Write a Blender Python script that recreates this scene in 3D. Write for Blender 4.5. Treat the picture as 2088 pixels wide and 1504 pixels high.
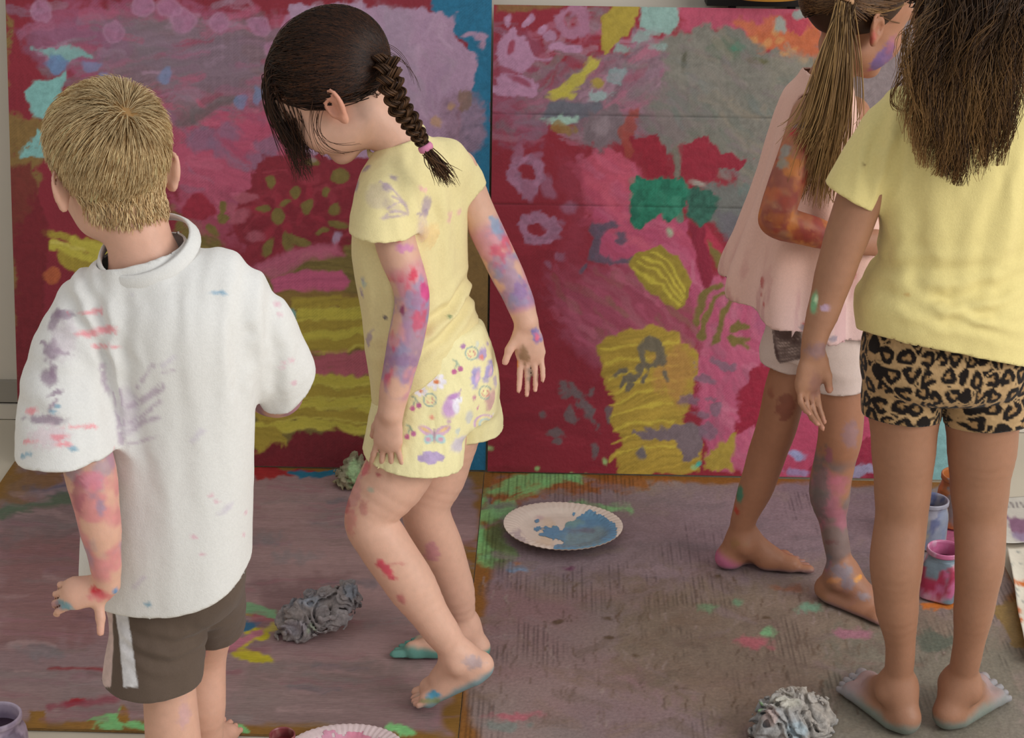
import bpy, math, random
import numpy as np
from mathutils import Vector

for o in list(bpy.data.objects):
    bpy.data.objects.remove(o)
random.seed(7)
RNG = np.random.default_rng(11)
SC = bpy.context.scene
COL = SC.collection

# ------------------------------------------------------------------ camera
F_PX, CX, CY = 3600.0, 1044.0, 752.0
CAM_H, PITCH, ROLL = 1.61, math.radians(21.8), math.radians(0.75)
_fw = np.array([0.0, math.cos(PITCH), -math.sin(PITCH)])
_rt0 = np.array([1.0, 0.0, 0.0])
_up0 = np.array([0.0, math.sin(PITCH), math.cos(PITCH)])
# level lines run slightly down to the right in the photograph
_rt = math.cos(ROLL) * _rt0 + math.sin(ROLL) * _up0
_up = -math.sin(ROLL) * _rt0 + math.cos(ROLL) * _up0
CAMP = np.array([0.0, 0.0, CAM_H])
cam_d = bpy.data.cameras.new('camera')
cam = bpy.data.objects.new('camera', cam_d)
COL.objects.link(cam)
cam_d.sensor_width = 36.0
cam_d.lens = F_PX / 2088.0 * 36.0
cam_d.clip_start = 0.05
cam_d.dof.use_dof = False
from mathutils import Matrix
M3 = Matrix(((_rt[0], _up[0], -_fw[0]), (_rt[1], _up[1], -_fw[1]), (_rt[2], _up[2], -_fw[2])))
cam.matrix_world = Matrix.Translation(Vector(CAMP)) @ M3.to_4x4()
SC.camera = cam

# ------------------------------------------------------------------ world, daylight, exposure
w = bpy.data.worlds.new('daylight'); SC.world = w
w.use_nodes = True
bg = w.node_tree.nodes['Background']
bg.inputs[0].default_value = (0.93, 0.96, 1.0, 1)
bg.inputs[1].default_value = 0.58


def area(name, loc, target, size, sy, power, color):
    d = bpy.data.lights.new(name, 'AREA'); d.shape = 'RECTANGLE'
    d.size = size; d.size_y = sy; d.energy = power; d.color = color
    o = bpy.data.objects.new(name, d); COL.objects.link(o)
    o.location = loc
    o.rotation_euler = (Vector(target) - Vector(loc)).to_track_quat('-Z', 'Y').to_euler()
    return o


area('window_daylight', (3.4, 0.4, 2.4), (0, 2.8, 0.5), 2.4, 2.0, 95, (1.0, 0.985, 0.95))
SC.cycles.max_bounces = 6
SC.cycles.diffuse_bounces = 3
SC.view_settings.view_transform = 'Standard'
SC.view_settings.look = 'None'
SC.view_settings.gamma = 1.0
SC.view_settings.use_curve_mapping = False
SC.view_settings.exposure = 0.24


# ------------------------------------------------------------------ pixel <-> place helpers
def ray(u, v):
    return _fw + (u - CX) / F_PX * _rt + (CY - v) / F_PX * _up


def U(u, v, y):
    d = ray(u, v); return CAMP + d * (y / d[1])


def GND(u, v, z=0.0):
    d = ray(u, v); return CAMP + d * ((z - CAM_H) / d[2])


def ppm(p):
    return F_PX / float(np.dot(np.asarray(p) - CAMP, _fw))


def proj(P):
    q = np.asarray(P) - CAMP
    zc = q @ _fw
    return CX + F_PX * (q @ _rt) / zc, CY - F_PX * (q @ _up) / zc, zc


def nrm(a):
    a = np.asarray(a, float); return a / np.linalg.norm(a)


GAIN = 1.12


def C(r, g, b, gain=None):
    c = np.array([r, g, b], float) / 255.0
    lin = np.where(c <= 0.04045, c / 12.92, ((c + 0.055) / 1.055) ** 2.4)
    return np.clip(lin * (GAIN if gain is None else gain), 0, 0.93)


# ------------------------------------------------------------------ noise
def _hash(ix, iy, iz, seed):
    h = (ix.astype(np.int64) * 374761393 + iy.astype(np.int64) * 668265263 + iz.astype(np.int64) * 2147483647 + seed * 1274126177) & 0xffffffff
    h = ((h ^ (h >> 13)) * 1274126177) & 0xffffffff
    h = h ^ (h >> 16)
    return (h & 0xffff).astype(np.float32) / 65535.0


def noise3(x, y, z, seed=0):
    x = np.asarray(x, np.float32); y = np.asarray(y, np.float32); z = np.asarray(z, np.float32)
    xi, yi, zi = np.floor(x), np.floor(y), np.floor(z)
    fx, fy, fz = x - xi, y - yi, z - zi
    fx = fx * fx * (3 - 2 * fx); fy = fy * fy * (3 - 2 * fy); fz = fz * fz * (3 - 2 * fz)
    r = 0
    for dx in (0, 1):
        wx = fx if dx else 1 - fx
        for dy in (0, 1):
            wy = fy if dy else 1 - fy
            for dz in (0, 1):
                wz = fz if dz else 1 - fz
                r = r + wx * wy * wz * _hash(xi + dx, yi + dy, zi + dz, seed)
    return r


def noise2(x, y, seed=0):
    x = np.asarray(x, np.float32); y = np.asarray(y, np.float32)
    xi, yi = np.floor(x), np.floor(y)
    fx, fy = x - xi, y - yi
    fx = fx * fx * (3 - 2 * fx); fy = fy * fy * (3 - 2 * fy)
    z0 = np.zeros_like(xi)
    a = _hash(xi, yi, z0, seed); b = _hash(xi + 1, yi, z0, seed)
    c = _hash(xi, yi + 1, z0, seed); d = _hash(xi + 1, yi + 1, z0, seed)
    return (a * (1 - fx) + b * fx) * (1 - fy) + (c * (1 - fx) + d * fx) * fy


def fbm2(x, y, seed=0, octv=3):
    r = 0; a = 0.5; t = 0
    for i in range(octv):
        r = r + a * noise2(x * 2 ** i, y * 2 ** i, seed + i * 17); t += a; a *= 0.55
    return r / t


def fbm3(x, y, z, seed=0, octv=3):
    r = 0; a = 0.5; t = 0
    for i in range(octv):
        r = r + a * noise3(x * 2 ** i, y * 2 ** i, z * 2 ** i, seed + i * 17); t += a; a *= 0.55
    return r / t


def sstep(a, b, x):
    t = np.clip((x - a) / (b - a), 0, 1); return t * t * (3 - 2 * t)


# ------------------------------------------------------------------ object helpers
def tag(o, label=None, cat=None, group=None, kind=None):
    if label: o['label'] = label
    if cat: o['category'] = cat
    if group: o['group'] = group
    if kind: o['kind'] = kind
    return o


def empty(name, loc, label=None, cat=None, group=None):
    o = bpy.data.objects.new(name, None); COL.objects.link(o)
    o.location = Vector(loc); o.empty_display_size = 0.1
    return tag(o, label, cat, group)


def mesh_obj(name, V, Fc, mat, parent=None, smooth=True, col=None):
    V = np.asarray(V, np.float32); me = bpy.data.meshes.new(name)
    if isinstance(Fc, np.ndarray) and Fc.ndim == 2:
        n, k = Fc.shape
        me.vertices.add(len(V)); me.loops.add(n * k); me.polygons.add(n)
        off = np.zeros(3, np.float32)
        if parent is not None: off = np.array(parent.location, np.float32) if parent.parent is None else off
        me.vertices.foreach_set('co', (V - off).ravel())
        me.loops.foreach_set('vertex_index', Fc.astype(np.int32).ravel())
        me.polygons.foreach_set('loop_start', np.arange(0, n * k, k, dtype=np.int32))
        me.update(calc_edges=True)
    else:
        off = np.zeros(3, np.float32)
        if parent is not None and parent.parent is None: off = np.array(parent.location, np.float32)
        me.from_pydata([tuple(map(float, v)) for v in (V - off)], [], [tuple(map(int, f)) for f in Fc])
    if smooth:
        me.polygons.foreach_set('use_smooth', np.ones(len(me.polygons), bool))
    if col is not None:
        a = me.color_attributes.new('Col', 'FLOAT_COLOR', 'POINT')
        c4 = np.ones((len(V), 4), np.float32); c4[:, :3] = col
        a.data.foreach_set('color', c4.ravel())
    me.materials.append(mat); me.validate(); me.update()
    o = bpy.data.objects.new(name, me); COL.objects.link(o)
    if parent is not None: o.parent = parent
    return o


def recenter(o):
    """put a one-mesh thing's origin at the middle of its base"""
    me = o.data; n = len(me.vertices); co = np.empty(n * 3, np.float32); me.vertices.foreach_get('co', co)
    co = co.reshape(-1, 3); c = (co.min(0) + co.max(0)) / 2; c[2] = co[:, 2].min()
    me.vertices.foreach_set('co', (co - c).ravel()); me.update(); o.location = Vector(c)


# ------------------------------------------------------------------ materials
MATS = {}


def mat(name, rgb=None, rough=0.6, attr=False, noise=None, bump=None, sss=0.0, spec=0.3, sheen=0.0, ridge=None, metal=0.0):
    """rgb or the 'Col' attribute, times fine procedural mottling; bump = (scale, strength)"""
    if name in MATS: return MATS[name]
    m = bpy.data.materials.new(name); m.use_nodes = True
    nt = m.node_tree; N = nt.nodes; L = nt.links
    b = N['Principled BSDF']
    b.inputs['Roughness'].default_value = rough
    b.inputs['Specular IOR Level'].default_value = spec
    b.inputs['Metallic'].default_value = metal
    if sheen: b.inputs['Sheen Weight'].default_value = sheen
    if attr:
        a = N.new('ShaderNodeAttribute'); a.attribute_name = 'Col'; src = a.outputs['Color']
    else:
        r = N.new('ShaderNodeRGB'); r.outputs[0].default_value = (*[float(x) for x in rgb], 1); src = r.outputs[0]
    tc = N.new('ShaderNodeTexCoord')
    if noise:
        sc, amt = noise[:2]
        mp = N.new('ShaderNodeMapping'); L.new(tc.outputs['Object'], mp.inputs[0])
        if len(noise) > 2: mp.inputs['Scale'].default_value = noise[2]
        nz = N.new('ShaderNodeTexNoise'); nz.inputs['Scale'].default_value = sc; nz.inputs['Detail'].default_value = 4
        L.new(mp.outputs[0], nz.inputs['Vector'])
        mr = N.new('ShaderNodeMapRange'); mr.inputs['From Min'].default_value = 0.25; mr.inputs['From Max'].default_value = 0.75
        mr.inputs['To Min'].default_value = 1 - amt; mr.inputs['To Max'].default_value = 1 + amt
        L.new(nz.outputs['Fac'], mr.inputs['Value'])
        mx = N.new('ShaderNodeMix'); mx.data_type = 'RGBA'; mx.blend_type = 'MULTIPLY'; mx.inputs['Factor'].default_value = 1
        L.new(src, mx.inputs['A']); L.new(mr.outputs[0], mx.inputs['B']); src = mx.outputs['Result']
    L.new(src, b.inputs['Base Color'])
    if sss:
        b.inputs['Subsurface Weight'].default_value = sss
        b.inputs['Subsurface Radius'].default_value = (0.9, 0.35, 0.2)
        b.inputs['Subsurface Scale'].default_value = 0.008
    last = None
    if bump:
        nz = N.new('ShaderNodeTexNoise'); nz.inputs['Scale'].default_value = bump[0]; nz.inputs['Detail'].default_value = 5
        mp = N.new('ShaderNodeMapping'); L.new(tc.outputs['Object'], mp.inputs[0]); L.new(mp.outputs[0], nz.inputs['Vector'])
        if len(bump) > 2: mp.inputs['Scale'].default_value = bump[2]
        bp = N.new('ShaderNodeBump'); bp.inputs['Strength'].default_value = bump[1]; bp.inputs['Distance'].default_value = 0.002
        L.new(nz.outputs['Fac'], bp.inputs['Height']); last = bp
    if ridge:
        wv = N.new('ShaderNodeTexWave'); wv.bands_direction = ridge[2]; wv.inputs['Scale'].default_value = ridge[0]
        wv.inputs['Distortion'].default_value = 1.2; wv.inputs['Detail'].default_value = 2; wv.inputs['Detail Scale'].default_value = 2
        L.new(tc.outputs['Object'], wv.inputs['Vector'])
        bp = N.new('ShaderNodeBump'); bp.inputs['Strength'].default_value = ridge[1]; bp.inputs['Distance'].default_value = 0.002
        L.new(wv.outputs['Fac'], bp.inputs['Height'])
        if last: L.new(last.outputs[0], bp.inputs['Normal'])
        last = bp
    if last: L.new(last.outputs[0], b.inputs['Normal'])
    MATS[name] = m
    return m


# ------------------------------------------------------------------ implicit-surface modelling
def smin(a, b, k):
    if k <= 0: return np.minimum(a, b)
    h = np.maximum(k - np.abs(a - b), 0) / k
    return np.minimum(a, b) - h * h * k * 0.25


def smax(a, b, k):
    return -smin(-a, -b, k)


class Grid:
    def __init__(s, lo, hi, h):
        s.lo = np.asarray(lo, float); s.h = h
        s.n = np.ceil((np.asarray(hi) - s.lo) / h).astype(int) + 1
        s.F = np.full(s.n, 0.06, np.float32)

    def box(s, lo, hi):
        i0 = np.clip(np.floor((np.asarray(lo) - s.lo) / s.h).astype(int), 0, s.n - 1)
        i1 = np.clip(np.ceil((np.asarray(hi) - s.lo) / s.h).astype(int) + 1, 1, s.n)
        sl = tuple(slice(a, b) for a, b in zip(i0, i1))
        ax = [(s.lo[i] + s.h * np.arange(i0[i], max(i1[i], i0[i]))).astype(np.float32) for i in range(3)]
        return sl, ax[0][:, None, None], ax[1][None, :, None], ax[2][None, None, :]

    def put(s, sl, d, k, op='add'):
        if d.size == 0: return
        s.F[sl] = smin(s.F[sl], d, k) if op == 'add' else smax(s.F[sl], -d, k)

    def cone(s, a, b, ra, rb, k=0.01, op='add'):
        a = np.asarray(a, float); b = np.asarray(b, float); m = max(ra, rb) + k + 0.012
        sl, X, Y, Z = s.box(np.minimum(a, b) - m, np.maximum(a, b) + m)
        ba = b - a; L2 = float(ba @ ba) + 1e-12
        px, py, pz = X - a[0], Y - a[1], Z - a[2]
        t = np.clip((px * ba[0] + py * ba[1] + pz * ba[2]) / L2, 0, 1)
        d = np.sqrt((px - t * ba[0]) ** 2 + (py - t * ba[1]) ** 2 + (pz - t * ba[2]) ** 2) - (ra + (rb - ra) * t)
        s.put(sl, d, k, op)

    def chain(s, pts, rad, k=0.008, sub=4, k0=None, op='add'):
        P, R = smooth_path(pts, rad, sub)
        sg = Grid.__new__(Grid)
        m = max(R) + 0.03
        sl, X, Y, Z = s.box(P.min(0) - m, P.max(0) + m)
        D = None
        for i in range(len(P) - 1):
            a, b = P[i], P[i + 1]; ba = b - a; L2 = float(ba @ ba) + 1e-12
            px, py, pz = X - a[0], Y - a[1], Z - a[2]
            t = np.clip((px * ba[0] + py * ba[1] + pz * ba[2]) / L2, 0, 1)
            d = np.sqrt((px - t * ba[0]) ** 2 + (py - t * ba[1]) ** 2 + (pz - t * ba[2]) ** 2) - (R[i] + (R[i + 1] - R[i]) * t)
            D = d if D is None else np.minimum(D, d)
        s.put(sl, D, k, op)
        return P, R

    def ell(s, c, A, r, k=0.01, op='add'):
        """A: 3 rows = axes"""
        c = np.asarray(c, float); A = np.asarray(A, float); r = np.asarray(r, float); m = max(r) + k + 0.012
        sl, X, Y, Z = s.box(c - m, c + m)
        px, py, pz = X - c[0], Y - c[1], Z - c[2]
        k0 = 0; k1 = 0
        for i in range(3):
            q = px * A[i, 0] + py * A[i, 1] + pz * A[i, 2]
            k0 = k0 + (q / r[i]) ** 2; k1 = k1 + (q / r[i] ** 2) ** 2
        k0 = np.sqrt(k0); k1 = np.sqrt(k1) + 1e-9
        s.put(sl, np.where(k0 < 0.05, -min(r), k0 * (k0 - 1) / k1), k, op)

    def loft(s, lf, grow=0.0, k=0.01, op='add', z0=None, z1=None, ext=0.0, cut=None):
        sl, X, Y, Z = s.box(lf.lo - grow - 0.05, lf.hi + grow + 0.05)
        s.put(sl, lf.dist(X, Y, Z, grow, ext, cut), k, op)

    def clip(s, fn, lo, hi, k=0.002):
        """remove where fn > 0 inside the box"""
        sl, X, Y, Z = s.box(lo, hi)
        s.F[sl] = smax(s.F[sl], fn(X, Y, Z), k)

    def mesh(s):
        Fv = s.F; S = Fv < 0
        n = np.array(Fv.shape)
        a = S[:-1, :-1, :-1]
        cnt = np.zeros(n - 1, np.uint8)
        for dx in (0, 1):
            for dy in (0, 1):
                for dz in (0, 1):
                    cnt += S[dx:n[0] - 1 + dx, dy:n[1] - 1 + dy, dz:n[2] - 1 + dz]
        act = (cnt > 0) & (cnt < 8)
        I = np.argwhere(act)
        vid = np.full(n - 1, -1, np.int32); vid[act] = np.arange(len(I))
        corners = {}
        for dx in (0, 1):
            for dy in (0, 1):
                for dz in (0, 1):
                    corners[dx, dy, dz] = Fv[I[:, 0] + dx, I[:, 1] + dy, I[:, 2] + dz]
        acc = np.zeros((len(I), 3), np.float32); c = np.zeros(len(I), np.float32)
        keys = list(corners)
        for p in keys:
            for ax in range(3):
                if p[ax] == 0:
                    q = list(p); q[ax] = 1; q = tuple(q)
                    fa, fb = corners[p], corners[q]
                    m = (fa < 0) != (fb < 0)
                    t = np.where(m, fa / np.where(m, fa - fb, 1), 0)
                    pos = np.tile(np.array(p, np.float32), (len(I), 1)); pos[:, ax] += t
                    acc += pos * m[:, None]; c += m
        V = s.lo + s.h * (I + acc / c[:, None])
        Q = []
        for ax in range(3):
            sa = [slice(None)] * 3; sb = [slice(None)] * 3
            sa[ax] = slice(0, n[ax] - 1); sb[ax] = slice(1, n[ax])
            A_, B_ = S[tuple(sa)], S[tuple(sb)]
            E = np.argwhere(A_ != B_)
            o1, o2 = [(1, 2), (2, 0), (0, 1)][ax]
            ok = (E[:, o1] > 0) & (E[:, o2] > 0) & (E[:, o1] < n[o1] - 1) & (E[:, o2] < n[o2] - 1)
            E = E[ok]; flip = A_[E[:, 0], E[:, 1], E[:, 2]]
            def g(d1, d2):
                J = E.copy(); J[:, o1] -= d1; J[:, o2] -= d2
                return vid[J[:, 0], J[:, 1], J[:, 2]]
            q = np.stack([g(1, 1), g(0, 1), g(0, 0), g(1, 0)], 1)
            q[~flip] = q[~flip][:, ::-1]
            Q.append(q)
        Q = np.concatenate(Q)
        return V.astype(np.float32), Q


def vnormals(V, Q):
    a, b, c = V[Q[:, 0]], V[Q[:, 1]], V[Q[:, 2]]
    fn = np.cross(b - a, c - a); N = np.zeros_like(V)
    for i in range(Q.shape[1]):
        for j in range(3): N[:, j] += np.bincount(Q[:, i], fn[:, j], len(V))
    return N / (np.linalg.norm(N, axis=1, keepdims=True) + 1e-12)


def smooth_path(pts, rad=None, sub=4):
    P = np.asarray(pts, float); n = len(P)
    R = np.asarray(rad, float) if rad is not None else np.zeros(n)
    if n < 3 or sub <= 1: return P, R
    Q = np.concatenate([[2 * P[0] - P[1]], P, [2 * P[-1] - P[-2]]])
    out = []; ro = []
    for i in range(n - 1):
        p0, p1, p2, p3 = Q[i:i + 4]
        for j in range(sub):
            t = j / sub
            out.append(0.5 * ((2 * p1) + (-p0 + p2) * t + (2 * p0 - 5 * p1 + 4 * p2 - p3) * t * t + (-p0 + 3 * p1 - 3 * p2 + p3) * t ** 3))
            tt = t * t * (3 - 2 * t); ro.append(R[i] + (R[i + 1] - R[i]) * tt)
    out.append(P[-1]); ro.append(R[-1])
    return np.array(out), np.array(ro)


class Loft:
    """elliptic sections stacked along an axis; sec rows: centre(3), half width a, half depth b, yaw"""
    def __init__(s, sec, axis=(0, 0, 1), sup=2.0):
        s.ax = nrm(axis); x = np.array([1.0, 0, 0]); s.X = nrm(x - s.ax * (x @ s.ax)); s.Y = np.cross(s.ax, s.X); s.sup = sup
        Cw = np.array([q[0] for q in sec], float)
        loc = np.stack([Cw @ s.X, Cw @ s.Y, Cw @ s.ax], 1)
        dat = np.concatenate([loc, np.array([[q[1], q[2], q[3]] for q in sec], float)], 1)
        dat = dat[np.argsort(dat[:, 2])]
        P, _ = smooth_path(dat, None, 6)
        z = np.maximum.accumulate(P[:, 2] + np.arange(len(P)) * 1e-7); P[:, 2] = z
        s.D = P
        m = max(P[:, 3].max(), P[:, 4].max())
        s.lo = Cw.min(0) - m; s.hi = Cw.max(0) + m

    def dist(s, X, Y, Z, grow=0.0, ext=0.0, cut=None):
        lz = X * s.ax[0] + Y * s.ax[1] + Z * s.ax[2]
        lx = X * s.X[0] + Y * s.X[1] + Z * s.X[2]
        ly = X * s.Y[0] + Y * s.Y[1] + Z * s.Y[2]
        z = s.D[:, 2]
        it = lambda c: np.interp(lz, z, s.D[:, c]).astype(np.float32)
        cx, cy, a, b, yw = it(0), it(1), it(3) + grow, it(4) + grow, it(5)
        dx, dy = lx - cx, ly - cy
        c_, s_ = np.cos(yw), np.sin(yw)
        p = np.abs(c_ * dx + s_ * dy); q = np.abs(-s_ * dx + c_ * dy)
        if s.sup != 2.0:
            k0 = ((p / a) ** s.sup + (q / b) ** s.sup) ** (1 / s.sup)
            d = (k0 - 1) * np.minimum(a, b)
        else:
            k0 = np.sqrt((p / a) ** 2 + (q / b) ** 2); k1 = np.sqrt((p / a ** 2) ** 2 + (q / b ** 2) ** 2) + 1e-9
            d = np.where(k0 < 0.05, -np.minimum(a, b), k0 * (k0 - 1) / k1)
        d = smax(d, np.maximum(z[0] - ext - grow - lz, lz - z[-1] - ext - grow), 0.012)
        if cut is not None: d = smax(d, cut(X, Y, Z), 0.003)
        return d


def sec(u, v, y, wpx, ratio, yaw=0.0):
    """section whose silhouette half-width is wpx pixels; ratio = depth / width"""
    c = U(u, v, y); w = wpx / ppm(c); yw = math.radians(yaw)
    a = w / math.sqrt(math.cos(yw) ** 2 + ratio ** 2 * math.sin(yw) ** 2)
    return (c, a, a * ratio, yw)


def pxchain(rows):
    P = [U(u, v, y) for u, v, y, r in rows]
    return np.array(P), np.array([r / ppm(p) for p, (_, _, _, r) in zip(P, rows)])


def plane_cut(pt, n):
    pt = np.asarray(pt, float); n = nrm(n)
    return lambda X, Y, Z: ((X - pt[0]) * n[0] + (Y - pt[1]) * n[1] + (Z - pt[2]) * n[2]).astype(np.float32)


# ------------------------------------------------------------------ painted marks on a surface
class Paint:
    """pigment laid on the vertices of a surface; u, v are the surface's drawing coordinates"""
    def __init__(s, u, v, base, X=None, N=None):
        s.u = np.asarray(u, np.float32); s.v = np.asarray(v, np.float32)
        s.col = np.tile(np.asarray(base, np.float32), (len(s.u), 1)); s.h = np.zeros(len(s.u), np.float32)
        s.X = X; s.N = N; s.seed = 1; s.cur = None

    def _sel(s, x0, x1, y0, y1, m):
        ok = (s.u > x0 - m) & (s.u < x1 + m) & (s.v > y0 - m) & (s.v < y1 + m)
        if s.cur is not None: ok &= s.cur
        return np.nonzero(ok)[0]

    def lay(s, i, d, rgb, soft=3, rough=6, rs=0.05, opa=1.0, dry=0.0, streak=None, var=0.12, thick=0.3):
        if len(i) == 0: return
        s.seed += 3; u, v = s.u[i], s.v[i]
        if streak is not None:
            ca, sa = math.cos(math.radians(streak)), math.sin(math.radians(streak))
            n = fbm2((u * ca + v * sa) * 0.014, (-u * sa + v * ca) * 0.22, s.seed + 5, 3)
        else:
            n = fbm2(u * 0.11, v * 0.11, s.seed + 5, 3)
        d = d + rough * ((fbm2(u * rs, v * rs, s.seed, 3) - 0.5) * 2.0 + (n - 0.5) * 1.1)
        a = sstep(soft, -soft, d)
        if dry > 0:
            a = a * sstep(dry - 0.16, dry + 0.10, n + 0.25 * sstep(0, -40, d))
        a = (a * opa)[:, None]
        c = np.asarray(rgb)[None, :] * (1 + var * 2 * (n[:, None] - 0.5) * 1.6)
        s.col[i] = s.col[i] * (1 - a) + np.clip(c, 0, 0.95) * a
        s.h[i] = s.h[i] * (1 - 0.5 * a[:, 0]) + thick * a[:, 0] * (0.5 + n)

    def poly(s, pts, rgb, **kw):
        P = np.asarray(pts, np.float32); m = 14 + kw.get('rough', 6) * 1.4
        i = s._sel(P[:, 0].min(), P[:, 0].max(), P[:, 1].min(), P[:, 1].max(), m)
        if len(i) == 0: return
        u, v = s.u[i], s.v[i]; d2 = np.full(len(i), 1e12, np.float32); ins = np.zeros(len(i), bool)
        n = len(P)
        for k in range(n):
            a, b = P[k], P[(k + 1) % n]; e = b - a
            w0, w1 = u - a[0], v - a[1]
            t = np.clip((w0 * e[0] + w1 * e[1]) / (e @ e + 1e-9), 0, 1)
            d2 = np.minimum(d2, (w0 - e[0] * t) ** 2 + (w1 - e[1] * t) ** 2)
            if a[1] != b[1]:
                cr = ((a[1] > v) != (b[1] > v)) & (u < (b[0] - a[0]) * (v - a[1]) / (b[1] - a[1]) + a[0])
                ins ^= cr
        d = np.sqrt(d2); d = np.where(ins, -d, d)
        s.lay(i, d, rgb, **kw)

    def blob(s, cx, cy, rx, ry, rgb, ang=0, **kw):
        R = max(rx, ry); i = s._sel(cx - R, cx + R, cy - R, cy + R, 14 + kw.get('rough', 6) * 1.4)
        if len(i) == 0: return
        c, q = math.cos(math.radians(ang)), math.sin(math.radians(ang))
        du, dv = s.u[i] - cx, s.v[i] - cy
        p, r = (c * du + q * dv) / rx, (-q * du + c * dv) / ry
        s.lay(i, (np.sqrt(p * p + r * r) - 1) * min(rx, ry), rgb, **kw)

    def ring(s, cx, cy, rx, ry, wd, rgb, ang=0, **kw):
        R = max(rx, ry) + wd; i = s._sel(cx - R, cx + R, cy - R, cy + R, 12)
        if len(i) == 0: return
        c, q = math.cos(math.radians(ang)), math.sin(math.radians(ang))
        du, dv = s.u[i] - cx, s.v[i] - cy
        p, r = (c * du + q * dv) / rx, (-q * du + c * dv) / ry
        s.lay(i, np.abs((np.sqrt(p * p + r * r) - 1) * min(rx, ry)) - wd, rgb, **kw)

    def stroke(s, pts, wd, rgb, taper=0.0, **kw):
        P, _ = smooth_path([(a, b, 0) for a, b in pts], None, 4 if len(pts) > 2 else 1); P = P[:, :2].astype(np.float32)
        i = s._sel(P[:, 0].min() - wd, P[:, 0].max() + wd, P[:, 1].min() - wd, P[:, 1].max() + wd, 12)
        if len(i) == 0: return
        u, v = s.u[i], s.v[i]; D = np.full(len(i), 1e9, np.float32); n = len(P) - 1
        for k in range(n):
            a, b = P[k], P[k + 1]; e = b - a
            t = np.clip(((u - a[0]) * e[0] + (v - a[1]) * e[1]) / (e @ e + 1e-9), 0, 1)
            f = (k + t) / n
            D = np.minimum(D, np.sqrt((u - a[0] - e[0] * t) ** 2 + (v - a[1] - e[1] * t) ** 2) - wd * (1 - taper * f))
        s.lay(i, D, rgb, **kw)

    def glaze(s, poly, cols, n, seed, ln=(30, 80), wd=(4, 11), ang=(-20, 20), opa=0.6, dry=0.35, soft=2.5, rough=4):
        """many short overlapping brush marks inside an outline"""
        P = np.asarray(poly, float); r = np.random.default_rng(seed); k = 0
        lo, hi = P.min(0), P.max(0)
        while k < n:
            x, y = lo + (hi - lo) * r.random(2); ins = False
            for i in range(len(P)):
                a, b = P[i], P[(i + 1) % len(P)]
                if (a[1] > y) != (b[1] > y) and x < (b[0] - a[0]) * (y - a[1]) / (b[1] - a[1]) + a[0]: ins = not ins
            if not ins: continue
            k += 1; g = r.uniform(*ang); t = math.radians(g); L = r.uniform(*ln); w = r.uniform(*wd); bend = r.uniform(-.25, .25) * L
            dx, dy = math.cos(t) * L / 2, math.sin(t) * L / 2
            s.stroke([(x - dx, y - dy), (x - dy * .3 + bend * .3 * math.sin(t), y + bend * .3), (x + dx, y + dy)], w, cols[int(r.integers(len(cols)))], taper=r.uniform(0, .5), opa=opa * r.uniform(.6, 1.2) if opa < .8 else opa, dry=dry, soft=soft, rough=rough, streak=g, var=.16)

    # marks on a body or garment: only the patch of surface facing the same way near the touched spot
    def spot(s, cx, cy, R):
        px = (s.u - cx) ** 2 + (s.v - cy) ** 2
        cand = np.nonzero(px < max(9, R * 0.5) ** 2)[0]
        if len(cand) == 0: return False
        zc = (s.X[cand] - CAMP) @ _fw
        i = cand[np.argmin(zc + 0.0004 * np.sqrt(px[cand]))]
        r3 = 1.8 * R / ppm(s.X[i])
        s.cur = (((s.X - s.X[i]) ** 2).sum(1) < max(r3, 0.012) ** 2) & (s.N @ s.N[i] > -0.05)
        return True

    def dab(s, cx, cy, rx, ry, rgb, ang=0, **kw):
        if s.spot(cx, cy, max(rx, ry)):
            m_ = min(rx, ry); kw.setdefault('soft', 1.5 + 0.22 * m_); kw.setdefault('rough', 1.5 + 0.42 * m_); kw.setdefault('rs', 0.14)
            s.blob(cx, cy, rx, ry, rgb, ang=ang, **kw)
        s.cur = None

    def line(s, pts, wd, rgb, **kw):
        q = np.array(pts, float); c = q.mean(0); R = np.abs(q - c).max() + wd
        if s.spot(c[0], c[1], R):
            kw.setdefault('soft', 2); kw.setdefault('rough', 1.5)
            s.stroke(pts, wd, rgb, **kw)
        s.cur = None

# ================================================================== the room
WALL_Y = 3.71
white_wall = mat('cream_plaster', C(203, 194, 180), 0.8, noise=(3, 0.03), bump=(120, 0.08))
base_grey = mat('grey_skirting_paint', C(150, 143, 132), 0.5, noise=(8, 0.04))
floor_mat = mat('pale_floor_tile', C(196, 186, 168), 0.45, noise=(2.5, 0.05), bump=(30, 0.05))


def box_mesh(lo, hi):
    x0, y0, z0 = lo; x1, y1, z1 = hi
    V = [(x0, y0, z0), (x1, y0, z0), (x1, y1, z0), (x0, y1, z0), (x0, y0, z1), (x1, y0, z1), (x1, y1, z1), (x0, y1, z1)]
    Fc = [(0, 3, 2, 1), (4, 5, 6, 7), (0, 1, 5, 4), (1, 2, 6, 5), (2, 3, 7, 6), (3, 0, 4, 7)]
    return V, Fc


def struct(name, lo, hi, m):
    V, Fc = box_mesh(lo, hi); o = mesh_obj(name, V, Fc, m, smooth=False); o['kind'] = 'structure'; return o


struct('floor', (-2.6, -1.6, -0.1), (2.8, WALL_Y + 0.1, -0.006), floor_mat)
struct('wall_back', (-2.6, WALL_Y, -0.006), (2.8, WALL_Y + 0.12, 2.5), white_wall)
struct('wall_left', (-2.72, -1.6, -0.006), (-2.6, WALL_Y + 0.12, 2.5), white_wall)
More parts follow.
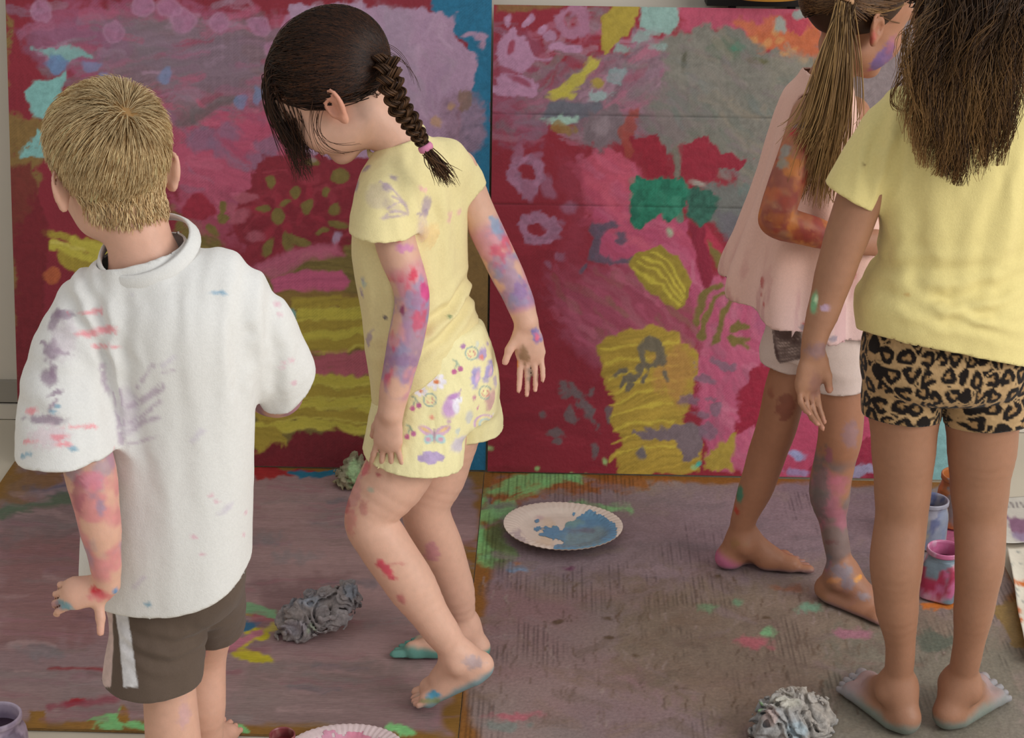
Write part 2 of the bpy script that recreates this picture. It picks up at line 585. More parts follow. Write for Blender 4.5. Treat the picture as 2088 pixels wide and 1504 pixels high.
# struct('ceiling', (-2.72, -1.6, 2.5), (2.8, WALL_Y + 0.12, 2.6), white_wall)
# stepped skirting: a grey strip over a cream foot
V, Fc = box_mesh((-2.6, WALL_Y - 0.016, 0.035), (2.8, WALL_Y, 0.085))
bb = mesh_obj('baseboard_back', V, Fc, base_grey, smooth=False); bb['kind'] = 'structure'
V, Fc = box_mesh((-2.6, WALL_Y - 0.022, -0.004), (2.8, WALL_Y, 0.031))
mesh_obj('baseboard_foot', V, Fc, white_wall, bb, smooth=False)
V, Fc = box_mesh((-2.6, WALL_Y - 0.012, 0.031), (2.8, WALL_Y, 0.035))
mesh_obj('baseboard_groove', V, Fc, mat('dark_gap', C(45, 38, 34), 0.9, noise=(40, 0.1)), bb, smooth=False)

# ================================================================== painted cardboard
CARD = C(128, 98, 48)
card_edge = mat('raw_cardboard_edge', C(120, 92, 52), 0.85, noise=(150, 0.2))


def sheet(name, P0, ex, ey, w, h, step, thick, paintfn, m, label, cat, relief=0.0012, warp=None):
    """a cardboard sheet: dense painted face, plain back and raw edges"""
    ex = nrm(ex); ey = nrm(ey); n = np.cross(ex, ey)
    nx, ny = int(w / step) + 1, int(h / step) + 1
    gx, gy = np.meshgrid(np.linspace(0, w, nx), np.linspace(0, h, ny), indexing='ij')
    P = P0 + gx.reshape(-1, 1) * ex + gy.reshape(-1, 1) * ey
    if warp is not None: P = P + warp(gx.ravel(), gy.ravel())[:, None] * n
    u, v, _ = proj(P)
    gxr, gyr = gx.ravel(), gy.ravel()
    # hand-wobble of every brush mark
    u = u + 16 * (fbm2(gxr * 11, gyr * 11, 901) - .5) * 2 + 5 * (fbm2(gxr * 48, gyr * 48, 902) - .5) * 2
    v = v + (16 if ey[2] > .5 else 9) * (fbm2(gxr * 11, gyr * 11, 903) - .5) * 2 + 5 * (fbm2(gxr * 48, gyr * 48, 904) - .5) * 2
    pt = Paint(u, v, CARD); pt.gx = gx.ravel(); pt.gy = gy.ravel()
    paintfn(pt)
    if ey[2] > .5:                                   # chalky poster paint
        lum = pt.col @ np.array([.3, .55, .15]); pt.col = 0.90 * pt.col + 0.085 * lum[:, None]
    Pf = P + n * (pt.h * relief)[:, None]
    idx = np.arange(nx * ny).reshape(nx, ny)
    Fq = np.stack([idx[:-1, :-1], idx[1:, :-1], idx[1:, 1:], idx[:-1, 1:]], -1).reshape(-1, 4)
    root = empty(name, P0 + ex * w / 2, label, cat)
    mesh_obj('painted_face', Pf, Fq, m, root, col=pt.col)
    # body behind the face
    bd = np.concatenate([idx[:, 0], idx[-1, 1:], idx[::-1, -1][1:], idx[0, ::-1][1:-1]])
    top = P[bd]; bot = P[bd] - n * thick; k = len(bd)
    V = np.concatenate([top, bot]); Fc = [(i, i + k, (i + 1) % k + k, (i + 1) % k) for i in range(k)] + [tuple(range(k, 2 * k))[::-1]]
    mesh_obj('cardboard_core', V, Fc, card_edge, root, smooth=False)
    return root


RED = C(131, 30, 46); DRED = C(112, 24, 34); PINK = C(178, 76, 104); MAUVE = C(132, 98, 118); LAV = C(162, 128, 154)
GREYM = C(124, 104, 112); BLUE = C(18, 102, 136); TURQ = C(118, 172, 168); YEL = C(160, 138, 34); OCHRE = C(142, 108, 44)
LYEL = C(182, 168, 44); GREYG = C(116, 112, 102); GREEN = C(24, 112, 86); NAVY = C(92, 80, 98); ORNG = C(188, 98, 44)
OLIVE = C(118, 100, 44)


def weave(pt, sx, sy, amp):
    """the press-marks of the cardboard flutes: tiny paint-free dots"""
    n = fbm2(pt.gx * 9, pt.gy * 9, 77, 2)
    dots = (np.sin(pt.gx * 2 * np.pi / sx) * np.sin(pt.gy * 2 * np.pi / sy) > 0.35) & (n > 0.52)
    f = np.where(dots, 1 - amp, 1.0)[:, None]
    pt.col = pt.col * f


def paint_left(p):
    p.col[:] = RED
    big = fbm2(p.u * 0.012, p.v * 0.012, 5)[:, None]
    p.col *= 0.9 + 0.25 * big
    p.poly([(0, 0), (14, 0), (46, 960), (0, 960)], CARD, soft=5, rough=9, dry=0.45)
    p.poly([(10, 230), (110, 250), (95, 340), (20, 520)], CARD, rough=16, soft=8, dry=0.35)
    # brown ground of the lower middle
    p.poly([(350, 430), (450, 480), (480, 545), (760, 500), (770, 940), (560, 960), (500, 900), (350, 720)], OLIVE, rough=24, soft=9, var=0.2, streak=0)
    p.poly([(330, 520), (440, 520), (480, 760), (330, 760)], OCHRE, rough=20, soft=10)
    # pinks
    p.poly([(300, 170), (420, 150), (560, 210), (600, 330), (520, 400), (420, 430), (360, 420), (330, 300)], PINK, rough=26, soft=16, opa=0.95, streak=20)
    p.poly([(60, 20), (340, 0), (640, 60), (560, 130), (300, 170), (140, 160), (90, 90)], C(158, 82, 112), rough=30, soft=22, opa=0.8, streak=5)
    p.poly([(360, 400), (480, 380), (560, 420), (500, 500), (400, 480)], C(160, 70, 94), rough=20, soft=14, opa=0.7)
    # grey-mauve cloud
    p.poly([(230, 30), (540, 40), (620, 120), (560, 200), (480, 245), (380, 260), (300, 190), (200, 140)], GREYM, rough=34, soft=24, opa=0.88, streak=-8, var=0.2)
    p.poly([(270, 60), (480, 70), (520, 160), (380, 200), (300, 150)], C(128, 106, 122), rough=30, soft=20, opa=0.6, streak=-5)
    p.poly([(30, 60), (130, 40), (270, 50), (260, 110), (90, 130)], C(132, 92, 120), rough=20, soft=14, opa=0.6)
    p.glaze([(30, 0), (640, 0), (600, 190), (320, 250), (110, 170)], [MAUVE, C(160, 92, 120), C(146, 118, 136), C(120, 104, 112), C(172, 84, 112), C(148, 60, 84), C(176, 136, 160)], 110, 201, ang=(-25, 15), opa=.5)
    p.glaze([(330, 210), (620, 190), (560, 420), (360, 440)], [C(188, 84, 112), C(170, 66, 96), C(196, 100, 126), C(150, 70, 100), C(136, 104, 128)], 60, 202, ang=(-10, 50), opa=.5)
    for x, y, r in [(90, 14, 26), (300, 8, 26), (372, 38, 26), (447, 44, 22), (522, 46, 22), (232, 60, 22), (350, 15, 20), (600, 60, 34), (590, 120, 30), (560, 95, 26)]:
        p.blob(x, y, r, r * 0.9, C(160, 106, 138), rough=3, soft=4, opa=0.75, var=0.2)
        p.ring(x, y, r * 0.95, r * 0.85, 2, C(178, 130, 156), rough=2, soft=3, opa=0.45)
    for x, y, r in [(410, 280, 34), (470, 270, 22), (440, 300, 18), (545, 300, 26), (520, 330, 22), (560, 330, 20)]:
        p.blob(x, y, r, r * 0.8, C(128, 98, 124), rough=10, soft=6, opa=0.7)
    p.stroke([(355, 245), (420, 225), (480, 205)], 11, C(104, 90, 92), soft=8, rough=6, streak=-20, opa=0.8)
    # blues
    p.poly([(50, 190), (75, 155), (128, 140), (118, 200), (95, 245), (70, 240)], TURQ, rough=7)
    p.poly([(45, 318), (80, 268), (104, 275), (100, 320)], TURQ, rough=8, dry=0.3)
    p.poly([(70, 92), (130, 88), (190, 108), (150, 120), (90, 108)], TURQ, rough=9, opa=0.8)
    p.blob(112, 122, 24, 18, C(94, 130, 172), rough=6, opa=0.85)
    for x, y, a, b in [(337, 160, 16, 18), (490, 205, 12, 16), (180, 130, 22, 12), (525, 190, 10, 16), (210, 155, 20, 12), (600, 205, 10, 12)]:
        p.blob(x, y, a, b, C(112, 132, 172), rough=5, opa=0.7)
    # crimson flower bank
    p.poly([(520, 330), (640, 300), (735, 350), (725, 470), (700, 520), (640, 500), (585, 545), (520, 520), (470, 470), (490, 400)], RED, rough=14, soft=5)
    p.glaze([(490, 340), (730, 330), (720, 500), (520, 520)], [C(146, 36, 54), C(118, 22, 38), C(156, 50, 66)], 40, 204, ang=(-60, 60), opa=.5)
    for cx, cy in ((630, 416), (560, 445)):
        for k in range(9):
            a = k * 0.7; p.blob(cx + 34 * math.cos(a), cy + 34 * math.sin(a), 15, 9, C(150, 34, 54) if k % 2 else C(126, 24, 42), ang=math.degrees(a), rough=3, soft=3, opa=.8)
    p.blob(402, 426, 32, 28, C(150, 32, 54), rough=5)
    for x, y, a, b in [(500, 400, 24, 16), (488, 440, 22, 14), (520, 480, 18, 10), (470, 420, 12, 9)]:
        p.blob(x, y, a, b, C(168, 84, 100), rough=4, opa=0.8)
    for x, y, a, b, g in [(632, 416, 13, 17, 10), (562, 442, 17, 19, 30), (695, 358, 18, 16, 0), (553, 375, 9, 12, -20), (603, 388, 9, 13, 30), (590, 490, 10, 20, -25),
                          (548, 500, 10, 22, 20), (612, 490, 9, 22, -60), (688, 418, 8, 12, 40), (690, 455, 18, 10, 20), (640, 330, 14, 10, 10), (660, 470, 8, 14, 60),
                          (452, 440, 14, 12, 0), (436, 470, 18, 9, 20), (455, 418, 8, 14, 10), (668, 388, 7, 10, 0), (580, 415, 5, 12, 60), (530, 430, 6, 10, 80)]:
        p.blob(x, y, a, b, OLIVE, ang=g, rough=3, soft=2)
    p.blob(686, 492, 8, 16, LAV, ang=20, rough=4)
    # pink bar and brushes of yellow
    p.poly([(500, 540), (600, 505), (690, 500), (700, 520), (600, 545), (560, 570)], C(184, 92, 118), rough=8, soft=8, opa=0.85, streak=-15)
    p.poly([(548, 566), (580, 557), (700, 558), (722, 575), (716, 592), (690, 600), (560, 602)], C(186, 82, 116), rough=5, streak=0)
    p.poly([(480, 600), (760, 605), (770, 640), (500, 640)], OCHRE, rough=8, soft=8, opa=0.7)
    for k, y in enumerate([628, 650, 672, 694, 712]):
        p.stroke([(604 - 6 * k, y), (680, y - 5), (770, y - 2)], 13, LYEL if k % 2 else YEL, rough=6, streak=-3, dry=0.25)
        p.stroke([(606, y + 9), (690, y + 8), (765, y - 1)], 2.2, C(190, 176, 60), rough=2, soft=2, opa=0.8)
    p.poly([(560, 720), (760, 722), (765, 765), (540, 770)], C(172, 84, 96), rough=12, soft=8, dry=0.3, streak=0)
    for k, y in enumerate([776, 800, 822, 846, 868]):
        p.stroke([(530, y + 8), (640, y + 2), (780, y)], 13, LYEL if k % 2 == 0 else YEL, rough=7, streak=-3, dry=0.22)
        p.stroke([(560, y + 14), (680, y + 8), (770, y + 6)], 2, C(188, 174, 58), rough=2, soft=2, opa=0.8)
    p.poly([(510, 880), (560, 870), (590, 940), (520, 930)], YEL, rough=10, streak=10)
    p.poly([(520, 930), (545, 905), (575, 912), (600, 880), (640, 895), (700, 870), (760, 895), (780, 975), (500, 975)], DRED, rough=9, soft=4)
    for x, y, c2 in [(92, 475, YEL), (105, 505, LYEL), (120, 530, YEL), (150, 490, LYEL)]:
        p.stroke([(x, y), (x + 70, y + 14), (x + 120, y + 22)], 12, c2, rough=6, streak=12, dry=0.2)
    p.stroke([(100, 500), (180, 505)], 3, C(192, 178, 70), rough=2)
    p.blob(105, 560, 16, 12, ORNG, rough=5, opa=0.7); p.blob(590, 650, 9, 18, TURQ, rough=3)
    p.poly([(20, 340), (75, 330), (95, 470), (88, 600), (100, 760), (110, 960), (40, 960)], DRED, rough=8, soft=5, opa=0.85)
    # lavender field and the blue corner
    p.poly([(860, -20), (1010, -20), (1010, 480), (955, 480), (935, 300), (960, 90), (900, 40)], BLUE, rough=8)
    p.poly([(600, 10), (760, 14), (930, 26), (935, 60), (950, 95), (975, 130), (968, 190), (940, 220), (930, 300), (860, 330), (700, 320), (600, 300), (560, 160)], LAV, rough=9, soft=3, var=0.10)
    p.glaze([(600, 20), (960, 40), (960, 300), (620, 300)], [C(170, 138, 164), C(150, 118, 146), C(176, 146, 168), C(156, 132, 150)], 90, 203, ang=(60, 120), ln=(20, 60), opa=.4)
    p.poly([(770, 20), (840, 20), (850, 220), (780, 220)], C(150, 130, 150), rough=20, soft=20, opa=0.5)
    p.poly([(900, 200), (950, 185), (985, 215), (1000, 285), (960, 320), (915, 305)], C(140, 108, 128), rough=18, soft=12, opa=0.85, var=0.25)
    p.blob(952, 205, 18, 26, C(126, 96, 70), rough=12, opa=0.7)
    p.blob(958, 72, 12, 5, LAV, rough=3); p.blob(980, 80, 14, 8, LAV, ang=30, rough=6); p.blob(982, 98, 8, 10, LAV, rough=4)
    p.blob(895, 245, 14, 12, C(184, 140, 90), rough=9, opa=0.7); p.blob(925, 215, 6, 10, C(184, 140, 90), rough=4, opa=0.7)
    p.poly([(945, 420), (1010, 400), (1010, 870), (960, 870), (945, 640)], CARD, rough=10, soft=5)
    p.poly([(930, 870), (1010, 855), (1010, 975), (930, 975)], BLUE, rough=6)
    p.blob(966, 912, 8, 5, C(110, 190, 130), rough=5); p.blob(976, 903, 5, 4, C(110, 190, 130), rough=5); p.blob(952, 925, 4, 7, C(110, 190, 130), rough=5)
    weave(p, 0.0075, 0.006, 0.13)
    p.col *= (0.97 + 0.06 * fbm2(p.u * 0.3, p.v * 0.3, 9, 2))[:, None]


def paint_right(p):
    p.col[:] = C(139, 29, 46)
    p.col *= (0.88 + 0.25 * fbm2(p.u * 0.01, p.v * 0.01, 15))[:, None]
    p.poly([(995, 0), (1015, 4), (1014, 20), (1030, 14), (1260, 10), (1258, 3)], CARD, rough=5, soft=4, opa=0.8)
    p.poly([(1005, 60), (1090, 60), (1120, 130), (1100, 300), (1000, 290)], C(142, 66, 90), rough=26, soft=18, opa=0.8)
    p.poly([(1100, 170), (1240, 100), (1340, 60), (1400, 140), (1350, 290), (1250, 290), (1170, 260), (1040, 270)], C(130, 98, 110), rough=34, soft=22, var=0.25)
    p.glaze([(1010, 40), (1260, 20), (1400, 60), (1340, 300), (1170, 290), (1010, 290)], [MAUVE, C(150, 84, 108), C(126, 104, 112), C(168, 128, 146), C(140, 60, 80), C(120, 112, 112), C(170, 96, 118)], 120, 211, ang=(-60, 30), opa=.5)
    p.glaze([(1010, 420), (1190, 420), (1230, 940), (1010, 940)], [C(124, 24, 40), C(152, 36, 54), C(134, 28, 46)], 60, 212, ang=(-15, 15), ln=(50, 120), opa=.4)
    # mauve print shapes
    LP = C(172, 122, 152)
    for x, y, a, b, g in [(1033, 40, 8, 15, 15), (1082, 36, 20, 8, -40), (1112, 52, 12, 8, -20), (1122, 66, 12, 8, 20), (1140, 92, 16, 10, 20), (1165, 98, 18, 8, -20), (1048, 60, 10, 8, 0)]:
        p.blob(x, y, a, b, LP, ang=g, rough=4, soft=2, var=0.2)
    p.ring(1170, 45, 26, 22, 10, C(160, 104, 130), rough=9, soft=3)
    p.blob(1045, 100, 38, 42, LP, rough=8); p.blob(1042, 92, 9, 14, C(150, 60, 84), ang=25, rough=2)
    p.blob(1052, 170, 40, 26, LP, rough=9); p.blob(1056, 158, 20, 8, C(150, 70, 96), ang=12, rough=2)
    p.stroke([(1080, 112), (1125, 116)], 3, LP, rough=2)
    p.blob(1020, 190, 18, 10, LP, rough=6)
    # top row
    p.poly([(1252, 2), (1310, 2), (1300, 55), (1262, 70), (1235, 110), (1225, 70)], YEL, rough=10)
    p.poly([(1310, 4), (1392, 6), (1384, 50), (1350, 70), (1318, 50)], C(128, 160, 152), rough=10)
    p.poly([(1390, 6), (1680, 10), (1680, 60), (1560, 60), (1390, 60)], C(172, 66, 92), rough=12, soft=6)
    p.poly([(1500, 44), (1560, 36), (1680, 40), (1680, 150), (1600, 110), (1530, 95)], ORNG, rough=16, soft=8, opa=0.8)
    p.blob(1630, 45, 34, 20, C(168, 50, 70), rough=9)
    for x, y, a, b, g in [(1140, 180, 26, 14, -25), (1175, 155, 24, 12, -40), (1200, 130, 22, 14, -40), (1215, 165, 14, 10, 0), (1150, 195, 24, 8, 0), (1250, 60, 18, 10, -50)]:
        p.blob(x, y, a, b, LYEL if a > 20 else YEL, ang=g, rough=8, soft=4, opa=0.9, streak=-30)
    # the grey field
    p.poly([(1340, 75), (1430, 50), (1520, 62), (1560, 100), (1680, 110), (1680, 420), (1600, 440), (1530, 420), (1480, 330), (1390, 300), (1330, 300), (1330, 200), (1370, 140)], GREYG, rough=20, soft=9, var=0.14)
    p.poly([(1300, 180), (1400, 170), (1420, 280), (1330, 310)], C(120, 104, 104), rough=26, soft=20, opa=0.7)
    p.poly([(1560, 110), (1680, 120), (1680, 230), (1590, 210)], C(128, 122, 106), rough=22, soft=18, opa=0.6)
    p.blob(1475, 105, 34, 24, C(84, 100, 80), rough=14, soft=9, opa=0.75); p.blob(1540, 122, 24, 9, C(94, 90, 58), ang=12, rough=5, soft=3)
    p.blob(1500, 95, 12, 8, C(56, 124, 98), rough=5, opa=0.8); p.blob(1395, 120, 4, 20, C(88, 86, 70), rough=4)
    for x, y in [(1558, 78), (1600, 105), (1575, 60), (1620, 95), (1530, 70), (1640, 120), (1590, 75)]:
        p.blob(x, y, 9, 7, C(192, 134, 70), rough=6, opa=0.7)
    for x, y in [(1330, 58), (1310, 75), (1590, 50), (1270, 95), (1345, 90), (1640, 30)]:
        p.blob(x, y, 16, 11, C(130, 156, 150), rough=9, opa=0.8)
    p.glaze([(1340, 80), (1520, 65), (1680, 120), (1680, 420), (1540, 410), (1390, 300), (1330, 290)], [C(104, 104, 92), C(128, 122, 112), C(120, 104, 106), C(112, 116, 112), C(136, 124, 106), C(98, 106, 96)], 130, 213, ang=(10, 60), ln=(25, 70), opa=.45)
    for k in range(14):
        x, y = 1350 + 20 * k, 120 + (k * 53) % 190
        p.stroke([(x, y), (x + 30, y + 22), (x + 50, y + 60)], 4, C(104, 102, 92) if k % 2 else C(128, 120, 110), rough=4, soft=4, opa=0.5)
    # crossing smears left of the grey
    p.poly([(1120, 205), (1225, 200), (1240, 225), (1160, 245), (1110, 240)], C(92, 98, 108), rough=12, soft=6, opa=0.85)
    p.poly([(1110, 240), (1180, 228), (1185, 245), (1130, 258)], C(150, 180, 165), rough=8); p.blob(1225, 190, 26, 12, C(140, 168, 165), rough=9, opa=0.8)
    p.blob(1150, 262, 26, 14, OCHRE, rough=8, opa=0.8); p.blob(1260, 150, 22, 16, TURQ, rough=12, opa=0.45)
    p.blob(1235, 265, 44, 46, C(118, 100, 106), rough=18, soft=8); p.blob(1226, 262, 22, 20, C(140, 122, 128), rough=10, soft=5, opa=0.8)
    p.poly([(1270, 240), (1300, 220), (1290, 330), (1270, 330)], C(150, 60, 44), rough=10, opa=0.8)
    # crimson flecks on grey
    p.poly([(1285, 285), (1330, 270), (1370, 340), (1340, 360), (1300, 330)], C(140, 20, 42), rough=12)
    p.poly([(1385, 295), (1440, 282), (1480, 310), (1530, 335), (1500, 345), (1450, 330), (1440, 370), (1400, 350)], C(140, 24, 46), rough=14)
    p.stroke([(1370, 300), (1385, 330), (1380, 350)], 7, C(112, 104, 92), rough=5)
    # coral pink, then the green patch
    p.poly([(1180, 330), (1240, 315), (1300, 345), (1290, 400), (1310, 450), (1190, 440)], C(184, 72, 96), rough=14, soft=6)
    p.poly([(1190, 420), (1310, 420), (1400, 450), (1430, 560), (1500, 580), (1440, 640), (1390, 560), (1290, 540), (1230, 530)], C(178, 70, 104), rough=12, soft=7, streak=30)
    p.poly([(1440, 370), (1530, 380), (1540, 460), (1480, 480), (1450, 440)], C(96, 112, 106), rough=18, soft=8, opa=0.85)
    p.poly([(1460, 430), (1530, 440), (1520, 520), (1480, 480)], C(96, 88, 100), rough=14, soft=8, opa=0.6)
    p.blob(1418, 372, 12, 7, C(150, 140, 130), rough=4)
    # lower pinks
    p.poly([(1120, 560), (1300, 530), (1420, 600), (1430, 700), (1330, 720), (1220, 760), (1160, 700)], C(158, 70, 94), rough=30, soft=26, opa=0.75, streak=40)
    p.poly([(1390, 560), (1560, 560), (1580, 960), (1440, 960), (1420, 800), (1440, 700)], C(182, 80, 112), rough=14, soft=6, streak=60)
    p.glaze([(1150, 560), (1300, 540), (1430, 620), (1430, 700), (1240, 750), (1170, 680)], [C(172, 78, 104), C(150, 62, 84), C(160, 86, 100), C(186, 92, 118), C(128, 92, 70)], 70, 214, ang=(25, 60), ln=(40, 100), opa=.5)
    p.glaze([(1390, 560), (1560, 570), (1570, 950), (1450, 950), (1430, 720)], [C(194, 92, 122), C(170, 68, 100), C(188, 106, 130), C(160, 84, 108)], 80, 215, ang=(40, 100), opa=.5)
    p.glaze([(1190, 330), (1300, 330), (1420, 460), (1420, 560), (1230, 520)], [C(196, 84, 108), C(172, 62, 92), C(186, 92, 120)], 60, 216, ang=(10, 60), opa=.5)
    p.poly([(1150, 330), (1200, 320), (1200, 540), (1130, 620)], C(148, 50, 70), rough=26, soft=24, opa=0.6)
    p.poly([(1275, 390), (1290, 362), (1350, 355), (1395, 362), (1404, 400), (1385, 440), (1360, 455), (1345, 435), (1325, 455), (1295, 462), (1285, 425)], GREEN, rough=9, soft=2, var=0.3)
    p.poly([(1396, 385), (1440, 380), (1462, 400), (1450, 440), (1425, 470), (1400, 440)], C(44, 96, 80), rough=10, soft=4, var=0.3)
    p.glaze([(1280, 370), (1400, 365), (1390, 430), (1300, 440)], [C(30, 124, 96), C(18, 92, 72), C(50, 132, 104)], 16, 217, ang=(40, 100), ln=(20, 45), opa=.6)
    p.poly([(1405, 458), (1445, 455), (1455, 560), (1438, 600), (1420, 540)], C(134, 26, 52), rough=5, streak=80)
    p.poly([(1440, 455), (1490, 520), (1480, 545), (1442, 490)], C(168, 40, 66), rough=5); p.poly([(1445, 480), (1475, 520), (1462, 545)], OLIVE, rough=4)
    for a in [[(1418, 650), (1430, 600), (1470, 575)], [(1430, 680), (1445, 620), (1478, 590)], [(1460, 690), (1470, 640), (1500, 600)], [(1495, 665), (1510, 660), (1530, 664)], [(1495, 685), (1515, 688), (1535, 682)], [(1500, 690), (1515, 690), (1530, 700)]]:
        p.stroke(a, 9, OLIVE, taper=0.5, rough=4, soft=3)
    p.poly([(1500, 800), (1530, 760), (1580, 720), (1620, 760), (1560, 860), (1490, 890)], C(150, 24, 52), rough=9, soft=4)
    # navy smears
    for x, y, a, b, g in [(1215, 470, 16, 14, 0), (1240, 460, 22, 7, -10), (1265, 475, 14, 10, 20), (1270, 488, 10, 8, 0), (1215, 500, 14, 22, 10), (1230, 525, 24, 10, 15), (1275, 535, 22, 6, 0), (1298, 532, 8, 5, 0), (1195, 540, 12, 5, -40), (1245, 452, 8, 6, 0)]:
        p.blob(x, y, a, b, NAVY, ang=g, rough=6, soft=3, opa=0.9)
    p.blob(1362, 478, 6, 8, C(156, 170, 140), rough=3)
    # lavender rings on crimson
    for x, y, a, b, wd in [(1082, 355, 26, 30, 11), (1096, 462, 30, 28, 11)]:
        p.ring(x, y, a, b, wd, C(160, 106, 134), rough=9, soft=3, var=0.25)
    for x, y, a, b, g in [(1062, 310, 14, 20, 0), (1055, 350, 8, 7, 0), (1085, 385, 12, 18, 0), (1125, 380, 12, 20, -20), (1115, 540, 8, 6, 20), (1150, 520, 14, 10, 0), (1140, 450, 10, 5, 0), (1130, 480, 8, 5, 0), (1100, 320, 12, 12, 0), (1160, 420, 14, 9, 0)]:
        p.blob(x, y, a, b, C(152, 94, 120), ang=g, rough=6, soft=4, opa=0.75)
    # yellow petal
    p.poly([(1288, 545), (1305, 512), (1340, 508), (1372, 530), (1412, 574), (1402, 606), (1382, 627), (1345, 606), (1310, 575)], C(150, 128, 30), rough=4, soft=2)
    for k in range(4):
        p.stroke([(1296 + 9 * k, 552 - 11 * k), (1345 + 8 * k, 585 - 9 * k), (1384 + 4 * k, 618 - 9 * k)], 2.4, C(196, 178, 40), rough=2, soft=2, opa=0.85)
    # big yellow hand patch
    p.poly([(1218, 725), (1232, 690), (1270, 668), (1330, 655), (1372, 668), (1388, 695), (1432, 712), (1425, 760), (1410, 820), (1396, 850), (1425, 900), (1420, 962), (1275, 972), (1262, 900), (1238, 860), (1246, 820), (1222, 770)], C(168, 138, 34), rough=8, soft=3, streak=-15, var=0.2)
    for k in range(9):
        y = 700 + 27 * k
        p.stroke([(1225 + 3 * k, y + 18), (1290, y - 2), (1380, y - 8)], 2.5, C(196, 172, 40), rough=3, soft=2, opa=0.8)
    p.poly([(1330, 720), (1400, 700), (1425, 740), (1390, 830), (1340, 800)], C(176, 120, 60), rough=16, soft=12, opa=0.6)
    GS = C(108, 98, 78)
    p.ring(1326, 716, 20, 26, 7, GS, rough=5, soft=3)
    for x, y, a, b, g in [(1330, 695, 18, 10, 0), (1352, 730, 8, 16, -15), (1300, 745, 10, 14, 30), (1285, 770, 18, 7, -35), (1255, 758, 18, 5, -25), (1275, 790, 14, 6, -30), (1310, 770, 18, 8, -60), (1360, 770, 6, 16, -10), (1268, 772, 14, 5, -30)]:
        p.blob(x, y, a, b, GS, ang=g, rough=5, soft=2)
    p.poly([(1290, 880), (1330, 865), (1420, 858), (1432, 890), (1420, 930), (1390, 940), (1378, 895), (1310, 893)], C(118, 100, 104), rough=10, soft=3); p.blob(1308, 925, 12, 16, C(110, 100, 100), rough=5)
    p.poly([(1430, 930), (1500, 880), (1490, 960), (1430, 965)], C(164, 138, 40), rough=9)
    for x, y, a, b, g in [(1440, 770, 20, 7, 5), (1420, 740, 6, 12, 0), (1470, 735, 16, 9, 40), (1490, 745, 8, 6, 0), (1410, 810, 14, 9, 0), (1455, 805, 14, 5, 0), (1465, 830, 12, 14, 0), (1430, 840, 18, 10, 0), (1440, 880, 22, 18, 0)]:
        p.blob(x, y, a, b, C(126, 96, 112), ang=g, rough=8, soft=3, opa=0.85)
    for x, y, a, b, g in [(1165, 800, 9, 26, -10), (1185, 830, 14, 34, -25), (1205, 860, 8, 24, -25), (1150, 790, 6, 16, 0), (1132, 885, 14, 7, 10), (1140, 905, 8, 5, 0), (1210, 920, 7, 14, 0), (1195, 800, 6, 14, 20), (1160, 850, 8, 18, -20), (1235, 840, 6, 14, 0), (1110, 850, 5, 8, 0)]:
        p.blob(x, y, a, b, C(108, 92, 94), ang=g, rough=9, soft=3, opa=0.9)
    p.poly([(1600, 840), (1800, 820), (1800, 980), (1560, 980)], C(176, 60, 92), rough=16, soft=8)
    p.poly([(1680, 900), (1800, 890), (1800, 980), (1650, 980)], C(150, 34, 62), rough=12)
    p.blob(1628, 930, 16, 9, C(150, 150, 190), rough=4); p.blob(1630, 962, 26, 9, C(150, 120, 160), rough=7); p.blob(1760, 965, 40, 14, C(150, 140, 170), rough=8)
    p.poly([(1800, 560), (2100, 560), (2100, 1000), (1830, 1000)], C(116, 162, 162), rough=10)
    p.poly([(1560, 420), (1900, 420), (1900, 830), (1600, 840), (1540, 640)], C(172, 84, 116), rough=20, soft=12)
    p.poly([(1680, 10), (2100, 10), (2100, 560), (1690, 430)], C(128, 112, 112), rough=20, soft=12)
    p.poly([(995, 955), (1260, 962), (1260, 985), (995, 985)], C(120, 26, 36), rough=4, soft=4, opa=0.6)
    for x, y in [(1003, 920), (1090, 958), (1160, 957), (1235, 935), (1410, 955), (1190, 962)]:
        p.blob(x, y, 6, 5, C(150, 180, 110), rough=3)
    p.blob(1420, 950, 7, 6, C(60, 170, 150), rough=2)
    # the two fold creases of the old box
    for g0 in (0.757, 0.572):
        k_ = np.exp(-((p.gy - g0 + 0.0006 * np.sin(p.gx * 40)) / 0.0013) ** 2); p.col *= (1 - 0.4 * k_)[:, None]; p.h -= 1.2 * k_
    weave(p, 0.007, 0.0065, 0.10)
    p.col *= (0.97 + 0.06 * fbm2(p.u * 0.3, p.v * 0.3, 9, 2))[:, None]


panel_paint = mat('dried_poster_paint', None, 0.5, attr=True, noise=(260, 0.05), bump=(130, 0.45), spec=0.3)
BL, BR = GND(40, 944), GND(990, 961.5)
BL[2] = BR[2] = 0.004
exv = nrm(BR - BL)
PW = np.linalg.norm(BR - BL)
backv = nrm(np.array([-exv[1], exv[0], 0]))
LEAN = math.asin(min(0.9, (WALL_Y - 0.012 - max(BL[1], BR[1])) / 1.02)) * 0.86
eyv = nrm(math.cos(LEAN) * np.array([0, 0, 1.0]) + math.sin(LEAN) * backv)
PHL = 1.02
warp_l = lambda x, y: 0.006 * np.sin(x * 2.6) * np.sin(y * 2.2)
sheet('painted_cardboard_panel', BL, exv, eyv, PW, PHL, 0.0031, 0.008, paint_left, panel_paint,
      'cardboard panel painted crimson, mauve and lavender with a blue right edge, behind the boy', 'painting', warp=warp_l)
BR2 = GND(994, 964); BR2[2] = 0.004
# height so that the upper edge shows just under the frame's top
sheet('painted_cardboard_panel', BR2, exv, eyv, PW, 0.978, 0.0031, 0.008, paint_right, panel_paint,
      'cardboard panel painted with a grey field, green patch and yellow handprint', 'painting', warp=warp_l)


